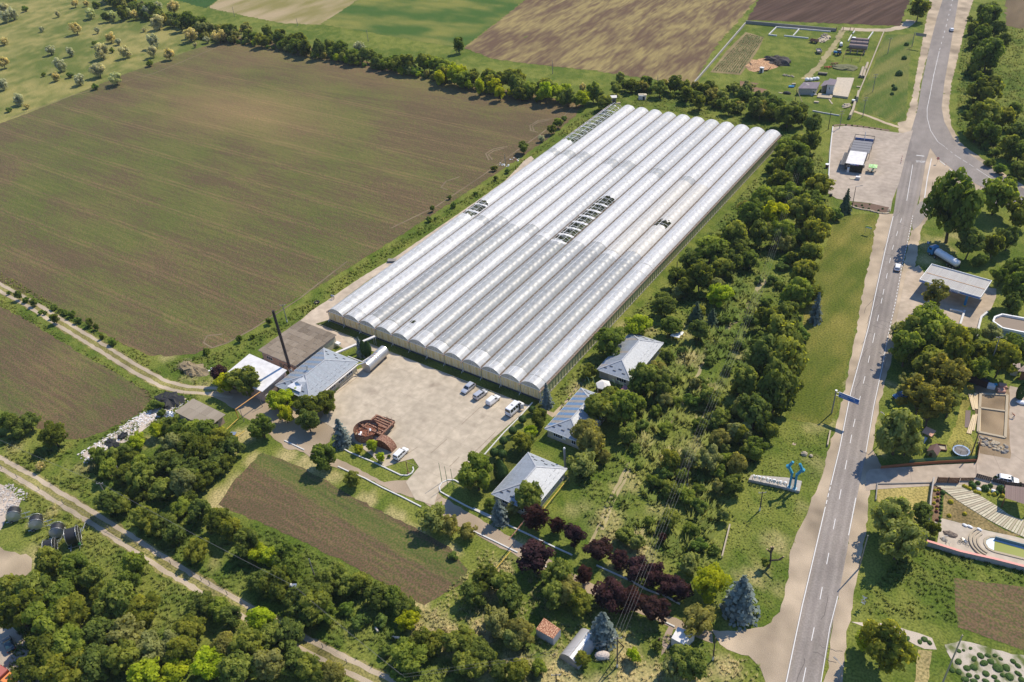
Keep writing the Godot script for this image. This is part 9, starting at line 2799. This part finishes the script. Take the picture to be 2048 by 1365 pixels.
	for i in 4:
		t = thing("marker_post", "%s red-white marker post at the paved court's road edge" % ordinal(i), "post", [V(123.2, 0, -187.2), V(123.5, 0, -185.2), V(123.9, 0, -183.3), V(124.1, 0, -181.8)][i], 0, "marker posts of the paved court")
		put(boxm(V(0.16, 0.5, 0.16), V(0, 0.25, 0)), "base", M.white, t)
		put(boxm(V(0.17, 0.35, 0.17), V(0, 0.65, 0)), "red_top", M.red, t)
	monument()

func monument():
	var t := thing("monument", "town-entry monument: two bent blue pylons and white letters on a slab", "monument")
	var slab := pv([135.8, 0.5, 141.4, -0.8, 147.1, -1.8, 146.5, -5.1, 143.5, -4.6, 135.8, -1.3])
	var b := mb()
	b.prism(slab, 0.0, 0.75)
	put(b.mesh(), "slab", M.concrete, t)
	var f: Array = [135.8, 0.4, 147, -1.7]
	var dir := Vector2(f[2] - f[0], f[3] - f[1]).normalized()
	var nrm := dir.orthogonal()
	if nrm.y < 0: nrm = -nrm
	var pa: Array = [144.7, -1.7, 145.9, -1.8]
	var d3 := V(dir.x, 0, dir.y)
	for i in 2:
		var s := -1.0 if i == 0 else 1.0
		var p := V(pa[i * 2], 0.75, pa[i * 2 + 1])
		b = mb()
		b.beam(p, p + V(0, 4.9, 0) + d3 * s * -0.08, 0.5, 0.5)
		b.beam(p + V(0, 4.7, 0) - d3 * s * 0.08, p + V(0, 6.6, 0) + d3 * s * 0.9, 0.5, 0.5)
		b.beam(p + V(0, 6.3, 0) + d3 * s * 0.8, p + V(0, 6.9, 0) + d3 * s * 1.15, 0.75, 0.75)
		b.beam(p + V(0, 6.6, 0) + d3 * s * 0.9, p + V(0, 8.3, 0) + d3 * s * 0.15, 0.5, 0.5)
		put(b.mesh(), "pylon", M.teal, t)
		put(boxm(V(0.9, 0.35, 0.9), p + V(0, 0.17, 0)), "pylon_foot", plain(0.45, 0.62, 0.68), t)
	var mid := V((pa[0] + pa[2]) * 0.5, 0.75, (pa[1] + pa[3]) * 0.5)
	for k in 3:
		put(tubem(mid + d3 * (k - 1) * 0.22, mid + d3 * (k - 1) * 0.22 + Vector3.UP * (7.6 if k == 1 else 6.0), 0.04, 0.04, 6), "gilded_rod", M.yellow, t)
	put(boxm(V(1.0, 0.6, 0.2), mid + V(0, 3.4, 0), -dir.angle()), "dark_plate", plain(0.05, 0.10, 0.10), t)
	for k in 5:
		var a := TAU * k / 5.0
		put(tubem(mid + Vector3.UP * 7.4, mid + Vector3.UP * 8.0 + d3 * cos(a) * 0.4 + V(0, sin(a) * 0.4, 0), 0.05, 0.03, 5), "gilded_ray", M.yellow, t)
	var l: Array = [136.6, 0, 144.1, -1.6]
	var l0 := V(l[0], 1.6, l[1])
	var l1 := V(l[2], 1.6, l[3])
	b = mb()
	b.beam(l0, l1, 0.14, 0.14)
	put(b.mesh(), "rail", M.pole_grey, t)
	for i in 5:
		var p := l0.lerp(l1, i / 4.0)
		put(boxm(V(0.1, 0.9, 0.1), V(p.x, 1.15, p.z)), "strut", M.yellow if i % 2 else M.rust, t)
	var glyphs := ["Y", "T", "\u0413", "E", "M", "N", "E", "C"]
	for i in 8:
		var p := l0.lerp(l1, (i + 0.5) / 8.0)
		letters(glyphs[i], 1.05, M.white, t, Transform3D(Basis(Vector3.UP, -dir.angle()).scaled(V(1, 1, 1)), p + V(0, 0.12, 0)), "letter")
	var o := t.find_children("letter*", "MeshInstance3D", false, false)
	for k in o:
		k.mesh.depth = 0.3
	var st := [V(144, 0, -14.5), V(145.5, 0, -14.7)]
	for i in 2:
		var s := thing("stone", "%s pale stone lying on the grass above the monument" % ["larger", "smaller"][i], "stone", st[i], 0, "pale stones by the monument")
		b = mb()
		b.ball(V(0, 0.25, 0), V(0.7, 0.5, 0.6) * (1.2 - i * 0.5), 8, 5, 0.2, i)
		put(b.mesh(), "stone", M.stone, s)
	wall_run("low_wall", "short pale wall at the verge above the monument", pv([146.8, -25.1, 147.8, -19.8]), 0.35, 0.7, M.stone)
	wall_run("low_wall", "thin pale wall along the orchard edge below the monument", pv([137.3, 15.2, 139.3, 24.4]), 0.3, 0.8, M.stone)

# ---------------------------------------------------------------- small things
func small_things():
	var g := RandomNumberGenerator.new()
	g.seed = 91
	var t := thing("gazebo", "white hexagonal tent gazebo between two hip-roofed houses", "gazebo", V(90.4, 0, -11.7), 0.2)
	var b := mb()
	for i in 6:
		var a0 := TAU * i / 6.0
		var a1 := TAU * (i + 1) / 6.0
		var p := V(cos(a0) * 2.1, 2.3, sin(a0) * 2.1)
		var q := V(cos(a1) * 2.1, 2.3, sin(a1) * 2.1)
		b.tri(p, q, V(0, 3.3, 0))
		b.quad(p + Vector3.DOWN * 0.3, p, q, q + Vector3.DOWN * 0.3)
		put(tubem(V(cos(a0) * 2.0, 0, sin(a0) * 2.0), V(cos(a0) * 2.0, 2.3, sin(a0) * 2.0), 0.06), "post", M.white, t)
		var w := mb()
		w.beam(V(cos(a0), 0, sin(a0)) * 1.95 + Vector3.UP * 0.5, V(cos(a1), 0, sin(a1)) * 1.95 + Vector3.UP * 0.5, 0.06, 0.9)
		put(w.mesh(), "side_panel", M.fence_brown, t)
	put(b.mesh(), "canopy", plain(0.70, 0.66, 0.60, 0.8), t)
	t = thing("red_roofed_stall", "small stall with a faded red roof behind the leafy trees", "stall", V(97.2, 0, -12.1), 0.05)
	b = mb()
	b.quad(V(-1.7, 2.2, 1.8), V(-1.7, 2.5, -1.8), V(1.7, 2.5, -1.8), V(1.7, 2.2, 1.8))
	b.quad(V(-1.7, 2.1, 1.8), V(1.7, 2.1, 1.8), V(1.7, 2.4, -1.8), V(-1.7, 2.4, -1.8))
	put(b.mesh(), "roof", plain(0.42, 0.16, 0.17), t)
	put(boxm(V(3.0, 2.1, 3.0), V(0, 1.05, 0)), "wall", M.fence_brown, t)
	t = thing("white_shelter", "small shelter with two white roof sheets in the orchard", "shelter", V(97.9, 0, -41.3), 0.1)
	put(boxm(V(2.6, 0.08, 2.0), V(-0.2, 2.2, 0.2)), "roof_sheet", M.white, t)
	put(boxm(V(1.4, 0.08, 1.6), V(0.8, 2.32, -1.0)), "roof_sheet", M.white, t)
	for s in [V(-1.2, 1.1, 0.9), V(1.0, 1.1, 0.9), V(-1.2, 1.1, -0.7), V(1.2, 1.1, -1.5)]:
		put(boxm(V(0.1, 2.2, 0.1), s), "post", M.wood, t)
	for i in 5:
		t = thing("garden_arch", "%s green hoop arch, counted from the left, before the first hip-roofed house" % ordinal(i), "arch", [V(85.1, 0, -12.3), V(86.2, 0, -13.2), V(91.7, 0, -14.8), V(93.2, 0, -15.1), V(94.7, 0, -14.5)][i], -0.5, "green garden arches")
		b = mb()
		for k in 8:
			var a0 := PI * k / 8.0
			var a1 := PI * (k + 1) / 8.0
			b.tube(V(cos(a0) * 1.1, sin(a0) * 2.2, 0), V(cos(a1) * 1.1, sin(a1) * 2.2, 0), 0.05, 0.05, 5, false)
		put(b.mesh(), "hoop", plain(0.25, 0.42, 0.25), t)
	t = thing("gas_pipe", "yellow gas pipe raised on posts from the workshop towards the flat shed", "pipe")
	var e0: Vector3 = V(11.3, 4.2, 37.5)
	var e1: Vector3 = V(10.8, 4.2, 46.9)
	b = mb()
	b.tube(e0, e1, 0.14, 0.14, 7)
	b.tube(e0, e0 * V(1, 0, 1), 0.12, 0.12, 7)
	b.tube(e1, e1 * V(1, 0, 1) + Vector3.UP, 0.12, 0.12, 7)
	put(b.mesh(), "high_pipe", M.orange_pipe, t)
	b = mb()
	b.tube(e1 * V(1, 0, 1) + Vector3.UP, V(11.7, 1, 54.2), 0.10, 0.10, 7)
	b.tube(V(16, 0.8, 49.4), V(15.5, 0.8, 54.1), 0.10, 0.10, 7)
	put(b.mesh(), "low_pipe", M.yellow, t)
	for p in [V(12.1, 0, 46.4), V(12, 0, 39.6)]:
		put(tubem(p, p + Vector3.UP * 4.2, 0.1, 0.08, 7), "post", M.pole_grey, t)
	for i in 2:
		var q := thing("gas_cabinet", "%s grey sheet-roofed gas cabinet beside the yellow pipe" % ["left", "right"][i], "cabinet", [V(12.9, 0, 53.5), V(14.6, 0, 52)][i], [0.35, 0.5][i], "gas cabinets")
		put(boxm(V(1.6, 0.08, 1.2), V(0, 1.35, 0)), "roof", M.steel, q)
		put(boxm(V(1.1, 1.2, 0.8), V(0, 0.65, 0)), "cabinet", M.yellow, q)
	t = thing("gas_pipe", "yellow gas pipe on low posts along the nearest hip-roofed house", "pipe")
	b = mb()
	var pp := [V(98.9, 1.4, 21.4), V(99.4, 1.4, 21.4), V(99.4, 1.4, 29.1), V(99.4, 1.4, 33.3)]
	for i in 3:
		b.tube(pp[i], pp[i + 1], 0.10, 0.10, 6)
	put(b.mesh(), "pipe", M.yellow, t)
	for p in pp:
		put(tubem(p * V(1, 0, 1), p, 0.06, 0.06, 6), "post", M.pole_grey, t)
	t = thing("gas_pipe", "rusty-to-yellow pipe crossing over the drive among the plum trees", "pipe")
	b = mb()
	b.tube(V(99.2, 4.5, 40), V(99.2, 4.5, 46.3), 0.14, 0.14, 6)
	put(b.mesh(), "rusty_span", M.rust, t)
	b = mb()
	b.tube(V(99.6, 1.2, 46.6), V(99.4, 1.2, 53.2), 0.10, 0.10, 6)
	put(b.mesh(), "yellow_span", M.yellow, t)
	t = thing("garage", "small grey metal garage with a rust-orange roof, bottom centre", "garage")
	var q := pv([115.4, 60.9, 119.5, 61, 119.6, 58.4, 115.4, 57.9])
	b = mb()
	b.prism(q, 0, 2.3)
	put(b.mesh(), "wall", plain(0.42, 0.43, 0.46), t)
	b = mb()
	b.prism(q, 2.3, 2.36)
	put(b.mesh(), "roof", tinted(M.rust.albedo_texture, 3.5, 0.72, 0.58, 0.48), t)
	var c: Array = [122.7, 62.9, 125.4, 62.8, 126.1, 55.7, 123.1, 55.9]
	var o0 := V((c[0] + c[2]) * 0.5, 0, (c[1] + c[3]) * 0.5)
	var o1 := V((c[4] + c[6]) * 0.5, 0, (c[5] + c[7]) * 0.5)
	t = thing("poly_tunnel", "long grey arched poly tunnel with a bright worn ridge, bottom centre", "tunnel", o0, heading([o0.x, o0.z, o1.x, o1.z]))
	var len_ := o0.distance_to(o1)
	var rings := []
	for i in 11:
		var row := []
		for k in 11:
			var a := PI * k / 10.0
			row.append(V(cos(a) * 2.3, sin(a) * 2.6, -len_ * i / 10.0 + 0.0))
		rings.append(row)
	b = mb()
	b.loft(rings, false, true)
	put(b.mesh(), "film", plastic(0.50, 0.47, 0.44, 0.92, 0.25, 0.3), t)
	b = mb()
	b.fan(rings[0])
	put(b.mesh(), "front_film", plastic(0.36, 0.33, 0.30, 0.85, 0.4, 0.3), t)
	b = mb()
	b.quad(V(0.35, 2.60, 0), V(0.35, 2.60, -len_), V(0.95, 2.40, -len_), V(0.95, 2.40, 0))
	put(b.mesh(), "white_strip", M.white, t)
	put(boxm(V(0.12, 0.12, len_), V(0, 2.66, -len_ * 0.5)), "ridge_rail", M.steel, t)
	t = thing("covered_cart", "rounded pinkish covered cart body lying by the poly tunnel", "cart", V(128.9, 0, 58.2), 0.6)
	b = mb()
	b.ball(V(0, 0.6, 0), V(1.5, 0.8, 0.95), 14, 7, 0.04, 3)
	put(b.mesh(), "cover", plain(0.56, 0.47, 0.40), t)
	put(boxm(V(2.6, 0.5, 1.6), V(0, 0.25, 0)), "tray", M.pole_grey, t)
	t = thing("kiosk_hut", "white metal hut with a pale roof half hidden by the willow, bottom right centre", "hut")
	q = pv([139.1, 49, 141.9, 49.1, 142.5, 45.7, 139.1, 46.1])
	b = mb()
	b.prism(q, 0, 2.4)
	put(b.mesh(), "wall", M.wall_white, t)
	b = mb()
	b.prism(q, 2.4, 2.46)
	put(b.mesh(), "roof", M.roof_white, t)
	flat_sheet("path", pv([137, 48.2, 136.9, 45.1, 137.9, 44.9, 138.4, 47.7, 139.1, 49.3, 138.5, 52]), M.slab, 0.05, Color(0.42, 0.33, 0.26))
	t = thing("barrier", "long dark barrier pole with a white kerb end by the white hut", "barrier", V(136.7, 0.8, 49.2))
	b = mb()
	b.tube(Vector3.ZERO, V(138.9, 0.9, 49.1) - V(136.7, 0.8, 49.2), 0.07, 0.06, 6)
	put(b.mesh(), "bar", M.pole, t)
	put(boxm(V(0.3, 0.8, 0.3), V(0, -0.4, 0)), "stand", M.pole, t)
	t = thing("wire_fence", "thin post-and-wire fence along the lower left track", "fence")
	var fl := pv([-30.9, 91.4, -23.9, 91.2, -14.7, 90.6, -4.6, 90.3, 6.2, 89.4, 13.1, 89.4, 18.1, 89.1, 23, 88.9, 27.7, 88.4, 30.9, 88.2, 34.6, 88.2, 41.6, 87.6, 44.4, 87.5, 47, 87.3, 52.5, 87.1, 57.3, 87, 62, 86.4, 71.1, 86.2, 79.8, 85.6, 86.4, 85.6])
	for i in fl.size():
		put(boxm(V(0.12, 1.5, 0.12), v3(fl[i], 0.75)), "post", M.pole_grey, t)
		if i:
			for h in [0.5, 1.2]:
				b = mb()
				b.tube(v3(fl[i - 1], h), v3(fl[i], h), 0.02, 0.02, 4, false)
				put(b.mesh(), "strand", M.wire, t)
	var hp := [[V(-13.8, 0, 51.3), V(4.6, 1.0, 3.2), "large heap of black plastic sheeting at the lane's upper end"], [V(-12.7, 0, 67.1), V(1.3, 0.7, 1.6), "small black plastic heap on the pale lane, upper of two"], [V(-12.7, 0, 70.5), V(2.6, 0.6, 1.4), "black plastic heap on the pale lane, lower of two"], [V(-8.5, 0, 55), V(1.6, 0.5, 1.2), "grey plastic heap beside the flat shed's corner"]]
	for i in 4:
		heap("plastic_heap", hp[i][2], "heap", hp[i][0], hp[i][1], M.black if i < 3 else M.steel, 60 + i, 18, 0.35, "plastic heaps by the pale lane")
	var lane := pv([-15.1, 77.1, -14.5, 71.5, -14.3, 65.9, -14.1, 61.3, -13.6, 57.7, -11.5, 54.8, -10.4, 49.7])
	var rub := mb()
	for i in 520:
		var k := g.randi() % 6
		var p := lane[k].lerp(lane[k + 1], g.randf()) + Vector2(g.randf_range(-2.6, 2.6), g.randf_range(-2.2, 2.2))
		rub.col = Color(0.62, 0.56, 0.50).lerp(Color(0.78, 0.76, 0.74), g.randf())
		rub.box(v3(p, 0.08), V(g.randf_range(0.15, 0.7), 0.14, g.randf_range(0.12, 0.5)), g.randf() * 3.0, V(g.randf_range(-0.3, 0.3), 0, g.randf_range(-0.3, 0.3)))
	tag(put(rub.mesh(), "lane_rubble", M.coloured), "scatter of white rubble and plastic scraps on the pale lane", "rubble", "", "stuff")
	rub = mb()
	for i in 260:
		var p := Vector2(-19.1, 97) + Vector2(g.randf_range(-5, 4.5), g.randf_range(-4, 5))
		rub.col = Color(0.42, 0.36, 0.30).lerp(Color(0.62, 0.58, 0.52), g.randf())
		rub.box(v3(p, 0.1), V(g.randf_range(0.15, 0.6), 0.16, g.randf_range(0.15, 0.45)), g.randf() * 3.0, V(g.randf_range(-0.4, 0.4), 0, g.randf_range(-0.3, 0.3)))
	tag(put(rub.mesh(), "concrete_rubble", M.coloured), "broken concrete rubble on bare earth at the left edge", "rubble", "", "stuff")
	var dbs := [[V(-236.1, 0, -203.2), 14, 4.0, "white plastic litter at the big field's far corner"], [V(-13.2, 0, -115.6), 16, 2.6, "white litter heap on the verge beside the concrete lane's end"], [V(-11.7, 0, -122.1), 16, 3.0, "reddish brick litter on the verge beside the concrete lane's end"], [V(-13.7, 0, 35.8), 10, 2.0, "white sacks of litter beside the plum tree by the workshop"]]
	for i in 4:
		t = thing("litter_heap", dbs[i][3], "litter", dbs[i][0])
		for k in dbs[i][1]:
			var r: float = dbs[i][2]
			put(boxm(V(g.randf_range(0.25, 0.8), 0.2, g.randf_range(0.2, 0.5)), V(g.randf_range(-r, r), 0.15, g.randf_range(-r, r) * 0.4), g.randf() * 3), "scrap", (M.rust if i == 2 and k % 3 else M.white), t)
	var bh := heap("brush_heap", "tan heap of dry cut branches beside the upper left track's end", "heap", V(-19.1, 0, 38.3), V(5.5, 1.4, 2.6), plain(0.26, 0.20, 0.11), 71, 18, 0.3)
	b = mb()
	for i in 150:
		var p := V(g.randf_range(-5, 5), g.randf_range(0.3, 1.4), g.randf_range(-2.2, 2.2))
		var d := V(g.randf_range(-1, 1), g.randf_range(-0.2, 0.3), g.randf_range(-1, 1))
		b.tube(p - d, p + d, 0.05, 0.03, 4, false)
	tag(put(b.mesh(), "branches", plain(0.36, 0.28, 0.16), bh), "", "", "", "stuff")
	t = thing("tyre", "old lorry tyre lying on the straw beside the concrete lane", "tyre", V(-11.1, 0, -5.2))
	b = mb()
	for i in 20:
		var a0 := TAU * i / 20.0
		var a1 := TAU * (i + 1) / 20.0
		b.tube(V(cos(a0) * 0.75, 0.25, sin(a0) * 0.75), V(cos(a1) * 0.75, 0.25, sin(a1) * 0.75), 0.26, 0.26, 8, false)
	put(b.mesh(), "tread", M.tyre, t)
	put(tubem(V(0, 0.02, 0), V(0, 0.1, 0), 0.5, 0.5, 14), "rim", M.stone, t)
	t = thing("grey_sheet", "grey sheet hood leaning against the greenhouse side by the lane", "sheet", V(-5.6, 0, -36.3), 0.5)
	put(boxm(V(3.0, 0.1, 1.6), V(0, 0.7, 0), 0.0), "sheet", M.pole_grey, t)
	put(boxm(V(2.8, 0.65, 0.1), V(0, 0.33, 0.7)), "front", M.grey, t)
	for i in 2:
		var at: Vector3 = [V(86.8, 0, 76.9), V(91.7, 0, 76.2)][i]
		t = thing("goat", ["cream goat grazing by the hedgerow, left of two", "cream goat standing by the hedgerow, right of two"][i], "goat", at, [1.2, 2.0][i], "cream goats by the hedgerow")
		var bones := [[V(0, 0.72, -0.4), V(0, 0.70, 0.42), 0.23, 0.24], [V(0, 0.78, -0.5), V(0, 0.62 if i == 0 else 1.0, -0.8), 0.13, 0.09], [V(0, 0.60 if i == 0 else 1.02, -0.8), V(0, 0.40 if i == 0 else 0.94, -1.0), 0.09, 0.05], [V(0, 0.82, 0.6), V(0, 0.70, 0.72), 0.04, 0.02]]
		for s in [-0.13, 0.13]:
			bones.append([V(s, 0.62, -0.42), V(s, 0.34, -0.40), 0.10, 0.05])
			bones.append([V(s, 0.34, -0.40), V(s, 0.03, -0.42), 0.045, 0.035])
			bones.append([V(s, 0.62, 0.42), V(s, 0.40, 0.36), 0.13, 0.07])
			bones.append([V(s, 0.40, 0.36), V(s, 0.28, 0.50), 0.06, 0.045])
			bones.append([V(s, 0.28, 0.50), V(s, 0.03, 0.48), 0.045, 0.035])
			bones.append([V(s * 0.5, 0.66 if i == 0 else 1.08, -0.78), V(s * 1.3, 0.62 if i == 0 else 1.04, -0.74), 0.03, 0.02])
		var body := net(bones, V(-0.4, -0.04, -1.15), Vector3i(18, 27, 44), 0.045, func(p: Vector3) -> Color: return Color(0.62, 0.52, 0.40) if p.y > 0.1 else Color(0.1, 0.08, 0.06))
		put(body.mesh(), "body", M.coloured, t)
		b = mb()
		for s in [-0.05, 0.05]:
			b.tube(V(s, 0.68 if i == 0 else 1.12, -0.76), V(s * 1.6, 0.86 if i == 0 else 1.30, -0.66), 0.022, 0.008, 5)
		put(b.mesh(), "horns", M.pole, t)


func V(x: float, y: float, z: float) -> Vector3:
	return Vector3(x, y, z)
